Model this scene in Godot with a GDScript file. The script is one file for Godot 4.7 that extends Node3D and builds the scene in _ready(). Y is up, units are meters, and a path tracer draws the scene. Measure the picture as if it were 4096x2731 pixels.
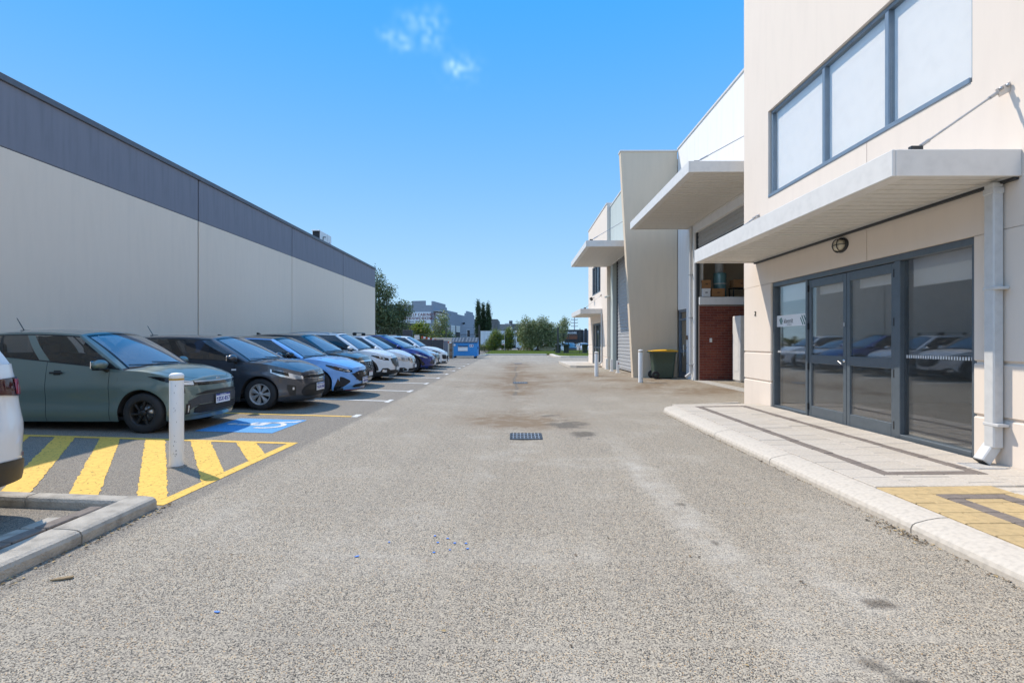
extends Node3D
# A driveway between warehouse units: parked cars on one side, office fronts on the other.
# World: y up, metres; the eye stands at the origin and looks along -Z. d = distance ahead = -Z.

const EYE := 1.365
var taken := {}
var M := {}
var tex := {}
var rng := RandomNumberGenerator.new()

func V(x: float, y: float, d: float) -> Vector3:
	return Vector3(x, y, -d)

func lin(r: float, g: float, b: float) -> Color:
	return Color(r, g, b).linear_to_srgb()

# ---------------------------------------------------------------- names
func called(parent: Node, n: String) -> String:
	var key := str(parent.get_instance_id()) + "/" + n
	var k: int = taken.get(key, 0)
	taken[key] = k + 1
	return n if k == 0 else "%s_%03d" % [n, k]

func thing(n: String, label: String, category: String, at := Vector3.ZERO, group := "", turn := 0.0) -> Node3D:
	var o := Node3D.new()
	o.name = called(self, n)
	add_child(o)
	o.position = at
	o.rotation.y = turn
	tag(o, label, category, group)
	return o

func tag(o: Node, label: String, category: String, group := "") -> void:
	o.set_meta("label", label)
	o.set_meta("category", category)
	if group != "":
		o.set_meta("group", group)

func kind(o: Node, k: String) -> Node:
	o.set_meta("kind", k)
	return o

func part(parent: Node, n: String, mesh: Mesh, m: Material, at := Vector3.ZERO, rot := Vector3.ZERO) -> MeshInstance3D:
	var o := MeshInstance3D.new()
	o.mesh = mesh
	o.material_override = m
	o.name = called(parent, n)
	parent.add_child(o)
	o.position = at
	o.rotation = rot
	return o

# ---------------------------------------------------------------- textures and materials
func noise_tex(key: String, freq: float, type: int, ramp: Array, size := 512, normal := 0.0, octaves := 4, ret := -1) -> NoiseTexture2D:
	if tex.has(key):
		return tex[key]
	var n := FastNoiseLite.new()
	n.seed = key.hash() % 10000
	n.noise_type = type
	n.frequency = freq
	n.fractal_octaves = octaves
	if octaves <= 1:
		n.fractal_type = FastNoiseLite.FRACTAL_NONE
	if ret >= 0:
		n.cellular_return_type = ret
		n.cellular_jitter = 1.0
	var t := NoiseTexture2D.new()
	t.width = size
	t.height = size
	t.seamless = true
	t.noise = n
	if normal > 0.0:
		t.as_normal_map = true
		t.bump_strength = normal
	elif ramp.size() > 0:
		var g := Gradient.new()
		var offs := PackedFloat32Array()
		var cols := PackedColorArray()
		for r in ramp:
			offs.append(r[0])
			cols.append(r[1])
		g.offsets = offs
		g.colors = cols
		t.color_ramp = g
	tex[key] = t
	return t

func g1(v: float) -> Color:
	return Color(v, v, v)

func mat(key: String, c: Color, rough := 0.7, metal := 0.0) -> StandardMaterial3D:
	if M.has(key):
		return M[key]
	var m := StandardMaterial3D.new()
	m.resource_name = key
	m.albedo_color = c.linear_to_srgb()
	m.roughness = rough
	m.metallic = metal
	M[key] = m
	return m

# plastered / concrete / metal sheet surfaces: low contrast mottling and a fine relief, in world space
func surf(key: String, c: Color, rough: float, contrast: float, tile: float, relief := 0.3, metal := 0.0) -> StandardMaterial3D:
	if M.has(key):
		return M[key]
	var m := mat(key, c, rough, metal)
	m.albedo_texture = noise_tex("mottle%.2f" % contrast, 0.012, FastNoiseLite.TYPE_SIMPLEX_SMOOTH, [[0.0, g1(1.0 - contrast)], [0.45, g1(1.0 - contrast * 0.35)], [1.0, g1(1.0)]], 512, 0.0, 6)
	m.uv1_triplanar = true
	m.uv1_world_triplanar = true
	m.uv1_scale = Vector3.ONE / tile
	if relief > 0.0:
		m.normal_enabled = true
		m.normal_scale = relief
		m.normal_texture = noise_tex("grainy", 0.09, FastNoiseLite.TYPE_SIMPLEX, [], 512, 3.0, 3)
	return m

func paint(key: String, c: Color, metal := 0.0, rough := 0.4) -> StandardMaterial3D:
	if M.has(key):
		return M[key]
	var m := mat(key, c, rough, metal)
	m.clearcoat_enabled = true
	m.clearcoat = 1.0
	m.clearcoat_roughness = 0.03
	return m

func glass(key: String, c: Color, alpha: float) -> StandardMaterial3D:
	if M.has(key):
		return M[key]
	var m := mat(key, c, 0.02, 0.0)
	m.transparency = BaseMaterial3D.TRANSPARENCY_ALPHA
	m.albedo_color.a = alpha
	m.metallic_specular = 0.8
	return m

# ---------------------------------------------------------------- meshes
func st_new(smooth := false) -> SurfaceTool:
	var st := SurfaceTool.new()
	st.begin(Mesh.PRIMITIVE_TRIANGLES)
	st.set_smooth_group(0 if smooth else -1)
	return st

func done(st: SurfaceTool) -> ArrayMesh:
	st.generate_normals()
	return st.commit()

func quad(st: SurfaceTool, a: Vector3, b: Vector3, c: Vector3, d: Vector3) -> void:
	st.add_vertex(a); st.add_vertex(b); st.add_vertex(c)
	st.add_vertex(a); st.add_vertex(c); st.add_vertex(d)

# rows of equally long point lists -> sheet
func sheet(st: SurfaceTool, rows: Array) -> void:
	for i in rows.size() - 1:
		var p: PackedVector3Array = rows[i]
		var q: PackedVector3Array = rows[i + 1]
		for j in p.size() - 1:
			quad(st, p[j], p[j + 1], q[j + 1], q[j])

func box_st(st: SurfaceTool, lo: Vector3, hi: Vector3) -> void:
	var a := lo
	var b := hi
	quad(st, Vector3(a.x, a.y, b.z), Vector3(a.x, b.y, b.z), Vector3(b.x, b.y, b.z), Vector3(b.x, a.y, b.z))
	quad(st, Vector3(b.x, a.y, a.z), Vector3(b.x, b.y, a.z), Vector3(a.x, b.y, a.z), Vector3(a.x, a.y, a.z))
	quad(st, Vector3(a.x, a.y, a.z), Vector3(a.x, b.y, a.z), Vector3(a.x, b.y, b.z), Vector3(a.x, a.y, b.z))
	quad(st, Vector3(b.x, a.y, b.z), Vector3(b.x, b.y, b.z), Vector3(b.x, b.y, a.z), Vector3(b.x, a.y, a.z))
	quad(st, Vector3(a.x, b.y, b.z), Vector3(a.x, b.y, a.z), Vector3(b.x, b.y, a.z), Vector3(b.x, b.y, b.z))
	quad(st, Vector3(a.x, a.y, a.z), Vector3(a.x, a.y, b.z), Vector3(b.x, a.y, b.z), Vector3(b.x, a.y, a.z))

# box with chamfered edges, centred on the origin
var box_cache := {}
func cbox(s: Vector3, c := 0.0) -> Mesh:
	var key := "%.4f %.4f %.4f %.4f" % [s.x, s.y, s.z, c]
	if box_cache.has(key):
		return box_cache[key]
	var h := s / 2.0
	var st := st_new()
	if c <= 0.0:
		box_st(st, -h, h)
	else:
		c = minf(c, minf(h.x, minf(h.y, h.z)) * 0.95)
		for ax in 3:
			var bx := (ax + 1) % 3
			var cx := (ax + 2) % 3
			for s1 in [-1.0, 1.0]:
				var pts := []
				for k in [[-1, -1], [1, -1], [1, 1], [-1, 1]]:
					var p := Vector3.ZERO
					p[ax] = h[ax] * s1
					p[bx] = (h[bx] - c) * k[0]
					p[cx] = (h[cx] - c) * k[1]
					pts.append(p)
				if s1 < 0:
					quad(st, pts[0], pts[1], pts[2], pts[3])
				else:
					quad(st, pts[3], pts[2], pts[1], pts[0])
			for s1 in [-1.0, 1.0]:
				for s2 in [-1.0, 1.0]:
					var e := []
					for k in [[0, -1], [0, 1], [1, 1], [1, -1]]:
						var p := Vector3.ZERO
						p[cx] = (h[cx] - c) * k[1]
						p[ax] = (h[ax] if k[0] == 0 else h[ax] - c) * s1
						p[bx] = (h[bx] - c if k[0] == 0 else h[bx]) * s2
						e.append(p)
					if s1 * s2 > 0:
						quad(st, e[3], e[2], e[1], e[0])
					else:
						quad(st, e[0], e[1], e[2], e[3])
		for sx in [-1.0, 1.0]:
			for sy in [-1.0, 1.0]:
				for sz in [-1.0, 1.0]:
					var a := Vector3(h.x * sx, (h.y - c) * sy, (h.z - c) * sz)
					var b := Vector3((h.x - c) * sx, h.y * sy, (h.z - c) * sz)
					var d := Vector3((h.x - c) * sx, (h.y - c) * sy, h.z * sz)
					if sx * sy * sz < 0:
						st.add_vertex(a); st.add_vertex(b); st.add_vertex(d)
					else:
						st.add_vertex(a); st.add_vertex(d); st.add_vertex(b)
	var m := done(st)
	box_cache[key] = m
	return m

# box given by its two corners (x, y, d): returns a part
func bx(parent: Node, n: String, m: Material, x0: float, x1: float, y0: float, y1: float, d0: float, d1: float, c := 0.0) -> MeshInstance3D:
	var s := Vector3(absf(x1 - x0), absf(y1 - y0), absf(d1 - d0))
	var at := V((x0 + x1) / 2.0, (y0 + y1) / 2.0, (d0 + d1) / 2.0)
	var base := Vector3.ZERO
	if parent is Node3D and parent != self:
		base = (parent as Node3D).position
		if parent.get_parent() is Node3D and parent.get_parent() != self:
			base += (parent.get_parent() as Node3D).position
	return part(parent, n, cbox(s, c), m, at - base)

func tube_st(st: SurfaceTool, a: Vector3, b: Vector3, r0: float, r1 := -1.0, sides := 8, caps := true) -> void:
	if r1 < 0.0:
		r1 = r0
	var dir := (b - a).normalized()
	var u := dir.cross(Vector3.UP if absf(dir.y) < 0.9 else Vector3.RIGHT).normalized()
	var w := dir.cross(u)
	for i in sides:
		var t0 := TAU * i / sides
		var t1 := TAU * (i + 1) / sides
		var e0 := u * cos(t0) + w * sin(t0)
		var e1 := u * cos(t1) + w * sin(t1)
		quad(st, a + e0 * r0, b + e0 * r1, b + e1 * r1, a + e1 * r0)
		if caps:
			st.add_vertex(a); st.add_vertex(a + e0 * r0); st.add_vertex(a + e1 * r0)
			st.add_vertex(b); st.add_vertex(b + e1 * r1); st.add_vertex(b + e0 * r1)

func tube(a: Vector3, b: Vector3, r0: float, r1 := -1.0, sides := 10) -> ArrayMesh:
	var st := st_new()
	tube_st(st, a, b, r0, r1, sides)
	return done(st)

# lathe about y: profile of (r, y)
func lathe(prof: Array, sides := 24, smooth := true) -> ArrayMesh:
	var st := st_new(smooth)
	var rows := []
	for p in prof:
		var row := PackedVector3Array()
		for i in sides + 1:
			var t := TAU * (i % sides) / sides
			row.append(Vector3(p[0] * cos(t), p[1], p[0] * sin(t)))
		rows.append(row)
	sheet(st, rows)
	return done(st)

# flat polygon (x, d) extruded upwards from y0 to y1
func prism(pts: PackedVector2Array, y0: float, y1: float, chamfer := 0.0) -> ArrayMesh:
	var st := st_new()
	var tri := Geometry2D.triangulate_polygon(pts)
	for i in range(0, tri.size(), 3):
		for k in 3:
			var p := pts[tri[i + k]]
			st.add_vertex(V(p.x, y1, p.y))
	for i in pts.size():
		var p := pts[i]
		var q := pts[(i + 1) % pts.size()]
		quad(st, V(p.x, y0, p.y), V(q.x, y0, q.y), V(q.x, y1, q.y), V(p.x, y1, p.y))
	return done(st)

# polygon in a plane through o with axes u, v extruded by depth along n
func slab(o: Vector3, u: Vector3, v: Vector3, n: Vector3, pts: PackedVector2Array) -> ArrayMesh:
	var st := st_new()
	var tri := Geometry2D.triangulate_polygon(pts)
	for i in range(0, tri.size(), 3):
		for k in 3:
			st.add_vertex(o + u * pts[tri[i + k]].x + v * pts[tri[i + k]].y + n)
		for k in 3:
			st.add_vertex(o + u * pts[tri[i + 2 - k]].x + v * pts[tri[i + 2 - k]].y)
	for i in pts.size():
		var p := o + u * pts[i].x + v * pts[i].y
		var j := (i + 1) % pts.size()
		var q := o + u * pts[j].x + v * pts[j].y
		quad(st, p, q, q + n, p + n)
	return done(st)

func text(s: String, size: float, depth := 0.004, font := "Droid Sans", bold := 700) -> TextMesh:
	var t := TextMesh.new()
	var f := SystemFont.new()
	f.font_names = PackedStringArray([font])
	f.font_weight = bold
	t.font = f
	t.text = s
	t.font_size = 32
	t.pixel_size = size / 32.0
	t.depth = depth
	t.curve_step = 2.0
	return t

# height of the sealed yard: it falls from both sides to a line of drains
func gy(x: float, d: float) -> float:
	var xx := clampf(x, -10.0, 7.0)
	var y := -0.08 + (0.0275 * (0.1 - xx) if xx < 0.1 else 0.025 * (xx - 0.1))
	return lerpf(y, 0.0, clampf((d - 36.0) / 12.0, 0.0, 1.0))

func _ready() -> void:
	rng.seed = 20240611
	camera_sky_sun()
	materials()
	yard()
	markings()
	kerbs_and_paving()
	left_warehouse()
	office_unit()
	workshop_unit()
	far_unit()
	yard_furniture()
	cars()
	background()
	print("objects: ", get_child_count())

func camera_sky_sun() -> void:
	var cam := Camera3D.new()
	cam.name = "camera"
	cam.position = Vector3(0, EYE, 0)
	cam.rotation.y = 0.00935
	cam.fov = 67.38
	cam.near = 0.05
	cam.far = 3000.0
	add_child(cam)
	cam.current = true
	var sun := DirectionalLight3D.new()
	sun.name = "sun"
	add_child(sun)
	sun.look_at_from_position(Vector3.ZERO, Vector3(0.5, -0.76, 0.35))
	sun.light_energy = 1.4
	sun.light_color = Color(1.0, 0.955, 0.89)
	sun.light_angular_distance = 0.5
	sun.shadow_enabled = true
	var sky := ProceduralSkyMaterial.new()
	sky.sky_top_color = lin(0.018, 0.36, 0.98)
	sky.sky_horizon_color = lin(0.58, 0.825, 0.99)
	sky.sky_curve = 0.21
	sky.ground_bottom_color = lin(0.30, 0.28, 0.25)
	sky.ground_horizon_color = lin(0.42, 0.42, 0.40)
	sky.sun_angle_max = 8.0
	sky.sky_cover = clouds()
	sky.sky_cover_modulate = Color(1, 1, 1)
	var env := Environment.new()
	env.background_mode = Environment.BG_SKY
	env.sky = Sky.new()
	env.sky.sky_material = sky
	env.tonemap_mode = Environment.TONE_MAPPER_LINEAR
	env.tonemap_exposure = 1.07
	env.sdfgi_enabled = true
	env.ssao_enabled = true
	env.ssil_enabled = true
	var we := WorldEnvironment.new()
	we.name = "world_environment"
	we.environment = env
	add_child(we)

# wisps ahead, and the broken cloud that the panes and windscreens mirror
func clouds() -> ImageTexture:
	var w := 1024
	var h := 512
	var im := Image.create(w, h, false, Image.FORMAT_RGBA8)
	var n := FastNoiseLite.new()
	n.seed = 77
	n.frequency = 1.7
	n.fractal_octaves = 6
	n.fractal_gain = 0.55
	var n2 := FastNoiseLite.new()
	n2.seed = 12
	n2.frequency = 9.0
	n2.fractal_octaves = 5
	n2.fractal_gain = 0.6
	# small puffs: (azimuth right of straight ahead, elevation, half width, half height) in degrees
	var puffs := [[-11.7, 31.6, 1.2, 0.7], [-9.3, 31.9, 1.2, 0.8], [-14.0, 30.2, 1.0, 0.5], [-12.6, 29.6, 1.1, 0.6], [-9.6, 30.3, 1.3, 0.8], [-6.2, 28.0, 1.7, 1.0], [-7.2, 27.6, 0.8, 0.9]]
	for y in h / 2:
		var el := PI * (0.5 - (y + 0.5) / h)
		for x in w:
			# the texture's first column looks along -Z
			var az := wrapf(TAU * (x + 0.5) / w, -PI, PI)
			var dir := Vector3(sin(az) * cos(el), sin(el), -cos(az) * cos(el))
			var p := dir / (dir.y + 0.12)
			var v := n.get_noise_3d(p.x * 0.75, 0.3, p.z * 0.55) * 0.5 + 0.5
			var away := smoothstep(0.70, 0.35, dir.dot(Vector3(-0.04, 0.12, -0.99)))
			var a := clampf((v - 0.33) * 2.4, 0.0, 1.0) * away * 0.8
			if el > 0.44 and el < 0.6 and absf(az) < 0.35:
				for q in puffs:
					var dx: float = (rad_to_deg(az) - q[0]) / q[2]
					var dy: float = (rad_to_deg(el) - q[1]) / q[3]
					var f := exp(-(dx * dx + dy * dy))
					a += clampf(f * (0.35 + 2.2 * n2.get_noise_3d(dir.x * 7.0, dir.y * 11.0, 3.0)), 0.0, 1.0) * 0.34
			im.set_pixel(x, y, Color(0.92, 0.93, 0.95, clampf(a, 0.0, 0.9)))
	return ImageTexture.create_from_image(im)

func materials() -> void:
	var a := mat("asphalt", Color(0.565, 0.53, 0.47), 0.93)
	a.albedo_texture = noise_tex("chips", 0.19, FastNoiseLite.TYPE_CELLULAR, [[0.0, g1(0.26)], [0.16, Color(0.46, 0.45, 0.43)], [0.38, Color(0.74, 0.715, 0.68)], [0.7, Color(0.86, 0.83, 0.78)], [0.94, Color(0.97, 0.94, 0.88)], [1.0, Color(0.92, 0.76, 0.56)]], 1024, 0.0, 1, FastNoiseLite.RETURN_CELL_VALUE)
	a.normal_enabled = true
	a.normal_scale = 0.3
	a.normal_texture = noise_tex("chip_relief", 0.19, FastNoiseLite.TYPE_CELLULAR, [], 1024, 5.0, 1, FastNoiseLite.RETURN_DISTANCE)
	a.detail_enabled = true
	a.detail_uv_layer = BaseMaterial3D.DETAIL_UV_2
	a.detail_blend_mode = BaseMaterial3D.BLEND_MODE_MIX
	a.detail_albedo = yard_stains()
	surf("cream_wall", Color(0.775, 0.675, 0.575), 0.85, 0.02, 3.1, 0.04)
	surf("left_cream", Color(0.88, 0.725, 0.57), 0.88, 0.02, 5.7, 0.03)
	surf("left_grey", Color(0.235, 0.235, 0.265), 0.8, 0.08, 5.3, 0.03)
	surf("capping", Color(0.14, 0.145, 0.16), 0.55, 0.1, 1.0, 0.0, 0.2)
	surf("white_wall", Color(0.83, 0.825, 0.81), 0.82, 0.04, 2.9, 0.03)
	surf("fin_wall", Color(0.68, 0.56, 0.415), 0.88, 0.03, 4.3, 0.05)
	surf("green_wall", Color(0.50, 0.55, 0.52), 0.85, 0.05, 2.3, 0.04)
	surf("teal_trim", Color(0.24, 0.32, 0.32), 0.7, 0.06, 2.0, 0.05)
	surf("metal_white", Color(0.735, 0.71, 0.665), 0.45, 0.05, 1.3, 0.0)
	surf("soffit", Color(0.70, 0.67, 0.61), 0.65, 0.06, 0.8, 0.0)
	surf("concrete", Color(0.50, 0.475, 0.43), 0.9, 0.22, 0.9, 0.5)
	surf("kerb", Color(0.62, 0.555, 0.465), 0.92, 0.14, 0.35, 0.7)
	surf("kerb_old", Color(0.50, 0.45, 0.375), 0.95, 0.25, 1.1, 0.7)
	surf("paver_light", Color(0.61, 0.545, 0.46), 0.95, 0.13, 0.22, 0.9)
	surf("paver_light_b", Color(0.585, 0.52, 0.435), 0.95, 0.13, 0.2, 0.9)
	surf("paver_brown", Color(0.235, 0.195, 0.165), 0.95, 0.2, 0.5, 0.8)
	surf("paver_yellow", Color(0.57, 0.415, 0.205), 0.95, 0.16, 0.5, 0.7)
	surf("paver_yellow_b", Color(0.535, 0.39, 0.195), 0.95, 0.16, 0.45, 0.7)
	surf("sand_joint", Color(0.30, 0.26, 0.21), 0.98, 0.3, 0.3, 0.6)
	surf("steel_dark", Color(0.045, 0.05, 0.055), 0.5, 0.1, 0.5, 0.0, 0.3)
	surf("frame_grey", Color(0.125, 0.15, 0.17), 0.42, 0.08, 0.9, 0.0, 0.35)
	surf("galvanised", Color(0.50, 0.51, 0.52), 0.42, 0.14, 0.6, 0.0, 0.7)
	surf("roller", Color(0.47, 0.475, 0.48), 0.5, 0.06, 1.1, 0.0, 0.15)
	surf("roller_beige", Color(0.42, 0.40, 0.37), 0.55, 0.06, 1.1, 0.0, 0.1)
	surf("downpipe", Color(0.61, 0.605, 0.585), 0.5, 0.06, 0.8, 0.0)
	surf("inside_wall", Color(0.66, 0.65, 0.62), 0.9, 0.05, 2.0, 0.0)
	surf("inside_dark", Color(0.66, 0.65, 0.62), 0.9, 0.1, 2.0, 0.0)
	surf("room_floor", Color(0.30, 0.29, 0.27), 0.8, 0.1, 2.0, 0.0)
	surf("brick_a", Color(0.26, 0.066, 0.042), 0.92, 0.25, 0.3, 0.7)
	surf("brick_b", Color(0.225, 0.057, 0.039), 0.92, 0.25, 0.26, 0.7)
	surf("brick_c", Color(0.28, 0.082, 0.05), 0.92, 0.25, 0.33, 0.7)
	surf("mortar", Color(0.33, 0.25, 0.21), 0.95, 0.2, 0.2, 0.6)
	# rain marks run down: stretch the mottling
	for k in [["left_cream", 1.5], ["left_grey", 1.1], ["fin_wall", 1.6], ["cream_wall", 1.7], ["white_wall", 1.9], ["green_wall", 1.3]]:
		M[k[0]].uv1_scale = Vector3(1.0 / k[1], 1.0 / 11.0, 1.0 / k[1])
		M[k[0]].normal_enabled = false
	worn("line_white", Color(0.74, 0.73, 0.69), 0.16)
	worn("line_yellow", Color(0.82, 0.50, 0.085), 0.0)
	worn("line_blue", Color(0.09, 0.34, 0.66), 0.14)
	mat("bollard_white", Color(0.80, 0.79, 0.76), 0.55)
	mat("tape_gold", Color(0.45, 0.26, 0.03), 0.5)
	mat("rubber", Color(0.022, 0.022, 0.023), 0.75)
	mat("black_plastic", Color(0.016, 0.017, 0.018), 0.42)
	mat("black_gloss", Color(0.008, 0.008, 0.009), 0.08)
	mat("void", Color(0.022, 0.022, 0.023), 0.8)
	mat("sealant", Color(0.075, 0.073, 0.07), 0.8)
	mat("chrome", Color(0.78, 0.78, 0.79), 0.12, 1.0)
	mat("silver", Color(0.52, 0.53, 0.54), 0.3, 0.8)
	mat("alloy", Color(0.40, 0.40, 0.41), 0.38, 0.7)
	mat("white_plastic", Color(0.75, 0.75, 0.73), 0.5)
	mat("lens", Color(0.62, 0.65, 0.68), 0.1, 0.55)
	mat("amber", Color(0.7, 0.25, 0.02), 0.3)
	mat("tail_red", Color(0.30, 0.008, 0.012), 0.1)
	mat("tail_dark", Color(0.05, 0.006, 0.01), 0.06)
	mat("seat", Color(0.03, 0.029, 0.028), 0.9)
	mat("dash", Color(0.02, 0.02, 0.021), 0.85)
	mat("ink_blue", Color(0.03, 0.03, 0.24), 0.6)
	mat("ink_black", Color(0.02, 0.02, 0.025), 0.6)
	mat("ink_red", Color(0.35, 0.02, 0.02), 0.6)
	mat("sign_white", Color(0.78, 0.78, 0.78), 0.5)
	mat("blind", Color(0.78, 0.78, 0.75), 0.9)
	glass("car_glass", Color(0.012, 0.016, 0.016), 0.42)
	glass("car_glass_dark", Color(0.010, 0.011, 0.012), 0.74)
	var ws := glass("windscreen", Color(0.33, 0.345, 0.36), 0.45)
	ws.metallic = 0.5
	ws.clearcoat_enabled = true
	ws.clearcoat = 1.0
	ws.clearcoat_roughness = 0.02
	glass("pane", Color(0.10, 0.11, 0.11), 0.06)
	glass("pane_upper", Color(0.5, 0.52, 0.52), 0.02)

# road paint: cracked and rubbed, the seal shows through as dark chips
func worn(key: String, c: Color, gaps: float) -> void:
	var m := mat(key, c, 0.8)
	m.albedo_texture = noise_tex("worn%.2f" % gaps, 0.05, FastNoiseLite.TYPE_SIMPLEX, [[0.0, g1(0.30)], [gaps, g1(0.42)], [gaps + 0.07, g1(0.88)], [0.7, g1(0.97)], [1.0, g1(1.0)]], 512, 0.0, 5)
	if gaps == 0.0:
		# dried paint film, broken into scales
		m.albedo_texture = noise_tex("crazed", 0.02, FastNoiseLite.TYPE_CELLULAR, [[0.0, g1(0.28)], [0.045, g1(0.5)], [0.10, g1(0.95)], [0.6, g1(1.0)], [1.0, g1(0.96)]], 1024, 0.0, 3, FastNoiseLite.RETURN_DISTANCE2_SUB)
	m.uv1_triplanar = true
	m.uv1_world_triplanar = true
	m.uv1_scale = Vector3.ONE / (1.9 if gaps == 0.0 else 0.9)

func blob(x: float, d: float, cx: float, cd: float, rx: float, rd: float) -> float:
	var u := (x - cx) / rx
	var v := (d - cd) / rd
	return exp(-(u * u + v * v))

# silt, oil and patches of fresher or paler seal, where the photograph has them
func yard_stains() -> ImageTexture:
	var w := 450
	var h := 1040
	var im := Image.create(w, h, false, Image.FORMAT_RGBA8)
	var n := FastNoiseLite.new()
	n.seed = 5
	n.frequency = 0.55
	n.fractal_octaves = 5
	var f := FastNoiseLite.new()
	f.seed = 9
	f.frequency = 3.2
	f.fractal_octaves = 4
	var silt := [[0.0, 9.6, 0.9, 0.75], [0.2, 9.0, 0.6, 0.5], [-0.1, 16.6, 1.4, 0.8], [-0.05, 15.0, 0.5, 1.6], [0.0, 21.0, 1.5, 1.6], [0.05, 26.0, 0.6, 4.0], [0.1, 31.5, 0.9, 3.0], [0.0, 23.0, 0.35, 9.0], [3.9, 15.0, 1.9, 0.9], [5.0, 13.6, 1.2, 0.8], [3.2, 21.0, 1.6, 1.4], [2.2, 18.0, 2.4, 0.6], [4.6, 17.0, 0.8, 1.2]]
	var oil := [[0.86, 8.75, 0.30, 0.42], [1.02, 7.85, 0.22, 0.26], [1.05, 7.5, 0.09, 0.08], [0.66, 9.9, 0.18, 0.1], [0.86, 8.98, 0.12, 0.07], [1.95, 2.75, 0.09, 0.05], [1.62, 2.55, 0.045, 0.03], [1.62, 2.4, 0.05, 0.03], [1.43, 4.45, 0.075, 0.05], [1.40, 3.6, 0.035, 0.03], [1.55, 2.25, 0.07, 0.035], [1.33, 2.12, 0.05, 0.03], [-1.8, 15.6, 0.2, 0.1], [1.62, 2.14, 0.10, 0.03]]
	for j in h:
		var d := 52.0 * (j + 0.5) / h
		for i in w:
			var x := -11.0 + 22.0 * (i + 0.5) / w
			var big := n.get_noise_2d(x, d)
			var fine := f.get_noise_2d(x, d)
			var c := Color(0.5, 0.5, 0.5)
			var al := 0.0
			# the bays: a newer, darker seal up to a straight joint
			var bay := smoothstep(-2.72, -2.80, x + 0.02 * fine)
			c = Color(0.33, 0.325, 0.32)
			al = bay * 0.40 + clampf(big * 0.16 + fine * 0.08, 0.0, 0.16) * (1.0 - bay)
			# paler wheel tracks rubbed by traffic
			var pale := clampf(0.26 * blob(x, d, 1.35, 4.6, 0.16, 2.6) + 0.15 * blob(x, d, 1.9, 3.0, 0.3, 0.5) + 0.3 * clampf(-big - 0.1, 0.0, 0.3), 0.0, 0.4) * (1.0 - bay) * (0.7 + fine)
			if pale > al:
				c = Color(0.83, 0.81, 0.77)
				al = pale
			var s := 0.0
			for q in silt:
				s += blob(x, d, q[0], q[1], q[2] * 1.25, q[3] * 1.25)
			s = clampf(s * (0.62 + 0.9 * big + 0.7 * fine), 0.0, 1.0) * 0.92
			if s > al * 0.8:
				c = c.lerp(Color(0.48, 0.405, 0.315), clampf(s / (al + 0.01), 0.0, 1.0))
				al = maxf(al, s)
			var o := 0.0
			for q in oil:
				o = maxf(o, blob(x, d, q[0], q[1], q[2], q[3]))
			o = clampf(smoothstep(0.25, 0.75, o + 0.55 * fine), 0.0, 1.0) * step_f(o, 0.12)
			if o > 0.02:
				c = c.lerp(Color(0.22, 0.20, 0.18), o)
				al = lerpf(al, 0.62, o)
			var crack := absf(x + 0.05 - 0.05 * sin(d * 0.9) - 0.04 * fine)
			if d > 13.0 and d < 31.0 and crack < 0.03 and big > -0.25:
				c = Color(0.20, 0.18, 0.16)
				al = 0.55
			im.set_pixel(i, j, Color(c.r, c.g, c.b, al))
	return ImageTexture.create_from_image(im)

func step_f(v: float, edge: float) -> float:
	return 1.0 if v > edge else 0.0

# ---------------------------------------------------------------- ground
func yard() -> void:
	var far := st_new()
	quad(far, Vector3(-900, -0.25, 60), Vector3(-900, -0.25, -1500), Vector3(900, -0.25, -1500), Vector3(900, -0.25, 60))
	kind(part(self, "ground", done(far), surf("far_ground", Color(0.20, 0.185, 0.16), 0.95, 0.35, 9.0, 0.0)), "structure")
	var xs := [-40.0, -14.0, -10.0, -8.0, -6.0, -4.0, -2.0, -1.0, 0.1, 1.0, 2.0, 3.0, 4.0, 5.0, 6.0, 7.0, 12.0, 40.0]
	var ds := [-14.0, -4.0, 0.0, 2.0, 4.0, 6.0, 8.0, 10.0, 14.0, 18.0, 22.0, 26.0, 30.0, 34.0, 36.0, 39.0, 42.0, 45.0, 48.0, 51.2]
	var st := st_new()
	for i in xs.size() - 1:
		for j in ds.size() - 1:
			for k in [[0, 0], [0, 1], [1, 1], [0, 0], [1, 1], [1, 0]]:
				var x: float = xs[i + k[0]]
				var d: float = ds[j + k[1]]
				st.set_uv(Vector2(x, d) / 0.95)
				st.set_uv2(Vector2((x + 11.0) / 22.0, d / 52.0))
				st.add_vertex(V(x, gy(x, d), d))
	st.generate_normals()
	st.generate_tangents()
	kind(part(self, "driveway", st.commit(), M.asphalt), "structure")

# a flat mark that lies on the sealed yard: strip from a to b (x, d) of a width
func strip(parent: Node, n: String, m: Material, a: Vector2, b: Vector2, w: float, lift := 0.004) -> MeshInstance3D:
	var dir := (b - a).normalized()
	var side := Vector2(-dir.y, dir.x) * w / 2.0
	var st := st_new()
	var steps := maxi(1, int((b - a).length() / 0.5))
	for i in steps:
		var p := a.lerp(b, float(i) / steps)
		var q := a.lerp(b, float(i + 1) / steps)
		var c := [p + side, q + side, q - side, p - side]
		var e := []
		for k in c:
			e.append(V(k.x, gy(k.x, k.y) + lift, k.y))
		quad(st, e[0], e[1], e[2], e[3])
	return part(parent, n, done(st), m)

func flat(parent: Node, n: String, m: Material, pts: PackedVector2Array, lift := 0.004) -> MeshInstance3D:
	var st := st_new()
	var tri := Geometry2D.triangulate_polygon(pts)
	for i in tri:
		st.add_vertex(V(pts[i].x, gy(pts[i].x, pts[i].y) + lift, pts[i].y))
	return part(parent, n, done(st), m)

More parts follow.
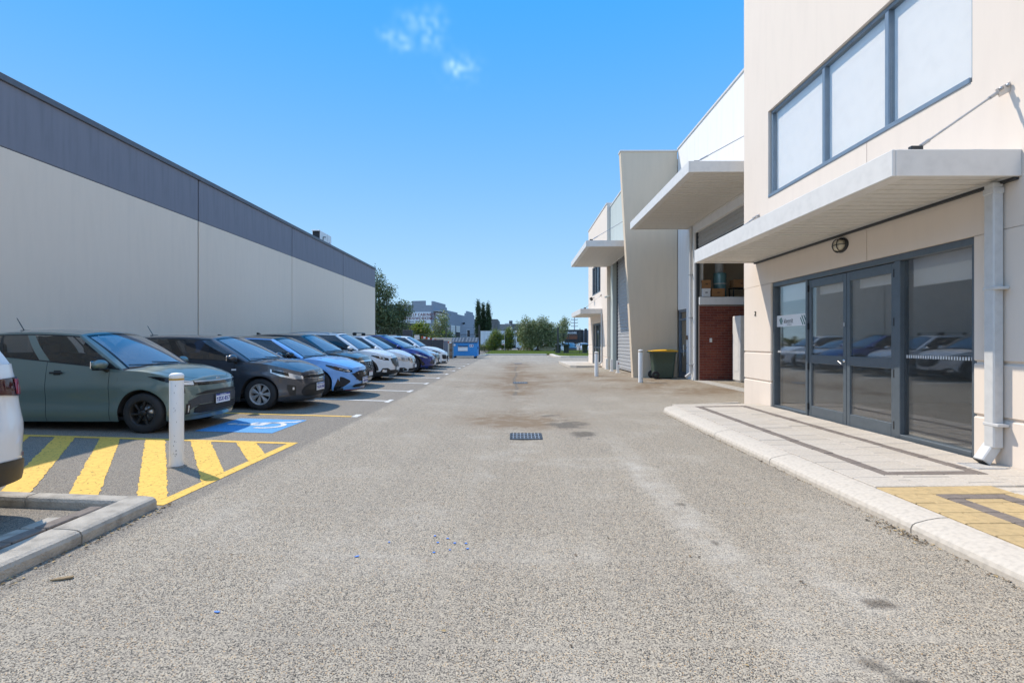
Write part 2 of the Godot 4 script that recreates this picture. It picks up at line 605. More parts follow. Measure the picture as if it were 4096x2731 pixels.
func markings() -> void:
	var ts := [11.67, 13.98, 16.53, 19.0, 21.3, 23.8, 26.1, 28.2, 30.8]
	for d in ts:
		var bays := thing("bay_line", "thin white painted bay line with a short bar at its end", "road marking", Vector3.ZERO, "white bay lines between the parked cars")
		strip(bays, "line", M.line_white, Vector2(-8.4, d), Vector2(-2.97, d), 0.13)
		strip(bays, "end_bar", M.line_white, Vector2(-2.92, d - 0.27), Vector2(-2.92, d + 0.27), 0.10)
	var y := thing("accessible_bay_line", "single yellow painted bay line ending in a white stub beside the dark grey hatchback", "road marking", Vector3.ZERO)
	strip(y, "line", M.line_yellow, Vector2(-8.4, 9.23), Vector2(-2.99, 9.23), 0.10)
	strip(y, "end_bar", M.line_white, Vector2(-2.93, 9.18), Vector2(-2.93, 9.5), 0.11)
	# striped shared space
	var hz := thing("hatched_zone", "yellow striped no parking zone around the white post", "road marking", Vector3.ZERO)
	strip(hz, "border", M.line_yellow, Vector2(-8.4, 6.80), Vector2(-2.94, 6.80), 0.10)
	strip(hz, "border", M.line_yellow, Vector2(-2.99, 4.22), Vector2(-2.99, 6.745), 0.11)
	for k in 9:
		var x0 := -3.72 - 0.605 * k
		var far_p := Vector2(x0, 6.745)
		var w := 0.265
		var x_near := x0 + 0.70 * (6.745 - 4.27)
		var poly := PackedVector2Array()
		if x_near + w <= -3.05:
			poly = PackedVector2Array([far_p, far_p + Vector2(w, 0), Vector2(x_near + w, 4.27), Vector2(x_near, 4.27)])
		else:
			var da := 6.745 - (-3.05 - x0) / 0.70
			var db := 6.745 - (-3.05 - x0 - w) / 0.70
			if x_near > -3.05:
				poly = PackedVector2Array([far_p, far_p + Vector2(w, 0), Vector2(-3.05, db), Vector2(-3.05, da)])
			else:
				poly = PackedVector2Array([far_p, far_p + Vector2(w, 0), Vector2(-3.05, db), Vector2(-3.05, 4.27), Vector2(x_near, 4.27)])
		# ragged edges, worn back by tyres
		var rag := PackedVector2Array()
		for i in poly.size():
			var p := poly[i]
			var q := poly[(i + 1) % poly.size()]
			var n := maxi(1, int((q - p).length() / 0.05))
			var nrm := (q - p).orthogonal().normalized()
			for t in n:
				rag.append(p.lerp(q, float(t) / n) + nrm * (rng.randf_range(-0.010, 0.007) if t > 0 else 0.0))
		flat(hz, "stripe", M.line_yellow, rag, 0.0045)
	# wheelchair sign, head towards the wall
	var b := thing("accessible_symbol", "blue square with a white wheelchair figure painted on the seal", "road marking", Vector3.ZERO)
	flat(b, "blue_square", M.line_blue, PackedVector2Array([Vector2(-4.72, 7.45), Vector2(-4.72, 8.70), Vector2(-3.58, 8.70), Vector2(-3.58, 7.45)]))
	# figure drawn in (s, t): s along the square towards the driveway = down, t towards the bay line = its left
	var o := Vector2(-4.62, 8.08)
	var fig := []
	var head := PackedVector2Array()
	for i in 16:
		head.append(o + Vector2(0.10 + 0.075 * cos(TAU * i / 16), 0.02 + 0.075 * sin(TAU * i / 16)))
	fig.append(head)
	var ring := PackedVector2Array()
	for i in 25:
		var t := deg_to_rad(-140.0 + 250.0 * i / 24.0)
		ring.append(o + Vector2(0.66 + 0.285 * cos(t), 0.0 - 0.285 * sin(t)))
	for i in 25:
		var t := deg_to_rad(110.0 - 250.0 * i / 24.0)
		ring.append(o + Vector2(0.66 + 0.205 * cos(t), 0.0 - 0.205 * sin(t)))
	fig.append(ring)
	fig.append(PackedVector2Array([o + Vector2(0.20, -0.05), o + Vector2(0.20, 0.05), o + Vector2(0.50, 0.06), o + Vector2(0.56, 0.26), o + Vector2(0.92, 0.40), o + Vector2(0.98, 0.50), o + Vector2(1.02, 0.47), o + Vector2(0.98, 0.33), o + Vector2(0.64, 0.20), o + Vector2(0.60, -0.04)]))
	fig.append(PackedVector2Array([o + Vector2(0.32, 0.05), o + Vector2(0.38, 0.22), o + Vector2(0.44, 0.22), o + Vector2(0.40, 0.05)]))
	for i in fig.size():
		flat(b, ["head", "wheel", "body", "arm"][i], M.line_white, fig[i], 0.008)

# ---------------------------------------------------------------- kerbs and paving
# kerb of a profile (offset from its front face, height) swept along points (x, d); the back lies to the left of the way
func kerb_run(parent: Node, pts: Array, prof: Array, m: Material, yb := -99.0) -> void:
	for i in pts.size() - 1:
		var a: Vector2 = pts[i]
		var b: Vector2 = pts[i + 1]
		var dir := (b - a).normalized()
		var gap := 0.006
		var pa: Vector2 = (a - (pts[i - 1] as Vector2)).normalized() if i > 0 else dir
		var pb: Vector2 = ((pts[i + 2] as Vector2) - b).normalized() if i + 2 < pts.size() else dir
		var na := (Vector2(-dir.y, dir.x) + Vector2(-pa.y, pa.x)).normalized()
		var nb := (Vector2(-dir.y, dir.x) + Vector2(-pb.y, pb.x)).normalized()
		a += dir * gap
		b -= dir * gap
		var ya := gy(a.x, a.y) if yb < -90.0 else yb
		var yc := gy(b.x, b.y) if yb < -90.0 else yb
		var ra := PackedVector3Array()
		var rb := PackedVector3Array()
		for p in prof:
			ra.append(V(a.x + na.x * p[0], ya + p[1], a.y + na.y * p[0]))
			rb.append(V(b.x + nb.x * p[0], yc + p[1], b.y + nb.y * p[0]))
		var st := st_new()
		sheet(st, [ra, rb])
		for r in [ra, rb]:
			for k in range(1, prof.size() - 1):
				st.add_vertex(r[0]); st.add_vertex(r[k]); st.add_vertex(r[k + 1])
		part(parent, "kerb_stone", done(st), m)

func kerbs_and_paving() -> void:
	var mount := [[0.0, -0.12], [0.0, 0.035], [0.012, 0.062], [0.035, 0.075], [0.12, 0.098], [0.20, 0.112], [0.265, 0.114], [0.275, 0.10], [0.275, -0.12]]
	var kr := thing("office_kerb", "pale mountable concrete kerb with open joints along the paved office front", "kerb", Vector3.ZERO)
	# walked from far to near the paving lies on the left
	var pts := [Vector2(4.45, 10.62), Vector2(3.55, 10.45), Vector2(3.16, 10.36), Vector2(2.95, 10.22), Vector2(2.86, 10.0), Vector2(2.83, 9.7)]
	var line := []
	for p in pts:
		line.append(p)
	var d := 9.7
	for q in [8.95, 7.36, 5.76, 3.70, 1.9, 0.1, -1.7, -3.5]:
		line.append(Vector2(2.83, q))
	kerb_run(kr, line, mount, M.kerb)
	# bedding under the pavers
	var bed := thing("paving_bed", "sand filled joints under the paving by the glass doors", "paving", Vector3.ZERO)
	bed.remove_meta("category")
	bed.remove_meta("label")
	kind(bed, "structure")
	bx(bed, "sand_bed", M.sand_joint, 3.09, 4.84, -0.05, 0.088, -3.0, 10.3)
	# the pavers, each its own
	var pv := Node3D.new()
	pv.name = called(self, "pavement")
	add_child(pv)
	kind(pv, "structure")
	var border := func(x: float, dd: float) -> bool:
		return (absf(x - 3.50) < 0.06 or absf(x - 4.37) < 0.06) and dd > 4.83 and dd < 9.92 or (absf(dd - 4.89) < 0.061 or absf(dd - 9.86) < 0.061) and x > 3.44 and x < 4.43
	# light field in columns between the dark borders
	var put := func(n: String, x0: float, x1: float, d0: float, d1: float, m: Material) -> void:
		if x1 - x0 < 0.03 or d1 - d0 < 0.03:
			return
		var lift := rng.randf_range(-0.0025, 0.0025)
		var o := part(pv, n, cbox(Vector3(x1 - x0 - 0.007, 0.05, d1 - d0 - 0.007), 0.005), m, V((x0 + x1) / 2.0, 0.086 + lift + 0.012 * (x0 - 3.0), (d0 + d1) / 2.0))
		o.rotation = Vector3(rng.randf_range(-0.004, 0.004), 0, 0.012 + rng.randf_range(-0.004, 0.004))
	for col in [[3.10, 3.44], [3.56, 3.995], [3.995, 4.31], [4.43, 4.85]]:
		var dd := 4.45 + (0.11 if col[0] > 3.6 and col[0] < 4.2 else 0.0)
		if dd > 4.45:
			put.call("paver", col[0], col[1], 4.45, dd, M.paver_light)
		while dd < 10.2:
			var e := minf(dd + 0.30, 10.25)
			var pieces := [[dd, e]]
			if col[0] > 3.5 and col[1] < 4.32:
				# cut round the cross borders
				pieces = []
				for s in [[4.45, 4.83], [4.95, 9.80], [9.92, 10.25]]:
					var a := maxf(dd, s[0])
					var z := minf(e, s[1])
					if z - a > 0.03:
						pieces.append([a, z])
			for s in pieces:
				put.call("paver", col[0], col[1], s[0], s[1], M.paver_light if rng.randf() < 0.6 else M.paver_light_b)
			dd = e
	for x in [3.50, 4.37]:
		var dd := 4.83
		while dd < 9.90:
			put.call("border_paver", x - 0.06, x + 0.06, dd, minf(dd + 0.234, 9.92), M.paver_brown)
			dd += 0.234
		for s in [[4.45, 4.64], [4.64, 4.83], [9.92, 10.25]]:
			put.call("paver", x - 0.06, x + 0.06, s[0], s[1], M.paver_light_b)
	for dd in [4.89, 9.86]:
		var x := 3.56
		while x < 4.30:
			put.call("border_paver", x, minf(x + 0.25, 4.31), dd - 0.06, dd + 0.06, M.paver_brown)
			x += 0.25
	# yellow field with a dark rectangle, towards the viewer
	var row := 0
	var d1 := 4.45
	while d1 > -1.2:
		var d0 := d1 - 0.222
		var x := 3.10 - (0.0 if row % 2 == 0 else 0.165)
		while x < 4.10:
			var x0 := maxf(x, 3.10)
			var x1 := minf(x + 0.33, 4.10)
			var dark_col := false
			if row >= 1:
				for s in [[3.43, 3.56], [3.86, 3.99]]:
					if x1 > s[0] and x0 < s[1]:
						dark_col = true
			if row == 1 and x1 > 3.43 and x0 < 3.99:
				x += 0.33
				continue
			if dark_col:
				for s in [[x0, 3.43], [3.56, 3.86], [3.99, x1]]:
					var a := maxf(x0, s[0])
					var z := minf(x1, s[1])
					put.call("yellow_paver", a, z, d0, d1, M.paver_yellow if rng.randf() < 0.6 else M.paver_yellow_b)
			else:
				put.call("yellow_paver", x0, x1, d0, d1, M.paver_yellow if rng.randf() < 0.6 else M.paver_yellow_b)
			x += 0.33
		if row == 1:
			for s in [[3.10, 3.27], [3.27, 3.43], [3.99, 4.10]]:
				put.call("yellow_paver", s[0], s[1], d0, d1, M.paver_yellow)
			for s in [[3.43, 3.62], [3.62, 3.80], [3.80, 3.99]]:
				put.call("border_paver", s[0], s[1], d0 + 0.10, d1, M.paver_brown)
			for s in [[3.43, 3.56], [3.86, 3.99]]:
				put.call("border_paver", s[0], s[1], d0, d0 + 0.10, M.paver_brown)
			put.call("yellow_paver", 3.56, 3.86, d0, d0 + 0.10, M.paver_yellow_b)
		elif row >= 2:
			for s in [[3.43, 3.56], [3.86, 3.99]]:
				put.call("border_paver", s[0], s[1], d0, d1, M.paver_brown)
		d1 = d0
		row += 1
	# pale edging and the sealed bay beside the yellow pavers
	var ed := thing("bay_edging", "flush pale concrete edging strip at the corner of the yellow pavers", "edging", Vector3.ZERO)
	bx(ed, "edging_stone", M.kerb, 4.11, 4.85, 0.0, 0.112, 4.32, 4.45, 0.006)
	bx(ed, "edging_stone", M.kerb, 4.11, 4.24, 0.0, 0.112, 2.4, 4.31, 0.006)
	bx(ed, "edging_stone", M.kerb, 4.11, 4.24, 0.0, 0.112, 0.4, 2.39, 0.006)
	kind(bx(self, "side_bay", surf("bay_seal", Color(0.20, 0.195, 0.185), 0.95, 0.3, 0.35, 0.9), 4.245, 4.85, 0.0, 0.098, -3.0, 4.31), "structure")
	# island on the parking side
	var kl := thing("island_kerb", "weathered concrete kerb with a cracked joint turning the corner below the striped zone", "kerb", Vector3.ZERO)
	var upright := [[0.0, -0.12], [0.0, 0.055], [0.012, 0.078], [0.035, 0.09], [0.10, 0.098], [0.20, 0.102], [0.212, 0.092], [0.212, -0.12]]
	var pl := []
	for q in [-3.0, -1.2, 0.6, 2.1, 3.42]:
		pl.append(Vector2(-2.93, q))
	pl.append(Vector2(-2.95, 4.17))
	# going away from the viewer the island lies on the left
	kerb_run(kl, pl, upright, M.kerb_old)
	var far := []
	for q in [-8.5, -7.3, -6.1, -4.9, -3.95, -3.17]:
		far.append(Vector2(q, 4.05 + 0.02 * (-3.0 - q)))
	kerb_run(kl, far, [[0.0, -0.14], [0.0, 0.055], [0.012, 0.078], [0.03, 0.086], [0.115, 0.088], [0.127, 0.08], [0.127, -0.16]], M.kerb_old)
	var ip := thing("island_paving", "brown and pale edging bricks laid in two rows behind the island kerb", "paving", Vector3.ZERO)
	var q := -2.0
	var k := 0
	while q < 3.75:
		bx(ip, "brown_brick", M.paver_brown, -3.245, -3.147, -0.1, 0.112 + 0.003 * (k % 3), q, q + 0.225, 0.006)
		if q < 3.6:
			bx(ip, "pale_brick", M.kerb_old, -3.36, -3.25, -0.1, 0.106 + 0.002 * (k % 2), q + 0.02, q + 0.235, 0.008)
		q += 0.235
		k += 1

# ---------------------------------------------------------------- the long warehouse on the parking side
func left_warehouse() -> void:
	var w := thing("warehouse", "long cream tilt-up warehouse with a dark grey band under its parapet behind the parked cars", "building", V(-9, 0, 20))
	var joints := [-9.7, -3.68, 2.34, 8.36, 14.38, 20.40, 26.43, 32.45]
	for i in joints.size() - 1:
		var a: float = joints[i] + 0.027
		var b: float = joints[i + 1] - 0.027
		bx(w, "wall_panel", M.left_cream, -9.2, -9.0, -0.3, 4.765, a, b, 0.008)
		bx(w, "band_panel", M.left_grey, -9.2, -8.997, 4.775, 5.93, a, b, 0.008)
	bx(w, "joint_sealant", M.sealant, -9.21, -9.03, -0.3, 5.9, -9.65, 32.4)
	for i in joints.size() - 1:
		var a: float = joints[i] + (0.002 if i > 0 else 0.0)
		bx(w, "capping", M.capping, -9.28, -8.955, 5.915, 6.04, a, joints[i + 1] + (0.05 if i == joints.size() - 2 else 0.0), 0.01)
	bx(w, "far_wall", M.left_cream, -24.0, -9.205, -0.3, 5.9, 32.25, 32.44)
	bx(w, "near_wall", M.left_cream, -24.0, -9.205, -0.3, 5.9, -9.69, -9.5)
	bx(w, "roof", M.galvanised, -24.0, -9.25, 5.55, 5.62, -9.6, 32.3)
	# cooler on the roof
	var c := thing("rooftop_cooler", "white air conditioning cabinet with an open dark end on the warehouse roof", "air conditioner", V(-10.2, 5.62, 26.7))
	bx(c, "casing", M.white_plastic, -10.42, -10.0, 5.75, 7.02, 25.95, 27.5, 0.02)
	bx(c, "open_end", M.void, -10.39, -10.03, 6.0, 6.98, 25.935, 25.96)
	bx(c, "end_lip", M.white_plastic, -10.42, -10.0, 6.98, 7.03, 25.85, 25.95, 0.008)
	bx(c, "seam", M.galvanised, -9.999, -9.994, 5.78, 7.0, 26.9, 26.92)
	bx(c, "stand", M.galvanised, -10.4, -10.02, 5.6, 5.75, 26.0, 27.4)
	var st := st_new()
	tube_st(st, V(-9.985, 6.3, 26.25), V(-9.985, 6.75, 26.3), 0.02)
	tube_st(st, V(-9.985, 6.75, 26.3), V(-9.97, 6.8, 26.6), 0.02)
	part(c, "pipe", done(st), M.black_plastic, -c.position)
	part(c, "maker_mark", text("f", 0.28, 0.003), M.ink_blue, V(-9.992, 6.52, 27.15) - c.position, Vector3(0, PI / 2, 0))

# canopy: fascia box with a boarded soffit
func canopy(parent: Node3D, x0: float, x1: float, y0: float, y1: float, d0: float, d1: float, board: float, fm: Material, sm: Material) -> void:
	var t := 0.03
	var f := bx(parent, "canopy_fascia", fm, x0, x0 + t, y0, y1, d0, d1, 0.006)
	bx(parent, "canopy_end", fm, x0 + t + 0.001, x1, y0, y1, d0, d0 + t, 0.006)
	bx(parent, "canopy_end", fm, x0 + t + 0.001, x1, y0, y1, d1 - t, d1, 0.006)
	bx(parent, "canopy_roof", M.galvanised, x0 + t, x1, y1 - 0.05, y1 - 0.02, d0 + t, d1 - t)
	bx(parent, "soffit_lip", fm, x0 + t, x0 + 0.16, y0 - 0.001, y0 + 0.025, d0 + t, d1 - t, 0.005)
	bx(parent, "soffit_bead", fm, x1 - 0.045, x1 - 0.004, y0 + 0.0, y0 + 0.05, d0 + t, d1 - t, 0.006)
	var d := d0 + t + 0.004
	var flip := false
	while d < d1 - t - 0.01:
		var e := minf(d + board, d1 - t - 0.002)
		bx(parent, "soffit_board", sm, x0 + 0.165, x1 - 0.05, y0 + 0.022 + (0.006 if flip else 0.0), y0 + 0.05, d + 0.003, e - 0.003, 0.004)
		d = e
		flip = not flip
	bx(parent, "soffit_backing", M.void, x0 + 0.1, x1 - 0.02, y0 + 0.05, y0 + 0.06, d0 + t, d1 - t)

# steel stay from the canopy to the wall
func stay(parent: Node3D, a: Vector3, b: Vector3) -> void:
	var st := st_new()
	tube_st(st, a, b, 0.011)
	tube_st(st, a.lerp(b, 0.06), a.lerp(b, 0.16), 0.018)
	tube_st(st, a.lerp(b, 0.88), a.lerp(b, 0.97), 0.018)
	part(parent, "stay_rod", done(st), M.galvanised, -parent.position)
	part(parent, "stay_bracket", cbox(Vector3(0.12, 0.09, 0.05), 0.006), M.steel_dark, a - parent.position + Vector3(0, -0.015, 0))
	part(parent, "stay_bracket", cbox(Vector3(0.16, 0.09, 0.02), 0.005), M.cream_wall, b - parent.position + Vector3(0.05, 0.02, 0.0), Vector3(0, 0, 0.5))
	var bolt := lathe([[0.0, 0.016], [0.017, 0.014], [0.02, -0.014], [0.0, -0.016]], 8)
	for k in [0.0, 0.07]:
		part(parent, "bolt", bolt, M.galvanised, b - parent.position + Vector3(k, 0.02 + k * 0.5, 0.016), Vector3(PI / 2, 0, 0))

# wall facing the driveway at x with grooved base courses
func grooved_wall(parent: Node3D, m: Material, x: float, d0: float, d1: float, base: float, top: float, t := 0.22) -> void:
	var ys := [base, 0.575, 0.60, 1.135, 1.16, top]
	for k in [0, 2, 4]:
		bx(parent, "wall_block", m, x, x + t, ys[k], ys[k + 1], d0, d1, 0.012)
	bx(parent, "wall_core", m, x + 0.022, x + t - 0.01, base, top - 0.05, d0 + 0.02, d1 - 0.02)

# a window frame ring in the plane x: outer rectangle (d0..d1, y0..y1), bar widths
func frame_bar(parent: Node, n: String, m: Material, x: float, depth: float, d0: float, d1: float, y0: float, y1: float) -> void:
	bx(parent, n, m, x, x + depth, y0, y1, d0, d1, 0.006)

func office_unit() -> void:
	var X := 4.857
	var u := thing("office_unit", "cream rendered office unit numbered 2 with glass double doors and a large upper window", "building", V(X, 0, 8))
	var c: Material = M.cream_wall
	# lower storey either side of the doors
	grooved_wall(u, c, X, 9.83, 10.98, -0.05, 2.485)
	grooved_wall(u, c, X, -6.0, 5.49, -0.05, 2.485)
	# storey above the doors, round the window, and the top
	bx(u, "wall_panel", c, X, X + 0.22, 2.485, 4.13, 7.15, 10.98)
	bx(u, "wall_panel", c, X, X + 0.22, 2.485, 4.13, -6.0, 7.14)
	bx(u, "wall_panel", c, X, X + 0.22, 4.13, 5.80, 9.93, 10.98)
	bx(u, "wall_panel", c, X, X + 0.22, 4.13, 5.80, -6.0, 5.50)
	bx(u, "wall_panel", c, X, X + 0.22, 5.80, 9.2, -6.0, 10.98)
	bx(u, "side_wall", c, X + 0.22, 13.0, -0.05, 9.2, 10.76, 10.98)
	bx(u, "capping", M.capping, X - 0.04, X + 0.3, 9.2, 9.3, -6.0, 11.02)
	# rooms behind the glass
	for s in [[0.10, 2.75, 5.0, 9.9, 10.2], [3.2, 6.1, 5.0, 5.2, 10.2]]:
		var b0: float = s[0]
		var t0: float = s[1]
		var nm := "room_wall"
		bx(u, nm, M.inside_wall, 10.4, 10.5, b0, t0, 1.0, 10.7)
		bx(u, nm, M.inside_wall, X + 0.23, 10.4, b0, t0, 10.6, 10.75)
		bx(u, nm, M.inside_wall, X + 0.23, 10.4, b0, t0, 0.9, 1.0)
		bx(u, "room_floor", M.room_floor, X + 0.05, 10.4, b0 - 0.1, b0, 0.9, 10.75)
		bx(u, "room_ceiling", M.blind, X + 0.23, 10.4, t0, t0 + 0.1, 0.9, 10.75)
	bx(u, "room_wall", M.inside_wall, X + 0.225, X + 0.3, 0.1, 2.75, 0.9, 5.3)
	bx(u, "room_roof", M.inside_dark, X + 0.22, 10.6, 9.0, 9.1, -6.0, 10.76)
	bx(u, "back_wall", M.inside_dark, 10.6, 10.8, -0.05, 9.1, -6.0, 10.9)
	bx(u, "near_end_wall", c, X + 0.22, 10.6, -0.05, 9.1, -6.0, -5.8)
	# the entrance
	var fx := X + 0.035
	var e := Node3D.new()
	e.name = called(u, "entrance")
	u.add_child(e)
	var fm: Material = M.frame_grey
	var base := 0.105
	bx(e, "head", fm, fx, fx + 0.12, 2.40, 2.485, 5.49, 9.83, 0.006)
	bx(e, "sill", fm, fx, fx + 0.12, base - 0.02, base + 0.055, 8.70, 9.77, 0.006)
	bx(e, "sill", fm, fx, fx + 0.12, base - 0.02, base + 0.075, 5.55, 6.60, 0.006)
	bx(e, "threshold", M.galvanised, fx - 0.02, fx + 0.12, base - 0.02, base + 0.012, 6.66, 8.66, 0.004)
	for s in [[9.77, 9.83], [8.66, 8.72], [6.58, 6.68], [5.49, 5.55]]:
		bx(e, "post", fm, fx, fx + 0.12, base - 0.02, 2.40, s[0], s[1], 0.006)
	# sheets of glass beside the doors
	for gx in [0.06, 0.084]:
		bx(e, "side_pane", M.pane, fx + gx, fx + gx + 0.006, base + 0.05, 2.40, 8.72, 9.77)
		bx(e, "side_pane", M.pane, fx + gx, fx + gx + 0.006, base + 0.07, 2.40, 5.55, 6.58)
	# two leaves with a mid rail
	for s in [[7.675, 8.655], [6.685, 7.665]]:
		var door := Node3D.new()
		door.name = called(u, "door")
		u.add_child(door)
		var a: float = s[0]
		var b: float = s[1]
		bx(door, "stile", fm, fx + 0.02, fx + 0.07, base + 0.015, 2.39, a, a + 0.075, 0.005)
		bx(door, "stile", fm, fx + 0.02, fx + 0.07, base + 0.015, 2.39, b - 0.075, b, 0.005)
		bx(door, "top_rail", fm, fx + 0.02, fx + 0.07, 2.26, 2.39, a + 0.076, b - 0.076, 0.005)
		bx(door, "mid_rail", fm, fx + 0.02, fx + 0.07, 1.005, 1.145, a + 0.076, b - 0.076, 0.005)
		bx(door, "bottom_rail", fm, fx + 0.02, fx + 0.07, base + 0.015, base + 0.19, a + 0.076, b - 0.076, 0.005)
		for gx in [0.034, 0.054]:
			bx(door, "pane", M.pane, fx + gx, fx + gx + 0.006, 1.14, 2.265, a + 0.07, b - 0.07)
			bx(door, "pane", M.pane, fx + gx, fx + gx + 0.006, base + 0.185, 1.01, a + 0.07, b - 0.07)
		var hd: float = b if a > 7.6 else a
		for y in [0.28, 0.95, 1.62, 2.25]:
			part(door, "hinge", cbox(Vector3(0.03, 0.11, 0.03), 0.006), M.black_plastic, V(fx + 0.012, y, hd) - u.position)
	var k0 := V(fx + 0.0, 1.075, 7.715) - u.position
	var lock := Node3D.new()
	lock.name = called(u, "door_lock")
	u.add_child(lock)
	part(lock, "escutcheon", lathe([[0.0, 0.018], [0.018, 0.018], [0.024, 0.012], [0.026, 0.0], [0.0, 0.0]], 20), M.chrome, k0 + Vector3(0.02, 0, 0), Vector3(0, 0, PI / 2))
	part(lock, "lever", cbox(Vector3(0.018, 0.018, 0.10), 0.007), M.chrome, k0 + Vector3(-0.035, -0.025, -0.03), Vector3(0.45, 0, 0))
	part(lock, "deadlock", cbox(Vector3(0.02, 0.06, 0.03), 0.005), M.galvanised, V(fx + 0.012, 1.62, 7.71) - u.position)
	# blinds rolled most of the way up
	for s in [[8.74, 9.75, 2.13], [7.76, 8.57, 2.16], [6.77, 7.58, 2.16], [5.57, 6.56, 2.08]]:
		bx(u, "blind", M.blind, fx + 0.16, fx + 0.168, s[2], 2.42, s[0], s[1])
		bx(u, "blind_bar", M.white_plastic, fx + 0.155, fx + 0.173, s[2] - 0.022, s[2], s[0], s[1], 0.006)
	# rows of safety dashes on the side panes
	for s in [[8.76, 9.73], [5.60, 6.55]]:
		var st := st_new()
		var d: float = s[0]
		while d < s[1]:
			box_st(st, V(fx + 0.0565, 1.155, d + 0.016), V(fx + 0.0585, 1.195, d))
			d += 0.037
		kind(part(u, "safety_dashes", done(st), M.sign_white, -u.position), "stuff")
	# sign band seen in the far pane
	var sg := thing("window_sign", "white window sign with green slashes and dark lettering on the glass by the doors", "sign", V(fx + 0.10, 1.64, 9.24))
	bx(sg, "board", M.sign_white, fx + 0.052, fx + 0.057, 1.64, 1.85, 8.722, 9.768)
	part(sg, "lettering", text("kleenit", 0.105, 0.002, "Droid Sans", 400), M.ink_black, V(fx + 0.051, 1.735, 9.36) - sg.position, Vector3(0, -PI / 2, 0))
	part(sg, "small_lettering", text("solutions", 0.04, 0.002, "Droid Sans", 400), mat("ink_grey", Color(0.35, 0.37, 0.37), 0.7), V(fx + 0.051, 1.672, 9.33) - sg.position, Vector3(0, -PI / 2, 0))
	var green := mat("ink_green", Color(0.015, 0.14, 0.12), 0.6)
	for s in [[9.64, 1.72, 0.11], [9.61, 1.735, 0.13], [9.58, 1.755, 0.09], [8.92, 1.71, 0.15], [8.87, 1.73, 0.19], [8.81, 1.74, 0.17], [8.76, 1.76, 0.13]]:
		part(sg, "slash", cbox(Vector3(0.002, s[2], 0.022), 0.0), green, V(fx + 0.0505, s[1] + 0.01, s[0]) - sg.position, Vector3(-0.55, 0, 0))
	# upper window
	var wd := Node3D.new()
	wd.name = called(u, "upper_window")
	u.add_child(wd)
	var wx := X + 0.05
	var wm := surf("window_frame", Color(0.22, 0.28, 0.34), 0.4, 0.06, 0.9, 0.0, 0.3)
	bx(wd, "frame_sill", wm, wx - 0.065, wx + 0.1, 4.13, 4.19, 5.52, 9.91, 0.006)
	bx(wd, "frame_head", wm, wx, wx + 0.1, 5.74, 5.80, 5.52, 9.91, 0.006)
	for s in [[9.86, 9.91], [8.20, 8.27], [6.80, 6.87], [5.52, 5.57]]:
		bx(wd, "mullion", wm, wx, wx + 0.1, 4.19, 5.74, s[0], s[1], 0.006)
	for s in [[8.27, 9.86], [6.87, 8.20], [5.57, 6.80]]:
		for gx in [0.04]:
			bx(wd, "pane", M.pane_upper, wx + gx, wx + gx + 0.006, 4.19, 5.74, s[0], s[1])
		bx(wd, "blind", surf("cloud_white_sheet", Color(0.86, 0.83, 0.77), 0.9, 0.03, 1.6, 0.0), wx + 0.085, wx + 0.092, 4.16, 5.78, s[0] - 0.02, s[1] + 0.02)  # white sheet added behind the glass, standing in for mirrored cloud
	# canopy over the doors
	canopy(u, 3.62, X, 2.956, 3.215, 4.963, 10.46, 0.083, M.metal_white, M.soffit)
	stay(u, V(3.94, 3.26, 5.09), V(4.76, 3.83, 5.09))
	stay(u, V(3.94, 3.26, 10.3), V(4.76, 3.83, 10.3))
	bx(u, "corrugated_edge", M.steel_dark, X - 0.05, X - 0.003, 2.93, 2.957, 4.99, 10.43)
	# oval bulkhead lamp
	var l := thing("bulkhead_lamp", "small oval caged wall lamp under the canopy above the glass doors", "lamp", V(X, 2.80, 7.69))
	var oval := lathe([[0.0, 0.075], [0.06, 0.07], [0.095, 0.045], [0.105, 0.0], [0.0, 0.0]], 24)
	var base_l := part(l, "housing", lathe([[0.0, 0.03], [0.12, 0.03], [0.13, 0.0], [0.0, 0.0]], 24), M.black_plastic, Vector3(-0.001, 0, 0), Vector3(0, 0, PI / 2))
	base_l.scale = Vector3(0.85, 1.0, 1.25)
	var bowl := part(l, "glass_bowl", oval, mat("frosted", Color(0.55, 0.50, 0.38), 0.25), Vector3(-0.03, 0, 0), Vector3(0, 0, PI / 2))
	bowl.scale = Vector3(0.8, 1.0, 1.2)
	var cage := st_new()
	for k in 3:
		var prev := Vector3.ZERO
		for i in 13:
			var t := PI * i / 12.0
			var p := Vector3(-0.03 - 0.085 * sin(t), 0.0, 0.135 * cos(t))
			if k > 0:
				p = Vector3(-0.03 - 0.082 * sin(t), 0.1 * cos(t), -0.05 + 0.1 * (k - 1))
			if i > 0:
				tube_st(cage, prev, p, 0.006, -1.0, 6)
			prev = p
	part(l, "cage", done(cage), M.black_plastic)
	# house number
	var num := thing("house_number", "dark raised numeral 2 on the cream pillar beside the doors", "number", V(X - 0.002, 1.93, 10.45))
	part(num, "numeral", text("2", 0.13, 0.012), mat("bronze", Color(0.10, 0.09, 0.06), 0.4, 0.5), Vector3(-0.004, 0, 0), Vector3(0, -PI / 2, 0))
	# square downpipe with its shoe over a grate
	var dp := thing("square_downpipe", "square grey downpipe with an angled shoe beside the glass doors", "downpipe", V(X - 0.07, 0.1, 5.19))
	bx(dp, "pipe", M.downpipe, X - 0.115, X - 0.012, 0.30, 2.95, 5.13, 5.245, 0.012)
	bx(dp, "collar", M.downpipe, X - 0.12, X - 0.008, 2.84, 2.9, 5.125, 5.25, 0.006)
	for y in [1.88, 0.52]:
		bx(dp, "strap", M.downpipe, X - 0.119, X - 0.003, y, y + 0.03, 5.08, 5.249, 0.004)
	part(dp, "shoe", cbox(Vector3(0.105, 0.20, 0.115), 0.01), M.downpipe, V(X - 0.105, 0.235, 5.215) - dp.position, Vector3(0, 0, -0.6))
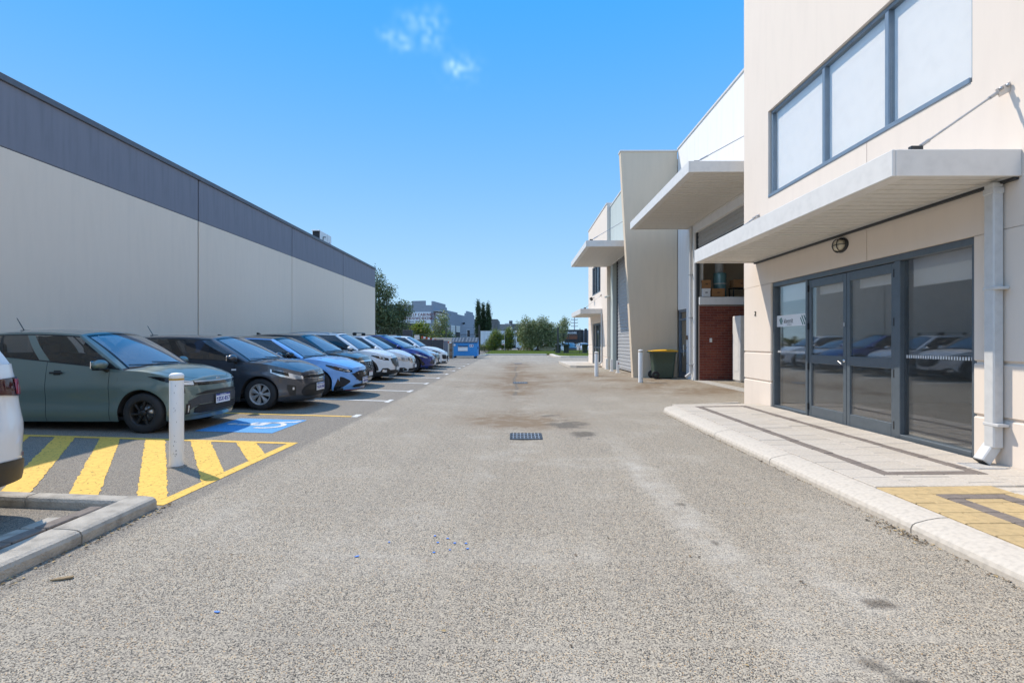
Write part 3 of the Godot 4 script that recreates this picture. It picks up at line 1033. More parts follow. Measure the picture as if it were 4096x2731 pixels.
	part(dp, "shoe_mouth", cbox(Vector3(0.09, 0.01, 0.10), 0.0), M.void, V(X - 0.163, 0.150, 5.215) - dp.position, Vector3(0, 0, -0.6))
	var gt := thing("path_grate", "small metal slotted grate set in the paving below the square downpipe", "grate", V(4.62, 0.115, 5.12))
	bx(gt, "pit", M.void, 4.50, 4.76, 0.10, 0.121, 5.02, 5.24)
	for k in 4:
		var s: Array = [[4.48, 4.78, 5.0, 5.02], [4.48, 4.78, 5.24, 5.26], [4.48, 4.50, 5.02, 5.24], [4.76, 4.78, 5.02, 5.24]][k]
		bx(gt, "rim", M.galvanised, s[0], s[1], 0.10, 0.131, s[2], s[3], 0.003)
	for k in 9:
		part(gt, "bar", cbox(Vector3(0.010, 0.012, 0.22), 0.002), M.galvanised, V(4.516 + 0.028 * k, 0.126, 5.13) - gt.position)

# ---------------------------------------------------------------- the open workshop next door
func workshop_unit() -> void:
	var X := 5.95
	var u := thing("workshop_unit", "tall white workshop unit with its roller door raised and a red brick partition inside", "building", V(X, 0, 15))
	var w: Material = M.white_wall
	# jamb between roller door and side door, wall over them
	var yb := 0.0
	for s in [[yb, 0.575], [0.60, 1.135], [1.16, 5.0]]:
		bx(u, "jamb_block", w, X, X + 0.22, s[0], s[1], 17.22, 18.02, 0.012)
	bx(u, "jamb_core", w, X + 0.02, X + 0.2, yb, 5.0, 17.24, 18.0)
	bx(u, "wall_panel", w, X, X + 0.22, 2.52, 5.0, 18.03, 18.95)
	bx(u, "wall_panel", w, X, X + 0.22, 5.0, 8.43, 11.0, 18.95)
	bx(u, "capping", M.metal_white, X - 0.03, X + 0.26, 8.43, 8.50, 11.0, 18.95, 0.008)
	bx(u, "jamb_near", w, X, X + 0.22, yb, 5.0, 10.99, 11.5)
	# roller curtain, drum side up; slats each
	var y := 4.49
	var st := 0
	while y < 5.25:
		bx(u, "roller_slat", M.roller_beige, X + 0.10 + (0.012 if st % 2 == 0 else 0.0), X + 0.13, y, y + 0.075, 11.5, 17.2, 0.012)
		y += 0.077
		st += 1
	bx(u, "roller_guide", M.steel_dark, X + 0.06, X + 0.16, 0.05, 5.0, 17.13, 17.22, 0.005)
	bx(u, "roller_bottom_bar", M.steel_dark, X + 0.10, X + 0.15, 4.44, 4.49, 11.5, 17.13, 0.006)
	# inside: floor, walls, roof
	kind(bx(self, "workshop_floor", M.concrete, 5.86, 14.0, -0.15, 0.075, 11.5, 17.02), "structure")
	bx(u, "room_wall", M.inside_dark, 13.9, 14.0, 0.0, 8.0, 11.0, 22.0)
	bx(u, "room_wall", M.inside_dark, X + 0.23, 14.0, 2.9, 8.0, 21.8, 22.0)
	bx(u, "room_wall", M.inside_dark, X + 0.23, 14.0, 0.0, 8.0, 11.0, 11.2)
	bx(u, "room_wall", M.inside_dark, X + 0.23, X + 0.3, 2.9, 8.2, 17.2, 22.0)
	bx(u, "room_roof", M.inside_dark, X + 0.2, 14.0, 8.1, 8.3, 11.0, 22.0)
	# brick partition facing the viewer, laid in stretcher bond
	var bd := 17.05
	bx(u, "partition_core", M.mortar, 6.06, 9.5, 0.04, 2.57, bd + 0.012, bd + 0.11)
	var meshes := [cbox(Vector3(0.23, 0.076, 0.09), 0.004), cbox(Vector3(0.115, 0.076, 0.09), 0.004)]
	for r in 30:
		var by := 0.045 + 0.086 * r + 0.038
		if by > 2.55:
			break
		var bxx := 6.075 + (0.0 if r % 2 == 0 else -0.12)
		while bxx < 7.9:
			var cx := bxx + 0.115
			var mi := 0
			if bxx < 6.05:
				cx = 6.075 + 0.0525
				mi = 1
			part(u, "brick", meshes[mi], [M.brick_a, M.brick_b, M.brick_c][rng.randi() % 3], V(cx, by, bd + 0.045 + rng.randf_range(-0.002, 0.002)) - u.position)
			bxx += 0.24
	bx(u, "beam", M.white_wall, 6.07, 9.5, 2.585, 2.84, bd - 0.01, bd + 0.12, 0.004)
	bx(u, "mezzanine_floor", M.inside_dark, 6.07, 13.9, 2.78, 2.86, bd + 0.12, 21.8)
	bx(u, "power_outlet", M.white_plastic, 6.40, 6.485, 1.34, 1.475, bd - 0.015, bd - 0.001, 0.006)
	var flue := tube(V(7.05, 3.5, 17.9), V(7.05, 5.6, 17.9), 0.14, -1.0, 14)
	part(u, "flue", flue, M.inside_wall, -u.position)
	# things stored on the mezzanine
	var wh := thing("water_cylinder", "pale teal metal cylinder standing among boxes on the workshop mezzanine", "tank", V(7.0, 2.86, 17.7))
	part(wh, "shell", lathe([[0.0, 0.86], [0.17, 0.86], [0.205, 0.84], [0.21, 0.8], [0.21, 0.02], [0.2, 0.0], [0.0, 0.0]], 24), paint("teal_enamel", Color(0.16, 0.33, 0.34), 0.0, 0.35))
	part(wh, "band", lathe([[0.212, 0.5], [0.214, 0.49], [0.214, 0.47], [0.212, 0.46]], 24), M.inside_dark)
	carton("carton", "open brown cardboard carton on the mezzanine edge in front of the teal cylinder", V(6.72, 2.86, 17.25), Vector3(0.42, 0.27, 0.3), true)
	carton("carton", "small white carton at the mezzanine edge beside the guide rail", V(6.32, 2.86, 17.25), Vector3(0.26, 0.27, 0.3), false)
	carton("carton", "orange brown carton stacked on the small white carton", V(6.33, 3.135, 17.25), Vector3(0.28, 0.28, 0.28), true)
	var tb := thing("side_table", "small dark four legged table on the mezzanine under a carton", "table", V(7.62, 2.86, 17.6))
	part(tb, "table_top", cbox(Vector3(0.6, 0.03, 0.4), 0.005), M.black_plastic, Vector3(0, 0.32, 0))
	for s in [[-0.26, -0.16], [0.26, -0.16], [-0.26, 0.16], [0.26, 0.16]]:
		part(tb, "leg", cbox(Vector3(0.03, 0.31, 0.03), 0.004), M.black_plastic, Vector3(s[0], 0.155, s[1]))
	carton("carton", "wide brown carton with a printed rim standing on the small dark table", V(7.62, 3.195, 17.6), Vector3(0.5, 0.27, 0.36), true)
	# white cabinet just inside the door and the bags against it
	var cb := thing("white_cabinet", "tall white steel cabinet standing inside the raised roller door", "cabinet", V(7.25, 0.075, 16.2))
	bx(cb, "body", M.metal_white, 6.93, 7.6, 0.13, 2.17, 15.95, 16.5, 0.02)
	bx(cb, "door_panel", M.metal_white, 6.922, 6.93, 0.42, 2.1, 16.06, 16.42, 0.003)
	bx(cb, "plinth", M.metal_white, 6.97, 7.56, 0.075, 0.13, 16.0, 16.45)
	for s in [7.26, 7.42]:
		var bag := thing("dark_bag", "dark zipped bag leaning against the white cabinet", "bag", V(s, 0.075, 15.75), "bags leaning on the white cabinet")
		var blob_m := lathe([[0.0, 0.0], [0.07, 0.01], [0.10, 0.08], [0.105, 0.4], [0.09, 0.68], [0.06, 0.8], [0.0, 0.83]], 14)
		var o := part(bag, "bag_body", blob_m, surf("bag_cloth", Color(0.03, 0.04, 0.045), 0.9, 0.3, 0.2, 0.5))
		o.rotation = Vector3(0.0, 0.0, -0.06)
		var hs := st_new()
		for i in 8:
			var t0 := PI * i / 8.0
			var t1 := PI * (i + 1) / 8.0
			tube_st(hs, Vector3(0.05 * cos(t0), 0.8 + 0.07 * sin(t0), 0.02), Vector3(0.05 * cos(t1), 0.8 + 0.07 * sin(t1), 0.02), 0.008, -1.0, 6)
		part(bag, "strap", done(hs), M.black_plastic)
	# side door by the fin
	var dr := Node3D.new()
	dr.name = called(u, "side_door")
	u.add_child(dr)
	var bl := surf("door_blue", Color(0.17, 0.21, 0.26), 0.45, 0.06, 0.8, 0.0, 0.2)
	bx(dr, "frame_head", bl, X + 0.03, X + 0.12, 2.42, 2.52, 18.03, 18.95, 0.006)
	bx(dr, "stile", bl, X + 0.03, X + 0.12, 0.06, 2.42, 18.03, 18.12, 0.006)
	bx(dr, "stile", bl, X + 0.03, X + 0.12, 0.06, 2.42, 18.85, 18.95, 0.006)
	bx(dr, "transom", bl, X + 0.04, X + 0.11, 2.12, 2.20, 18.12, 18.85, 0.005)
	bx(dr, "mid_rail", bl, X + 0.04, X + 0.11, 0.96, 1.08, 18.12, 18.85, 0.005)
	bx(dr, "bottom_rail", bl, X + 0.04, X + 0.11, 0.08, 0.26, 18.12, 18.85, 0.005)
	for s in [[0.26, 0.96], [1.08, 2.12], [2.20, 2.42]]:
		bx(dr, "pane", M.pane, X + 0.07, X + 0.076, s[0], s[1], 18.12, 18.85)
	bx(dr, "room_dark", M.inside_dark, X + 0.5, X + 0.52, 0.05, 2.6, 17.9, 19.0)
	var hs := st_new()
	tube_st(hs, V(X - 0.03, 0.85, 18.2), V(X - 0.03, 1.25, 18.2), 0.014)
	tube_st(hs, V(X - 0.03, 0.87, 18.2), V(X + 0.04, 0.87, 18.2), 0.012)
	tube_st(hs, V(X - 0.03, 1.23, 18.2), V(X + 0.04, 1.23, 18.2), 0.012)
	part(dr, "pull_handle", done(hs), M.chrome, -u.position)
	part(u, "key_switch", cbox(Vector3(0.06, 0.15, 0.09), 0.01), mat("switch_brown", Color(0.12, 0.08, 0.05), 0.5), V(X - 0.03, 1.5, 17.88) - u.position)
	canopy(u, 3.93, X, 5.235, 5.49, 11.73, 17.77, 0.105, M.metal_white, M.soffit)
	stay(u, V(4.18, 5.54, 11.95), V(5.86, 6.45, 11.95))
	# round downpipe
	var dp := thing("round_downpipe", "round white downpipe on the jamb of the open workshop", "downpipe", V(X - 0.06, 0.1, 17.38))
	var ps := st_new(true)
	tube_st(ps, V(X - 0.06, 0.28, 17.38), V(X - 0.06, 5.24, 17.38), 0.045, -1.0, 14, false)
	part(dp, "pipe", done(ps), M.downpipe, -dp.position)
	part(dp, "shoe", tube(V(X - 0.06, 0.30, 17.38), V(X - 0.24, 0.16, 17.36), 0.045, 0.048, 12), M.downpipe, -dp.position)
	for yy in [0.55, 2.15, 3.6]:
		bx(dp, "strap", M.galvanised, X - 0.115, X - 0.003, yy, yy + 0.035, 17.31, 17.45, 0.004)
	# the leaning fin
	var f := thing("fin_wall", "tall beige blade wall whose front edge leans out over the driveway", "wall", V(5.0, 0, 19.1))
	var pts := PackedVector2Array([Vector2(4.31, -0.05), Vector2(5.93, -0.05), Vector2(5.93, 8.37), Vector2(3.835, 8.37)])
	part(f, "blade", slab(V(0, 0, 18.95), Vector3(1, 0, 0), Vector3(0, 1, 0), Vector3(0, 0, -0.3), pts), M.fin_wall, -f.position)
	bx(f, "capping", M.metal_white, 3.81, 5.96, 8.372, 8.43, 18.92, 19.28, 0.008)

func carton(n: String, label: String, at: Vector3, s: Vector3, brown: bool) -> void:
	var t := thing(n, label, "box", at, "boxes stored on the mezzanine")
	var m: Material = surf("card_brown", Color(0.36, 0.18, 0.075), 0.9, 0.15, 0.5, 0.1) if brown else M.sign_white
	part(t, "box_body", cbox(Vector3(s.x, s.y, s.z), 0.004), m, Vector3(0, s.y / 2, 0))
	part(t, "lid", cbox(Vector3(s.x + 0.012, s.y * 0.28, s.z + 0.012), 0.004), m, Vector3(0, s.y * 0.86, 0))
	part(t, "hand_hole", cbox(Vector3(0.08, 0.03, 0.004), 0.0), M.void, Vector3(0, s.y * 0.5, s.z / 2 + 0.002))

# ---------------------------------------------------------------- third unit
func far_unit() -> void:
	var u := thing("corner_unit", "cream and pale green unit with a corrugated roller door beyond the leaning blade wall", "building", V(4.5, 0, 26))
	var c: Material = M.cream_wall
	# cream office end
	var X := 4.42
	for s in [[25.1, 27.05], [29.98, 31.6]]:
		for yy in [[0.02, 0.575], [0.60, 1.135], [1.16, 2.38]]:
			bx(u, "wall_block", c, X, X + 0.25, yy[0], yy[1], s[0], s[1], 0.012)
		bx(u, "wall_core", c, X + 0.02, X + 0.23, 0.02, 2.37, s[0] + 0.02, s[1] - 0.02)
	bx(u, "wall_panel", c, X, X + 0.25, 2.38, 4.0, 25.1, 31.6)
	bx(u, "wall_panel", c, X, X + 0.25, 4.0, 5.62, 25.1, 27.05)
	bx(u, "wall_panel", c, X, X + 0.25, 4.0, 5.62, 29.98, 31.6)
	bx(u, "wall_panel", c, X, X + 0.25, 5.62, 8.10, 25.1, 31.6)
	bx(u, "capping", M.metal_white, X - 0.03, X + 0.3, 8.10, 8.17, 25.08, 31.63, 0.008)
	bx(u, "far_side_wall", c, X + 0.25, 16.0, 0.0, 8.1, 31.35, 31.6)
	bx(u, "near_side_wall", M.fin_wall, 4.75, 16.0, 0.0, 8.2, 19.26, 19.5)
	bx(u, "roof", M.galvanised, X + 0.25, 16.0, 7.6, 7.7, 19.4, 31.4)
	bx(u, "room_back", M.inside_dark, 9.0, 9.2, 0.0, 7.6, 19.4, 31.4)
	# upper window
	var wm: Material = M.frame_grey
	var wd := Node3D.new()
	wd.name = called(u, "upper_window")
	u.add_child(wd)
	bx(wd, "frame_sill", wm, X + 0.0, X + 0.12, 4.0, 4.07, 27.05, 29.98, 0.006)
	bx(wd, "frame_head", wm, X + 0.03, X + 0.12, 5.55, 5.62, 27.05, 29.98, 0.006)
	for d in [27.05, 27.98, 28.95, 29.90]:
		bx(wd, "mullion", wm, X + 0.03, X + 0.12, 4.07, 5.55, d, d + 0.08, 0.006)
	for s in [[27.13, 27.98], [28.06, 28.95], [29.03, 29.90]]:
		bx(wd, "pane", M.pane, X + 0.09, X + 0.096, 4.07, 5.55, s[0], s[1])
	bx(u, "room_floor", M.inside_dark, X + 0.26, 9.0, 3.4, 3.5, 25.2, 31.3)
	# entrance
	var e := Node3D.new()
	e.name = called(u, "entrance")
	u.add_child(e)
	bx(e, "head", wm, X + 0.06, X + 0.16, 2.28, 2.38, 27.05, 29.98, 0.006)
	for d in [27.05, 27.95, 28.95, 29.88]:
		bx(e, "post", wm, X + 0.06, X + 0.16, 0.1, 2.28, d, d + 0.1, 0.006)
	for s in [[27.15, 27.95], [28.05, 28.95], [29.05, 29.88]]:
		bx(e, "pane", M.pane, X + 0.10, X + 0.106, 0.2, 2.28, s[0], s[1])
		bx(e, "mid_rail", wm, X + 0.08, X + 0.13, 0.98, 1.09, s[0], s[1], 0.004)
		bx(e, "bottom_rail", wm, X + 0.08, X + 0.13, 0.1, 0.2, s[0], s[1], 0.004)
	canopy(u, 3.29, X, 2.80, 3.06, 26.5, 30.8, 0.14, M.metal_white, M.soffit)
	stay(u, V(3.55, 3.1, 26.7), V(4.35, 3.75, 26.7))
	# green roller bay
	var G := 4.58
	bx(u, "pilaster", M.green_wall, G, G + 0.3, 0.02, 7.92, 24.5, 25.08, 0.01)
	bx(u, "pilaster_reveal", M.teal_trim, G + 0.301, 4.9, 0.02, 5.2, 24.5, 24.9)
	bx(u, "wall_panel", M.green_wall, G, G + 0.3, 5.2, 7.92, 19.5, 24.49)
	bx(u, "capping", M.metal_white, G - 0.03, G + 0.34, 7.92, 7.99, 19.3, 25.06, 0.008)
	var y := 0.09
	var k := 0
	while y < 5.2:
		bx(u, "roller_slat", M.roller, 4.80 + (0.016 if k % 2 == 0 else 0.0), 4.84, y, y + 0.0755, 19.6, 24.45, 0.014)
		y += 0.0775
		k += 1
	bx(u, "roller_guide", M.steel_dark, 4.77, 4.88, 0.05, 5.2, 24.42, 24.50, 0.005)
	canopy(u, 2.67, G, 5.02, 5.26, 19.75, 25.2, 0.12, M.metal_white, M.soffit)
	stay(u, V(2.9, 5.31, 19.95), V(4.5, 6.25, 19.95))
	# floodlight under the window, hook and camera
	var fl := thing("wall_floodlight", "black floodlight under the upper window of the corner unit", "lamp", V(X - 0.12, 3.78, 29.2))
	part(fl, "head", cbox(Vector3(0.12, 0.2, 0.26), 0.015), M.black_plastic, Vector3(-0.05, 0, 0), Vector3(0, 0, 0.5))
	part(fl, "arm", cbox(Vector3(0.22, 0.03, 0.03), 0.004), M.black_plastic, Vector3(0.03, 0.06, 0))
	var cam := thing("security_camera", "small pale security camera on the edge of the green roller bay", "camera", V(G - 0.16, 3.55, 25.0))
	part(cam, "body", tube(Vector3(-0.12, -0.03, 0.05), Vector3(0.04, 0.02, -0.02), 0.05, 0.05, 12), M.white_plastic)
	part(cam, "bracket", tube(Vector3(0.0, 0.0, 0), Vector3(0.16, 0.06, -0.02), 0.018), M.white_plastic)
	# paved step in front of the entrance
	var st := thing("entrance_step", "raised pale paved landing with a rounded kerb before the corner unit entrance", "paving", V(3.6, 0, 29.5))
	part(st, "slab", prism(PackedVector2Array([Vector2(4.44, 26.75), Vector2(3.15, 26.75), Vector2(2.92, 27.05), Vector2(2.86, 27.5), Vector2(2.82, 32.8), Vector2(4.44, 32.8)]), -0.05, 0.105), M.paver_light, -st.position)
	part(st, "kerb_edge", prism(PackedVector2Array([Vector2(4.40, 26.62), Vector2(3.10, 26.62), Vector2(2.80, 26.98), Vector2(2.74, 27.5), Vector2(2.70, 32.8), Vector2(2.90, 32.8), Vector2(2.92, 27.5), Vector2(2.98, 27.1), Vector2(3.2, 26.82), Vector2(4.40, 26.82)]), -0.05, 0.112), M.kerb, -st.position)
	# downpipe by the entrance
	var dp := thing("round_downpipe", "slim white downpipe beside the corner unit entrance", "downpipe", V(X - 0.05, 0.1, 26.35))
	part(dp, "pipe", tube(V(X - 0.05, 0.3, 26.38), V(X - 0.05, 2.82, 26.38), 0.045, -1.0, 12), M.downpipe, -dp.position)
	part(dp, "shoe", tube(V(X - 0.05, 0.32, 26.38), V(X - 0.26, 0.16, 26.36), 0.045, -1.0, 12), M.downpipe, -dp.position)

# ---------------------------------------------------------------- posts, drains, bin
func bollard(label: String, x: float, d: float, h: float, r: float, group := "") -> void:
	var y := gy(x, d)
	var b := thing("bollard", label, "bollard", V(x, y, d), group)
	part(b, "post", lathe([[r, -0.05], [r, h - 0.045], [r * 0.985, h - 0.042], [r * 0.985, h - 0.04]], 28), M.bollard_white)
	part(b, "cap", lathe([[r * 1.0, h - 0.04], [r * 1.03, h - 0.036], [r * 1.03, h - 0.02], [r * 0.96, h - 0.006], [r * 0.7, h + 0.006], [0.0, h + 0.012]], 28), M.bollard_white)
	part(b, "tape_band", lathe([[r + 0.001, h - 0.068], [r + 0.002, h - 0.066], [r + 0.002, h - 0.05], [r + 0.001, h - 0.048]], 28), M.tape_gold)
	part(b, "base_ring", lathe([[r + 0.03, -0.01], [r + 0.028, 0.006], [r + 0.002, 0.012], [r - 0.01, 0.012]], 24), M.sand_joint)
	# scrapes through the paint
	var st := st_new()
	var ang := 0.35
	for k in 26:
		var yy := h * (0.12 + 0.82 * rng.randf())
		if k < 8:
			yy = h * rng.randf_range(0.11, 0.15)
		var t := PI / 2 - ang + rng.randf_range(-0.28, 0.22)
		var w := rng.randf_range(0.02, 0.09)
		var hh := rng.randf_range(0.003, 0.014)
		var tl := rng.randf_range(-0.012, 0.012)
		var p := func(a: float, b2: float) -> Vector3: return Vector3((r + 0.0012) * cos(a), b2, (r + 0.0012) * sin(a))
		quad(st, p.call(t, yy), p.call(t + w * 0.4, yy + hh + tl), p.call(t + w, yy + hh * 0.6), p.call(t + w * 0.6, yy - hh * 0.5))
	part(b, "scrapes", done(st), M.steel_dark)

func drain(label: String, x: float, d: float, w: float, l: float) -> void:
	var y := gy(x, d)
	var t := thing("drain_grate", label, "drain", V(x, y, d))
	part(t, "pit", cbox(Vector3(w, 0.004, l)), M.void, Vector3(0, 0.004, 0))
	for s in [-1.0, 1.0]:
		part(t, "rim", cbox(Vector3(w + 0.05, 0.02, 0.025), 0.003), M.steel_dark, Vector3(0, 0.004, s * (l / 2 + 0.012)))
		part(t, "rim", cbox(Vector3(0.025, 0.02, l), 0.003), M.steel_dark, Vector3(s * (w / 2 + 0.012), 0.004, 0))
	for k in 8:
		part(t, "bar", cbox(Vector3(0.012, 0.012, l), 0.002), M.galvanised, Vector3(-w / 2 + w * (k + 0.5) / 8.0, 0.012, 0))
	for k in 3:
		part(t, "cross_bar", cbox(Vector3(w, 0.010, 0.016), 0.002), M.galvanised, Vector3(0, 0.011, -l / 2 + l * (k + 0.5) / 3.0))

func wheelie_bin(label: String, at: Vector3, turn: float, body: Material, lid: Material, s := 1.0, group := "") -> Node3D:
	var b := thing("wheelie_bin", label, "bin", at, group, turn)
	# faces local +x; handle and wheels at -x
	var rings := []
	for r in [[0.05, 0.36, 0.24], [0.5, 0.40, 0.275], [0.93, 0.44, 0.305], [0.94, 0.465, 0.325], [1.0, 0.465, 0.325]]:
		var row := PackedVector3Array()
		for i in 33:
			var t := TAU * (i % 32) / 32.0
			var cx := signf(cos(t)) * pow(absf(cos(t)), 0.35)
			var cz := signf(sin(t)) * pow(absf(sin(t)), 0.35)
			row.append(Vector3(r[1] * cx, r[0], r[2] * cz) * s)
		rings.append(row)
	var st := st_new(true)
	sheet(st, rings)
	part(b, "tub", done(st), body)
	part(b, "bottom", cbox(Vector3(0.68, 0.03, 0.44) * s, 0.01), body, Vector3(0, 0.06, 0) * s)
	var ls := st_new(true)
	var rows := []
	for i in 9:
		var u := -1.0 + 2.0 * i / 8.0
		var row := PackedVector3Array()
		for j in 9:
			var v := -1.0 + 2.0 * j / 8.0
			row.append(Vector3(0.485 * u, 1.005 + 0.075 * (1.0 - 0.55 * pow(absf(u), 3.0)) * (1.0 - 0.5 * pow(absf(v), 4.0)) + 0.02 * u, 0.335 * v) * s)
		rows.append(row)
	sheet(ls, rows)
	part(b, "lid", done(ls), lid)
	part(b, "lid_rim", cbox(Vector3(0.97, 0.035, 0.67) * s, 0.012), lid, Vector3(0, 1.018, 0) * s)
	part(b, "handle", tube(Vector3(-0.52, 0.99, -0.24) * s, Vector3(-0.52, 0.99, 0.24) * s, 0.018 * s), body)
	for z in [-0.22, 0.22]:
		part(b, "handle_arm", cbox(Vector3(0.12, 0.05, 0.03) * s, 0.006), body, Vector3(-0.475, 0.98, z) * s)
	for z in [-0.27, 0.27]:
		var wh := part(b, "wheel", lathe([[0.0, 0.03], [0.06, 0.03], [0.10, 0.034], [0.135, 0.03], [0.145, 0.0], [0.135, -0.03], [0.10, -0.034], [0.0, -0.03]], 24), M.rubber, Vector3(-0.34, 0.145, z) * s, Vector3(PI / 2, 0, 0))
		wh.scale = Vector3.ONE * s
		part(wh, "hub", lathe([[0.0, 0.04], [0.05, 0.036], [0.055, 0.0]], 16), body)
	return b

func yard_furniture() -> void:
	bollard("white round bollard with scraped paint standing in the yellow striped zone", -3.66, 5.47, 0.995, 0.068)
	bollard("white round bollard beside the foot of the leaning blade wall and wheelie bin", 4.06, 16.8, 1.07, 0.078)
	bollard("white round bollard in front of the corner unit roller door", 3.13, 20.1, 0.96, 0.08)
	for s in [[4.36, 24.8, 0.5], [4.30, 23.2, 0.53], [4.34, 22.0, 0.52]]:
		var p := thing("square_post", "short square white guard post beside the corrugated roller door", "bollard", V(s[0], gy(s[0], s[1]), s[1]), "short guard posts at the roller door")
		part(p, "post", cbox(Vector3(0.10, s[2], 0.10), 0.006), M.bollard_white, Vector3(0, s[2] / 2, 0))
		part(p, "foot_plate", cbox(Vector3(0.2, 0.012, 0.2), 0.003), M.bollard_white, Vector3(0, 0.006, 0))
		if s[1] == 22.0:
			part(p, "red_reflector", lathe([[0.0, 0.004], [0.025, 0.003], [0.028, 0.0], [0.0, 0.0]], 14), M.ink_red, Vector3(0.02, s[2] * 0.76, 0.052), Vector3(PI / 2, 0, 0))
	drain("steel drain grate in the driveway nearest the oil stains", 0.14, 7.76, 0.44, 0.46)
	drain("steel drain grate in the driveway in front of the leaning blade wall", 0.12, 17.8, 0.46, 0.5)
	drain("steel drain grate in the driveway before the corner unit landing", 0.1, 33.3, 0.46, 0.6)
	wheelie_bin("dark green wheelie bin with a yellow lid against the leaning blade wall", V(5.22, gy(5.1, 18.2), 18.35), 0.0, surf("bin_green", Color(0.055, 0.085, 0.06), 0.5, 0.12, 0.5, 0.0), mat("lid_yellow", Color(0.72, 0.38, 0.015), 0.45), 0.96)
	# chips of blue on the seal, a bark scrap
	var chip := mat("blue_chip", Color(0.10, 0.26, 0.74), 0.5)
	for s in [[-0.56, 3.45, 0.028], [-0.60, 3.74, 0.03], [-0.50, 3.70, 0.03], [-0.56, 3.62, 0.03], [-0.44, 3.62, 0.034], [-0.36, 3.62, 0.032], [-0.34, 3.53, 0.03], [-0.46, 3.50, 0.02], [-0.9, 3.6, 0.02], [-1.05, 3.35, 0.05], [-1.55, 2.63, 0.05]]:
		s[2] *= 0.7
		var o := thing("blue_fleck", "small flake of blue plastic lying on the driveway", "litter", V(s[0], gy(s[0], s[1]) + 0.004, s[1]), "blue flakes scattered on the driveway")
		part(o, "flake", slab(Vector3.ZERO, Vector3(1, 0, 0), Vector3(0, 0, 1), Vector3(0, 0.003, 0), PackedVector2Array([Vector2(-s[2] / 2, 0), Vector2(0, -0.006), Vector2(s[2] / 2, -0.002), Vector2(0.3 * s[2], 0.007), Vector2(-0.2 * s[2], 0.008)])), chip, Vector3.ZERO, Vector3(0, rng.randf_range(-0.5, 0.8), 0))
	var bark := thing("bark_scrap", "dry curled scrap of bark lying beside the island kerb", "litter", V(-2.62, gy(-2.62, 2.9), 2.92))
	part(bark, "strip", slab(Vector3.ZERO, Vector3(1, 0, 0), Vector3(0, 0, 1), Vector3(0, 0.008, 0), PackedVector2Array([Vector2(-0.05, 0.012), Vector2(-0.02, -0.014), Vector2(0.05, -0.02), Vector2(0.055, 0.0), Vector2(0.0, 0.014)])), surf("bark", Color(0.42, 0.30, 0.17), 0.9, 0.4, 0.1, 0.5), Vector3(0, 0.004, 0), Vector3(0, 0.3, 0))

	# dry leaves and grit swept against the kerbs
	var leaf := st_new()
	quad(leaf, Vector3(-0.011, 0.001, 0.0), Vector3(0.0, 0.004, 0.007), Vector3(0.014, 0.002, 0.0), Vector3(0.001, 0.0045, -0.006))
	var mm := MultiMesh.new()
	mm.transform_format = MultiMesh.TRANSFORM_3D
	mm.use_colors = true
	mm.mesh = done(leaf)
	mm.instance_count = 900
	for i in 900:
		var x := 0.0
		var d := 0.0
		if i < 430:
			x = 2.83 - absf(rng.randfn()) * 0.035
			d = rng.randf_range(1.6, 9.8)
			if i < 120:
				d = 3.72 + rng.randfn() * 0.12
				x = 2.80 - absf(rng.randfn()) * 0.05
		elif i < 760:
			x = -2.92 + absf(rng.randfn()) * 0.04
			d = rng.randf_range(1.6, 4.3)
		else:
			x = rng.randf_range(-2.6, 2.6)
			d = 2.0 + 9.0 * rng.randf()
		var s := rng.randf_range(0.4, 1.3)
		mm.set_instance_transform(i, Transform3D(Basis.from_euler(Vector3(rng.randf_range(-0.3, 0.3), rng.randf() * TAU, 0)).scaled(Vector3.ONE * s), V(x, gy(x, d) + 0.004, d)))
		var t := rng.randf()
		mm.set_instance_color(i, Color(0.20, 0.13, 0.07).lerp(Color(0.05, 0.04, 0.03), t) if rng.randf() < 0.7 else Color(0.42, 0.30, 0.14))
	var mi := MultiMeshInstance3D.new()
	mi.multimesh = mm
	mi.name = called(self, "leaf_litter")
	var lm := mat("litter", Color(1, 1, 1), 0.9)
	lm.vertex_color_use_as_albedo = true
	mi.material_override = lm
	add_child(mi)
	kind(mi, "stuff")
	tag(mi, "dry brown leaf crumbs and grit swept against the kerbs", "leaf litter")

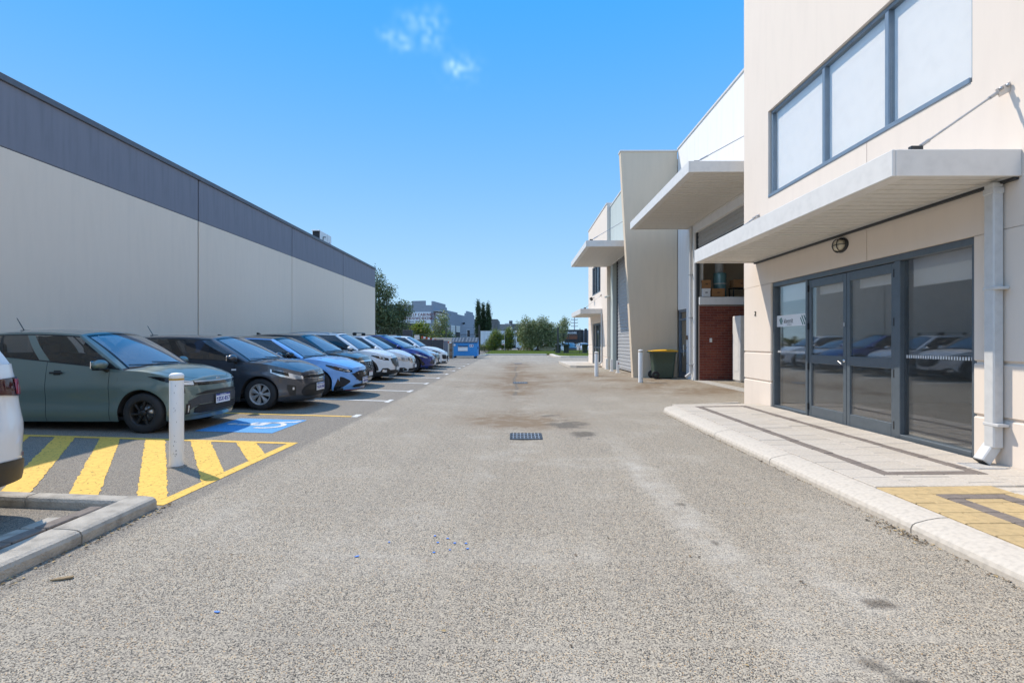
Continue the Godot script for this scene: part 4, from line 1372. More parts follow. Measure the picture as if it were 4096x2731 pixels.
# ---------------------------------------------------------------- cars
# Local axes: nose at x = 0, tail at x = -L, ground y = 0, z across. A car's skirt is a sheet over (u, y): u runs round the plan
# from the middle of the nose (0) over the front corner (1), along the side (2) to the middle of the tail (3).
class Body:
	var L := 4.1
	var hw := 0.86
	var H := 1.5
	var gc := 0.17
	var n := 2.7
	var af := 0.85
	var ar := 0.55
	var nr := 3.4
	var wr := 0.31
	var ra := 0.36
	var fo := 0.8
	var wb := 2.6
	var belt0 := 0.93
	var belt1 := 1.02
	var nose_h := 0.74
	var hood_h := 1.0
	var hood_pow := 1.0
	var xc := -1.0
	var nose := [[0.15, -0.07], [0.28, -0.012], [0.42, 0.0], [0.55, -0.006], [0.66, -0.03], [0.78, -0.085], [0.95, -0.16]]
	var tail := [[0.18, 0.09], [0.32, 0.02], [0.5, 0.0], [0.62, 0.02], [0.8, 0.05], [1.1, 0.08]]
	var wid := [[0.12, 0.925], [0.21, 0.968], [0.29, 0.985], [0.40, 0.978], [0.52, 0.984], [0.62, 0.998], [0.68, 1.0], [0.74, 0.99], [0.80, 0.982], [0.9, 0.965], [1.1, 0.925]]
	var flare := 0.012
	var fy := 0.0

	func curve(a: Array, y: float) -> float:
		if y <= a[0][0]:
			return a[0][1]
		for i in a.size() - 1:
			if y <= a[i + 1][0]:
				var t: float = (y - a[i][0]) / (a[i + 1][0] - a[i][0])
				var m0: float = a[maxi(i - 1, 0)][1]
				var m3: float = a[mini(i + 2, a.size() - 1)][1]
				return cubic_interpolate(a[i][1], a[i + 1][1], m0, m3, t)
		return a[a.size() - 1][1]

	func plan(u: float) -> Vector2:
		if u <= 1.0:
			var th := u * PI / 2
			return Vector2(-af + af * pow(maxf(cos(th), 0.0), 2.0 / n), hw * pow(maxf(sin(th), 0.0), 2.0 / n))
		if u <= 2.0:
			return Vector2(lerpf(-af, -(L - ar), u - 1.0), hw)
		var tr := (3.0 - u) * PI / 2
		return Vector2(-(L - ar) - ar * pow(maxf(cos(tr), 0.0), 2.0 / nr), hw * pow(maxf(sin(tr), 0.0), 2.0 / nr))

	func u_of_x(x: float) -> float:
		if x > -af:
			return acos(clampf(pow((x + af) / af, n / 2.0), 0.0, 1.0)) / (PI / 2)
		if x < -(L - ar):
			return 3.0 - acos(clampf(pow((-(L - ar) - x) / ar, nr / 2.0), 0.0, 1.0)) / (PI / 2)
		return 1.0 + (-af - x) / (L - ar - af)

	func u_of_z(z: float) -> float:
		return asin(clampf(pow(absf(z) / hw, n / 2.0), 0.0, 1.0)) / (PI / 2)

	func at(u: float, y: float) -> Vector3:
		var p := plan(u)
		var w := curve(wid, y)
		var fx := 0.0
		if u < 1.0:
			fx = curve(nose, y) * pow(cos(u * PI / 2), 1.2)
		elif u > 2.0:
			fx = curve(tail, y) * pow(sin((u - 2.0) * PI / 2), 1.2)
		# arches stand a little proud
		var prd := 0.0
		for xw in [-fo, -fo - wb]:
			var r := Vector2(p.x - xw, y - wr).length()
			prd += flare * exp(-pow((r - ra) / 0.07, 2.0))
		return Vector3(p.x + fx, y, p.y * w + (prd if u > 0.55 and u < 2.5 else 0.0))

	func pt(u: float, y: float, off: float) -> Vector3:
		var s := 1.0 if u >= 0.0 else -1.0
		var a := absf(u)
		var p := at(a, y)
		if off != 0.0:
			var e := 0.01
			var du := at(minf(a + e, 3.0), y) - at(maxf(a - e, 0.0), y)
			var dy := at(a, y + 0.01) - at(a, y - 0.01)
			var nn := dy.cross(du).normalized()
			if a < 0.02:
				nn = Vector3(nn.x, nn.y, 0).normalized()
			if nn.dot(Vector3(p.x + L / 2, 0, p.z)) < 0:
				nn = -nn
			p += nn * off
		return Vector3(p.x, p.y, p.z * s)

	func hood(x: float, z: float) -> float:
		var t := clampf((x - xc) / (-0.1 - xc), 0.0, 1.0)
		var y := lerpf(hood_h, nose_h, pow(t, hood_pow) * (0.35 + 0.65 * t))
		var e := absf(z) / hw
		return y - (hood_h - belt0) * pow(e, 2.2) - 0.03 * t * pow(e, 4.0)

	func belt(x: float) -> float:
		return lerpf(belt0, belt1, clampf((xc - x) / (L - 0.5 + xc), 0.0, 1.0))

	func top(u: float) -> float:
		var p := plan(absf(u))
		return hood(p.x, p.y) if p.x >= xc else belt(p.x)

	func bot(u: float) -> float:
		var p := plan(absf(u))
		var y := gc
		if p.y > hw * 0.8:
			for xw in [-fo, -fo - wb]:
				var dx: float = absf(p.x - xw)
				if dx < ra:
					y = maxf(y, wr + sqrt(ra * ra - dx * dx))
		return y

	func columns(u0: float, u1: float) -> Array:
		var us := [u0, u1]
		var k := 0
		for i in 121:
			var u := 3.0 * i / 120.0
			us.append(u)
		for xw in [-fo, -fo - wb]:
			for i in 19:
				var x: float = xw + ra * 0.9999 * cos(PI * i / 18.0)
				us.append(u_of_x(x))
			us.append(u_of_x(xw + ra * 1.0006))
			us.append(u_of_x(xw - ra * 1.0006))
		us.append(u_of_x(xc))
		var keep := []
		us.sort()
		for u in us:
			if u >= u0 - 1e-6 and u <= u1 + 1e-6 and (keep.is_empty() or u - keep[-1] > 1e-4):
				keep.append(u)
		return keep

func skirt(b: Body, u0: float, u1: float, both: bool, sides: Array, off := 0.0, rows := 14) -> ArrayMesh:
	var st := st_new(true)
	var cols := b.columns(u0, u1)
	if both:
		var m := []
		if u0 > 0.0:
			for i in range(cols.size() - 2, -1, -1):
				m.append(-cols[i])
			cols = cols + m
		else:
			for i in range(cols.size() - 1, 0, -1):
				m.append(-cols[i])
			cols = m + cols
	var rr := []
	for s in (sides if not both else [1.0]):
		rr = []
		for i in rows + 1:
			var row := PackedVector3Array()
			for u in cols:
				var y := lerpf(b.bot(u), b.top(u), float(i) / rows)
				row.append(b.pt(u * s, y, off))
			rr.append(row)
		sheet(st, rr)
	return done(st)

# a shape on the skirt: stations [u, y low, y high]
func patch(parent: Node, n: String, b: Body, stations: Array, m: Material, off := 0.006, mirrored := false) -> void:
	for s in ([1.0, -1.0] if mirrored else [1.0]):
		var st := st_new(true)
		var rows := []
		for r in 5:
			rows.append(PackedVector3Array())
		for i in stations.size() - 1:
			var steps := 6
			for k in steps + (1 if i == stations.size() - 2 else 0):
				var t := float(k) / steps
				var u := lerpf(stations[i][0], stations[i + 1][0], t)
				var lo := lerpf(stations[i][1], stations[i + 1][1], t)
				var hi := lerpf(stations[i][2], stations[i + 1][2], t)
				for r in 5:
					rows[r].append(b.pt(u * s, lerpf(lo, hi, r / 4.0) + (b.fy if absf(u) < 0.95 else 0.0), off))
		sheet(st, rows)
		part(parent, n, done(st), m)

func sym(stations: Array) -> Array:
	var a := []
	for i in range(stations.size() - 1, 0, -1):
		a.append([-stations[i][0], stations[i][1], stations[i][2]])
	return a + stations

var wheel_cache := {}
func car_wheel(parent: Node3D, r: float, style: String, rim_m: Material, at: Vector3, side: float) -> void:
	var w := Node3D.new()
	w.name = called(parent, "wheel")
	parent.add_child(w)
	w.position = at
	w.rotation = Vector3(PI / 2 * side, 0, 0)
	var tw := 0.10
	var rr := r * (0.66 if style != "big" else 0.72)
	var key := "%.3f%s" % [r, style]
	if not wheel_cache.has(key):
		var tyre := lathe([[rr, -tw], [rr + 0.012, -tw - 0.004], [r * 0.93, -tw], [r * 0.985, -tw * 0.78], [r, -tw * 0.4], [r, tw * 0.4], [r * 0.985, tw * 0.78], [r * 0.93, tw], [rr + 0.012, tw + 0.004], [rr, tw]], 40)
		var barrel := lathe([[rr + 0.003, tw - 0.004], [rr - 0.006, tw + 0.002], [rr - 0.018, tw - 0.006], [rr - 0.03, tw - 0.07], [rr - 0.03, -tw]], 40)
		var spokes := SurfaceTool.new()
		spokes.begin(Mesh.PRIMITIVE_TRIANGLES)
		spokes.set_smooth_group(-1)
		var ns: int = {"cover": 7, "five": 5, "big": 10, "twist": 7, "ten": 10}.get(style, 5)
		var yo := tw - 0.012
		for k in ns:
			var t := TAU * k / ns
			var wi: float = {"cover": 0.30, "five": 0.19, "big": 0.11, "twist": 0.14, "ten": 0.12}.get(style, 0.2)
			var tw2: float = 0.35 if style == "twist" else 0.0
			var ri := rr * 0.20
			var ro := rr - 0.008
			var p := []
			for q in [[ri, -wi * 1.0], [ro, -wi * 0.85 + tw2], [ro, wi * 0.85 + tw2], [ri, wi * 1.0]]:
				p.append(Vector3(q[0] * cos(t + q[1]), 0, q[0] * sin(t + q[1])))
			var y0 := yo - 0.03
			var y1 := yo - 0.006
			var a0: Vector3 = p[0] + Vector3(0, y1 - 0.004, 0)
			var a1: Vector3 = p[1] + Vector3(0, y1 - 0.004, 0)
			var a2: Vector3 = p[2] + Vector3(0, y1 - 0.004, 0)
			var a3: Vector3 = p[3] + Vector3(0, y1 - 0.004, 0)
			var c0 := (a0 + a3) / 2 + Vector3(0, 0.012, 0)
			var c1 := (a1 + a2) / 2 + Vector3(0, 0.006, 0)
			quad(spokes, a0, a1, c1, c0)
			quad(spokes, c0, c1, a2, a3)
			quad(spokes, a0, a0 - Vector3(0, 0.03, 0), a1 - Vector3(0, 0.03, 0), a1)
			quad(spokes, a3, a2, a2 - Vector3(0, 0.03, 0), a3 - Vector3(0, 0.03, 0))
		var hub := lathe([[0.0, yo + 0.004], [rr * 0.10, yo + 0.004], [rr * 0.22, yo - 0.004], [rr * 0.25, yo - 0.03]], 20)
		var disc := lathe([[0.0, 0.02], [rr * 0.62, 0.02], [rr * 0.64, 0.0], [0.0, 0.0]], 24)
		wheel_cache[key] = [tyre, barrel, done(spokes), hub, disc]
	var c: Array = wheel_cache[key]
	part(w, "tyre", c[0], M.rubber)
	part(w, "rim", c[1], rim_m)
	part(w, "spokes", c[2], rim_m)
	part(w, "hub", c[3], rim_m)
	part(w, "brake_disc", c[4], M.silver if style != "cover" else M.steel_dark)
	part(w, "wheel_shadow_plate", lathe([[0.0, -0.03], [rr - 0.03, -0.03]], 24), M.steel_dark)  # dark disc added behind the spokes as the shade inside the wheel

# glazed cabin: columns q round the half plan between belt line and roof
func cabin(root: Node3D, b: Body, C: Dictionary, pm: Material, roof_m: Material, side_glass: Material) -> void:
	var zb: float = b.hw * b.curve(b.wid, b.belt0) - 0.012
	var zr: float = C.roof_w / 2.0
	var xa: float = b.xc - 0.02
	var xf: float = b.xc + C.get("screen_bow", 0.16)
	var xd: float = -b.L + C.get("tail_base", 0.16)
	var wt: float = C.wt
	var rt: float = C.rt
	var H: float = b.H
	var roof_y := func(x: float, z: float) -> float:
		var t: float = (x - C.get("roof_peak", (wt + rt) / 2.0)) / ((wt - rt) / 2.0)
		var y: float = H - (C.get("drop_f", 0.035) if t > 0 else C.get("drop_r", 0.06)) * t * t
		var e: float = absf(z) / zr
		return y - 0.055 * pow(e, 2.4)
	# base and top contours as functions of q: 0..1 windscreen, 1..2 side, 2..3 rear glass
	var base := func(q: float) -> Vector3:
		if q <= 1.0:
			var z := zb * q
			var x := lerpf(xf, xa, q * q)
			return Vector3(x, lerpf(b.hood_h - 0.012, b.belt0 - 0.004, pow(q, 2.2)), z)
		if q <= 2.0:
			var x := lerpf(xa, xd + 0.10, q - 1.0)
			return Vector3(x, b.belt(x) - 0.004, b.plan(b.u_of_x(maxf(x, -b.L + 0.06))).y * b.curve(b.wid, b.belt(x)) - 0.012)
		var e := q - 2.0
		var z2: float = (b.plan(b.u_of_x(xd + 0.10)).y * b.curve(b.wid, b.belt(xd)) - 0.012) * (1.0 - e)
		return Vector3(xd + 0.10 - 0.10 * sin(e * PI / 2), b.belt(xd) - 0.004 + C.get("tail_lift", 0.0) * e, z2)
	var top := func(q: float) -> Vector3:
		if q <= 1.0:
			var z := zr * q
			var x := lerpf(wt, wt - 0.09, q * q)
			return Vector3(x, roof_y.call(x, z), z)
		if q <= 2.0:
			var x := lerpf(wt - 0.09, rt + 0.10, q - 1.0)
			var z: float = zr * (1.0 - 0.07 * pow(q - 1.0, 2.0))
			return Vector3(x, roof_y.call(x, zr), z)
		var e := q - 2.0
		var z2: float = zr * 0.93 * (1.0 - e)
		var x2 := rt + 0.10 - 0.10 * sin(e * PI / 2)
		return Vector3(x2, roof_y.call(x2, z2 / 0.93), z2)
	var at := func(q: float, r: float, s: float) -> Vector3:
		var p: Vector3 = base.call(q)
		var t: Vector3 = top.call(q)
		var m: Vector3 = p.lerp(t, r)
		var out := Vector3(1, 0.35, 0) if q < 0.9 else (Vector3(0, 0, 1) if q < 2.1 else Vector3(-1, 0.2, 0))
		if q >= 0.9 and q < 1.1:
			out = Vector3(1, 0.35, 0).lerp(Vector3(0, 0, 1), (q - 0.9) / 0.2)
		m += out * (C.get("bulge", 0.028) * 4.0 * r * (1.0 - r))
		return Vector3(m.x, m.y, m.z * s)
	var piece := func(n: String, q0: float, q1: float, r0: float, r1: float, m: Material, s: float, off := 0.0, steps := 10, rows := 6) -> void:
		var st := st_new(true)
		var rr := []
		for i in rows + 1:
			var row := PackedVector3Array()
			for j in steps + 1:
				var p: Vector3 = at.call(lerpf(q0, q1, float(j) / steps), lerpf(r0, r1, float(i) / rows), s)
				row.append(p + Vector3(0, 0, off * s))
			rr.append(row)
		sheet(st, rr)
		part(root, n, done(st), m)
	var fb: float = C.get("b_pillar", 1.47)
	var cp: float = C.get("c_pillar", 1.86)
	var ap: float = C.get("a_pillar", 1.02)
	# windscreen across both sides in one sheet
	var ws := st_new(true)
	var wr := []
	for i in 9:
		var row := PackedVector3Array()
		for j in 29:
			var q := -0.93 + 1.86 * j / 28.0
			row.append(at.call(absf(q), lerpf(0.03, 0.95, i / 8.0), 1.0 if q >= 0 else -1.0))
		wr.append(row)
	sheet(ws, wr)
	part(root, "windscreen", done(ws), M.windscreen)
	# dark rim printed round the glass
	for s in [1.0, -1.0]:
		piece.call("windscreen_rim", 0.90, 0.935, 0.03, 0.95, M.black_gloss, s, 0.001, 3, 8)
		piece.call("windscreen_rim", 0.0, 0.92, 0.90, 0.955, M.black_gloss, s, 0.001, 14, 2)
		piece.call("cowl", 0.0, 1.0, -0.06, 0.05, M.black_plastic, s, 0.001, 14, 3)
		piece.call("a_pillar", 0.93, ap + 0.02, 0.0, 1.0, pm, s, 0.0, 8, 8)
		piece.call("roof_rail_panel", ap, 2.0, 0.93, 1.0, pm, s, 0.0, 24, 2)
		piece.call("screen_header", 0.0, 0.94, 0.95, 1.0, roof_m, s, 0.0, 14, 2)
		piece.call("belt_trim", ap, cp, 0.0, 0.055, M.black_plastic, s, 0.002, 20, 2)
		piece.call("mirror_sail", ap + 0.012, ap + 0.085, 0.05, 0.34, M.black_plastic, s, 0.003, 4, 4)
		piece.call("window_surround", ap + 0.015, cp, 0.905, 0.945, M.black_plastic, s, 0.002, 20, 1)
		piece.call("front_window", ap + 0.02, fb - 0.015, 0.055, 0.93, side_glass, s)
		piece.call("b_pillar", fb - 0.02, fb + 0.045, 0.05, 0.935, C.get("b_mat", M.black_gloss), s, 0.001, 4, 6)
		piece.call("rear_window", fb + 0.04, cp, 0.055, 0.93, side_glass, s)
		piece.call("window_divider", cp - C.get("quarter", 0.09), cp - C.get("quarter", 0.09) + 0.02, 0.05, 0.93, M.black_plastic, s, 0.002, 2, 4)
		piece.call("c_pillar", cp, 2.03, 0.0, 1.0, pm, s, 0.0, 10, 8)
		piece.call("c_pillar_edge", 2.0, 2.16, 0.0, 1.0, pm, s, 0.0, 6, 8)
	var rg := st_new(true)
	var rw := []
	for i in 7:
		var row := PackedVector3Array()
		for j in 21:
			var q := -0.86 + 1.72 * j / 20.0
			row.append(at.call(3.0 - absf(q), lerpf(0.0, 0.97, i / 6.0), 1.0 if q >= 0 else -1.0))
		rw.append(row)
	sheet(rg, rw)
	part(root, "rear_glass", done(rg), M.car_glass_dark)
	# roof skin
	var rs := st_new(true)
	var rows := []
	for k in 9:
		var f := k / 8.0
		var row := PackedVector3Array()
		for j in 97:
			var q := 6.0 * j / 96.0
			var s := 1.0 if q <= 3.0 else -1.0
			var p: Vector3 = top.call(q if q <= 3.0 else 6.0 - q)
			p.z *= s
			var sp := Vector3(clampf(p.x, rt + 0.45, wt - 0.4), 0, 0)
			var m := p.lerp(sp, f)
			m.y = roof_y.call(m.x, m.z)
			row.append(m)
		rows.append(row)
	sheet(rs, rows)
	part(root, "roof", done(rs), roof_m)
	if C.get("rails", false):
		for s in [1.0, -1.0]:
			var st := st_new(true)
			var prev := Vector3.ZERO
			for i in 17:
				var f := i / 16.0
				var x := lerpf(wt - 0.35, rt + 0.3, f)
				var lift := 0.045 * pow(sin(PI * clampf(f, 0.02, 0.98)), 0.35)
				var p := Vector3(x, roof_y.call(x, zr * 0.9) + lift, zr * 0.9 * s)
				if i > 0:
					tube_st(st, prev, p, 0.017, -1.0, 8, false)
				prev = p
			part(root, "roof_rail", done(st), C.get("rail_mat", M.silver))
	if C.get("racks", false):
		for x in [wt - 0.42, wt - 1.25]:
			var rk := Node3D.new()
			rk.name = called(root, "roof_rack")
			root.add_child(rk)
			part(rk, "cross_bar", cbox(Vector3(0.07, 0.025, zr * 2.0), 0.01), M.black_plastic, Vector3(x, H + 0.085, 0))
			for s in [1.0, -1.0]:
				part(rk, "rack_foot", cbox(Vector3(0.16, 0.12, 0.07), 0.03), M.black_plastic, Vector3(x, H + 0.035, s * (zr - 0.05)))
	if C.has("aerial"):
		var ax: float = C.aerial_x
		if C.aerial == "fin":
			var fin := slab(Vector3(ax, 0, -0.03), Vector3(1, 0, 0), Vector3(0, 1, 0), Vector3(0, 0, 0.06), PackedVector2Array([Vector2(0.08, 0), Vector2(-0.10, 0), Vector2(-0.10, 0.075), Vector2(-0.06, 0.075)]))
			part(root, "aerial_fin", fin, C.get("fin_mat", M.black_gloss), Vector3(0, roof_y.call(ax, 0.0) - 0.012, 0))
		else:
			part(root, "aerial", tube(Vector3(ax, roof_y.call(ax, 0.0) + 0.01, 0), Vector3(ax - 0.12, roof_y.call(ax, 0.0) + 0.21, 0), 0.007, 0.005, 6), M.black_plastic)
			part(root, "aerial_base", cbox(Vector3(0.16, 0.03, 0.05), 0.012), M.black_plastic, Vector3(ax + 0.02, roof_y.call(ax, 0.0) + 0.008, 0))
	# wipers lying at the foot of the screen
	for z in [-0.05, 0.42]:
		var a: Vector3 = at.call(absf(z) / zb, 0.02, signf(z)) + Vector3(0.02, 0.02, 0)
		var e: Vector3 = at.call(minf(absf(z + 0.42) / zb, 0.9), 0.09, 1.0) + Vector3(0.012, 0.02, 0)
		part(root, "wiper", tube(a, e, 0.011, 0.007, 6), M.black_plastic)
	# mirrors
	for s in [1.0, -1.0]:
		var mz: float = zb + 0.115
		var mx: float = b.xc - C.get("mirror_back", 0.27)
		var mir := Node3D.new()
		mir.name = called(root, "side_mirror")
		root.add_child(mir)
		mir.position = Vector3(mx, b.belt0 + 0.085, mz * s)
		var sh := SphereMesh.new()
		sh.radius = 0.5
		sh.height = 1.0
		sh.radial_segments = 20
		sh.rings = 12
		var shell := part(mir, "shell", sh, C.get("mirror_mat", pm))
		shell.scale = Vector3(0.15, 0.145, 0.24)
		var cut := part(mir, "mirror_glass", cbox(Vector3(0.01, 0.10, 0.175), 0.004), M.chrome, Vector3(-0.066, 0.0, 0.0))
		part(mir, "lower_trim", cbox(Vector3(0.12, 0.035, 0.18), 0.015), M.black_plastic, Vector3(0.0, -0.058, 0.0))
		part(mir, "stalk", tube(Vector3(0, -0.05, -0.04 * s), Vector3(0.02, -0.10, -0.14 * s), 0.025, 0.035, 8), M.black_plastic)
	# inside
	var zi := zb - 0.09
	var fl: float = b.gc + 0.12
	bx_local(root, "cabin_floor", M.dash, Vector3(xd + 0.2, fl - 0.03, -zi), Vector3(b.xc + 0.25, fl, zi))
	bx_local(root, "dashboard", M.dash, Vector3(b.xc - 0.38, fl, -zi), Vector3(b.xc - 0.02, b.belt0 - 0.06, zi), 0.05)
	bx_local(root, "parcel_shelf", M.dash, Vector3(xd + 0.05, fl, -zi + 0.1), Vector3(xd + 0.42, b.belt1 - 0.12, zi - 0.1), 0.03)
	for x in [b.xc - 1.12, b.xc - 1.95]:
		if x < xd + 0.45:
			x = xd + 0.5
		for s in [-1.0, 1.0]:
			var z: float = s * zi * 0.52
			var seat := Node3D.new()
			seat.name = called(root, "seat")
			root.add_child(seat)
			seat.position = Vector3(x, fl, z)
			part(seat, "cushion", cbox(Vector3(0.5, 0.26, 0.5), 0.06), M.seat, Vector3(0.1, 0.18, 0))
			part(seat, "backrest", cbox(Vector3(0.16, 0.62, 0.48), 0.06), M.seat, Vector3(-0.2, 0.5, 0), Vector3(0, 0, 0.2))
			part(seat, "headrest", cbox(Vector3(0.10, 0.19, 0.28), 0.045), M.seat, Vector3(-0.3, 0.90, 0), Vector3(0, 0, 0.15))
	var whl := lathe(ring_profile(0.18, 0.014), 24)
	part(root, "steering_wheel", whl, M.dash, Vector3(b.xc - 0.48, b.belt0 - 0.03, 0.36), Vector3(0, 0, 1.2))

func ring_profile(r: float, t: float) -> Array:
	var a := []
	for i in 9:
		var q := TAU * i / 8.0
		a.append([r + t * cos(q), t * sin(q)])
	return a

func bx_local(parent: Node, n: String, m: Material, lo: Vector3, hi: Vector3, c := 0.0) -> MeshInstance3D:
	return part(parent, n, cbox(hi - lo, c), m, (lo + hi) / 2.0)

func plate(root: Node3D, b: Body, y: float, txt: String, ink: Material, frame_m: Material, out := 0.018, turn := 0.0) -> void:
	var p := Node3D.new()
	p.name = called(root, "number_plate")
	root.add_child(p)
	if turn == 0.0:
		y += b.fy
	var x: float = b.curve(b.nose, y) + out
	if turn != 0.0:
		x = -b.L + b.curve(b.tail, y) - out
	p.position = Vector3(x, y, 0)
	p.rotation.y = turn
	part(p, "plate", cbox(Vector3(0.012, 0.135, 0.372), 0.003), M.sign_white)
	part(p, "frame", cbox(Vector3(0.010, 0.152, 0.39), 0.004), frame_m, Vector3(-0.003, 0, 0))
	part(p, "top_band", cbox(Vector3(0.002, 0.022, 0.372)), ink, Vector3(0.0065, 0.056, 0))
	part(p, "state_lettering", text("WESTERN AUSTRALIA", 0.016, 0.001), M.sign_white, Vector3(0.0078, 0.056, 0), Vector3(0, PI / 2, 0))
	if txt == "":
		return
	part(p, "characters", text(txt, 0.088, 0.002, "Droid Sans", 600), ink, Vector3(0.0068, -0.012, 0), Vector3(0, PI / 2, 0))

# the whole car; P holds the body numbers, C the cabin, F adds the face
func car(label: String, at: Vector3, turn: float, P: Dictionary, C: Dictionary, pm: Material, opt: Dictionary) -> Array:
	var b := Body.new()
	for k in P:
		b.set(k, P[k])
	var root := thing("parked_car", label, "car", at, opt.get("group", "cars parked along the warehouse"), turn)
	var xs: Array = opt.get("seams", [-b.fo - b.ra - 0.13, b.xc - 1.12, -b.fo - b.wb + 0.02])
	var g := 0.0035
	var u1 := b.u_of_x(xs[0])
	var u2 := b.u_of_x(xs[1])
	var u3 := b.u_of_x(xs[2])
	var du := g / (b.L - b.ar - b.af)
	part(root, "front_body", skirt(b, 0.0, u1 - du, true, []), pm)
	for s in [1.0, -1.0]:
		for k in 2:
			var d := Node3D.new()
			d.name = called(root, "door")
			root.add_child(d)
			var ua := (u1 if k == 0 else u2) + du
			var ub := (u2 if k == 0 else u3) - du
			part(d, "skin", skirt(b, ua, ub, false, [s]), pm)
			var hx: float = (xs[1] + 0.16) if k == 0 else (xs[2] + 0.18)
			var hu := b.u_of_x(hx)
			var hy: float = b.belt(hx) - 0.135
			var hp := b.pt(hu * s, hy, 0.022)
			var hm: Material = opt.get("handle_mat", pm)
			part(d, "handle", cbox(Vector3(0.19, 0.028, 0.022), 0.009), hm, hp)
			patch(d, "handle_cup", b, [[(b.u_of_x(hx + 0.05)) * s, hy - 0.03, hy + 0.035], [(b.u_of_x(hx - 0.05)) * s, hy - 0.03, hy + 0.035]], M.black_plastic, 0.002)
	part(root, "rear_body", skirt(b, u3 + du, 3.0, true, []), pm)
	part(root, "inner_shell", skirt(b, 0.0, 3.0, true, [], -0.014, 6), M.void)
	# sill and bumper undersides
	if opt.has("clad"):
		var cm: Material = opt.clad
		var us := b.columns(b.u_of_x(-b.fo + b.ra * 1.01), b.u_of_x(-b.fo - b.ra * 1.01))
		for s in [1.0, -1.0]:
			for seg in [[-b.fo - b.ra - 0.005, -b.fo - b.wb + b.ra + 0.005]]:
				var stn := []
				for i in 6:
					var x := lerpf(seg[0], seg[1], i / 5.0)
					stn.append([b.u_of_x(x) * s, b.gc, b.gc + 0.14])
				patch(root, "sill_cladding", b, stn, cm, 0.009)
			for xw in [-b.fo, -b.fo - b.wb]:
				var st := st_new(true)
				var ra := PackedVector3Array()
				var rb := PackedVector3Array()
				for i in 25:
					var t := PI * i / 24.0
					for rr in [[b.ra - 0.004, ra], [b.ra + 0.055, rb]]:
						var x: float = xw + rr[0] * cos(t)
						var y: float = maxf(b.wr + rr[0] * sin(t), b.gc)
						var p := b.pt(b.u_of_x(x) * s, y, 0.010)
						if rr[1] == ra:
							ra.append(p)
						else:
							rb.append(p)
				var rows := [PackedVector3Array(), PackedVector3Array()]
				for i in 25:
					var t := PI * i / 24.0
					for q in 2:
						var r2: float = [b.ra - 0.004, b.ra + 0.055][q]
						var x: float = xw + r2 * cos(t)
						var y: float = maxf(b.wr + r2 * sin(t), b.gc)
						rows[q].append(b.pt(b.u_of_x(x) * s, y, 0.010))
				sheet(st, rows)
				part(root, "arch_cladding", done(st), cm)
	var uf: float = b.hw * 0.86
	bx_local(root, "underbody", M.void, Vector3(-b.L + 0.25, b.gc + 0.01, -uf), Vector3(-0.3, b.gc + 0.06, uf))
	bx_local(root, "engine_bay", M.void, Vector3(b.xc - 0.0, b.gc + 0.05, -b.hw * 0.62), Vector3(-0.5, b.nose_h - 0.12, b.hw * 0.62))
	# wheel housings
	for xw in [-b.fo, -b.fo - b.wb]:
		for s in [1.0, -1.0]:
			var st := st_new(true)
			var ra := PackedVector3Array()
			var rb := PackedVector3Array()
			for i in 25:
				var t := PI * i / 24.0
				var x: float = xw + b.ra * cos(t)
				var y: float = b.wr + b.ra * sin(t)
				var p := b.pt(b.u_of_x(x) * s, maxf(y, b.gc), -0.002)
				ra.append(Vector3(x, y, p.z))
				rb.append(Vector3(x, y, s * (b.hw - 0.34)))
			sheet(st, [ra, rb])
			var mid := Vector3(xw, b.wr, s * (b.hw - 0.34))
			for i in 24:
				st.add_vertex(mid); st.add_vertex(rb[i]); st.add_vertex(rb[i + 1])
			part(root, "wheel_housing", done(st), M.void)
			car_wheel(root, b.wr, opt.get("wheel", "five"), opt.get("rim_mat", M.alloy), Vector3(xw, b.wr, s * (b.hw - 0.125)), s)
	# bonnet and wing tops
	var cols := b.columns(0.0, b.u_of_x(b.xc))
	var full := []
	for i in range(cols.size() - 1, 0, -1):
		full.append(-cols[i])
	full += cols
	for lay in [["wing_top", 0.0, 0.135], ["bonnet", 0.145, 1.0]]:
		var st := st_new(true)
		var rows := []
		for k in 11:
			var s: float = lerpf(lay[1], lay[2], k / 10.0)
			var row := PackedVector3Array()
			for u in full:
				var ref := b.plan(absf(u))
				var pe := b.pt(u, b.top(u), 0.0)
				var sx := minf(ref.x, -0.42)
				var rx := lerpf(ref.x, sx, s)
				var rz := ref.y * (1.0 - s)
				var crease := 0.010 * exp(-pow((rz / b.hw - 0.56) / 0.07, 2.0)) * smoothstep(-0.1, -0.6, rx)
				row.append(Vector3(lerpf(pe.x, sx, s), b.hood(rx, rz) + crease * float(s > 0.14), pe.z * (1.0 - s)))
			rows.append(row)
		sheet(st, rows)
		part(root, lay[0], done(st), pm)
	var under := st_new(true)
	var ur := []
	for k in 3:
		var s := 0.10 + 0.08 * k
		var row := PackedVector3Array()
		for u in full:
			var ref := b.plan(absf(u))
			var pe := b.pt(u, b.top(u), 0.0)
			var sx := minf(ref.x, -0.42)
			row.append(Vector3(lerpf(pe.x, sx, s), b.hood(lerpf(ref.x, sx, s), ref.y * (1.0 - s)) - 0.02, pe.z * (1.0 - s)))
		ur.append(row)
	sheet(under, ur)
	part(root, "bonnet_gap", done(under), M.void)
	cabin(root, b, C, pm, opt.get("roof_mat", pm), opt.get("side_glass", M.car_glass))
	return [root, b]

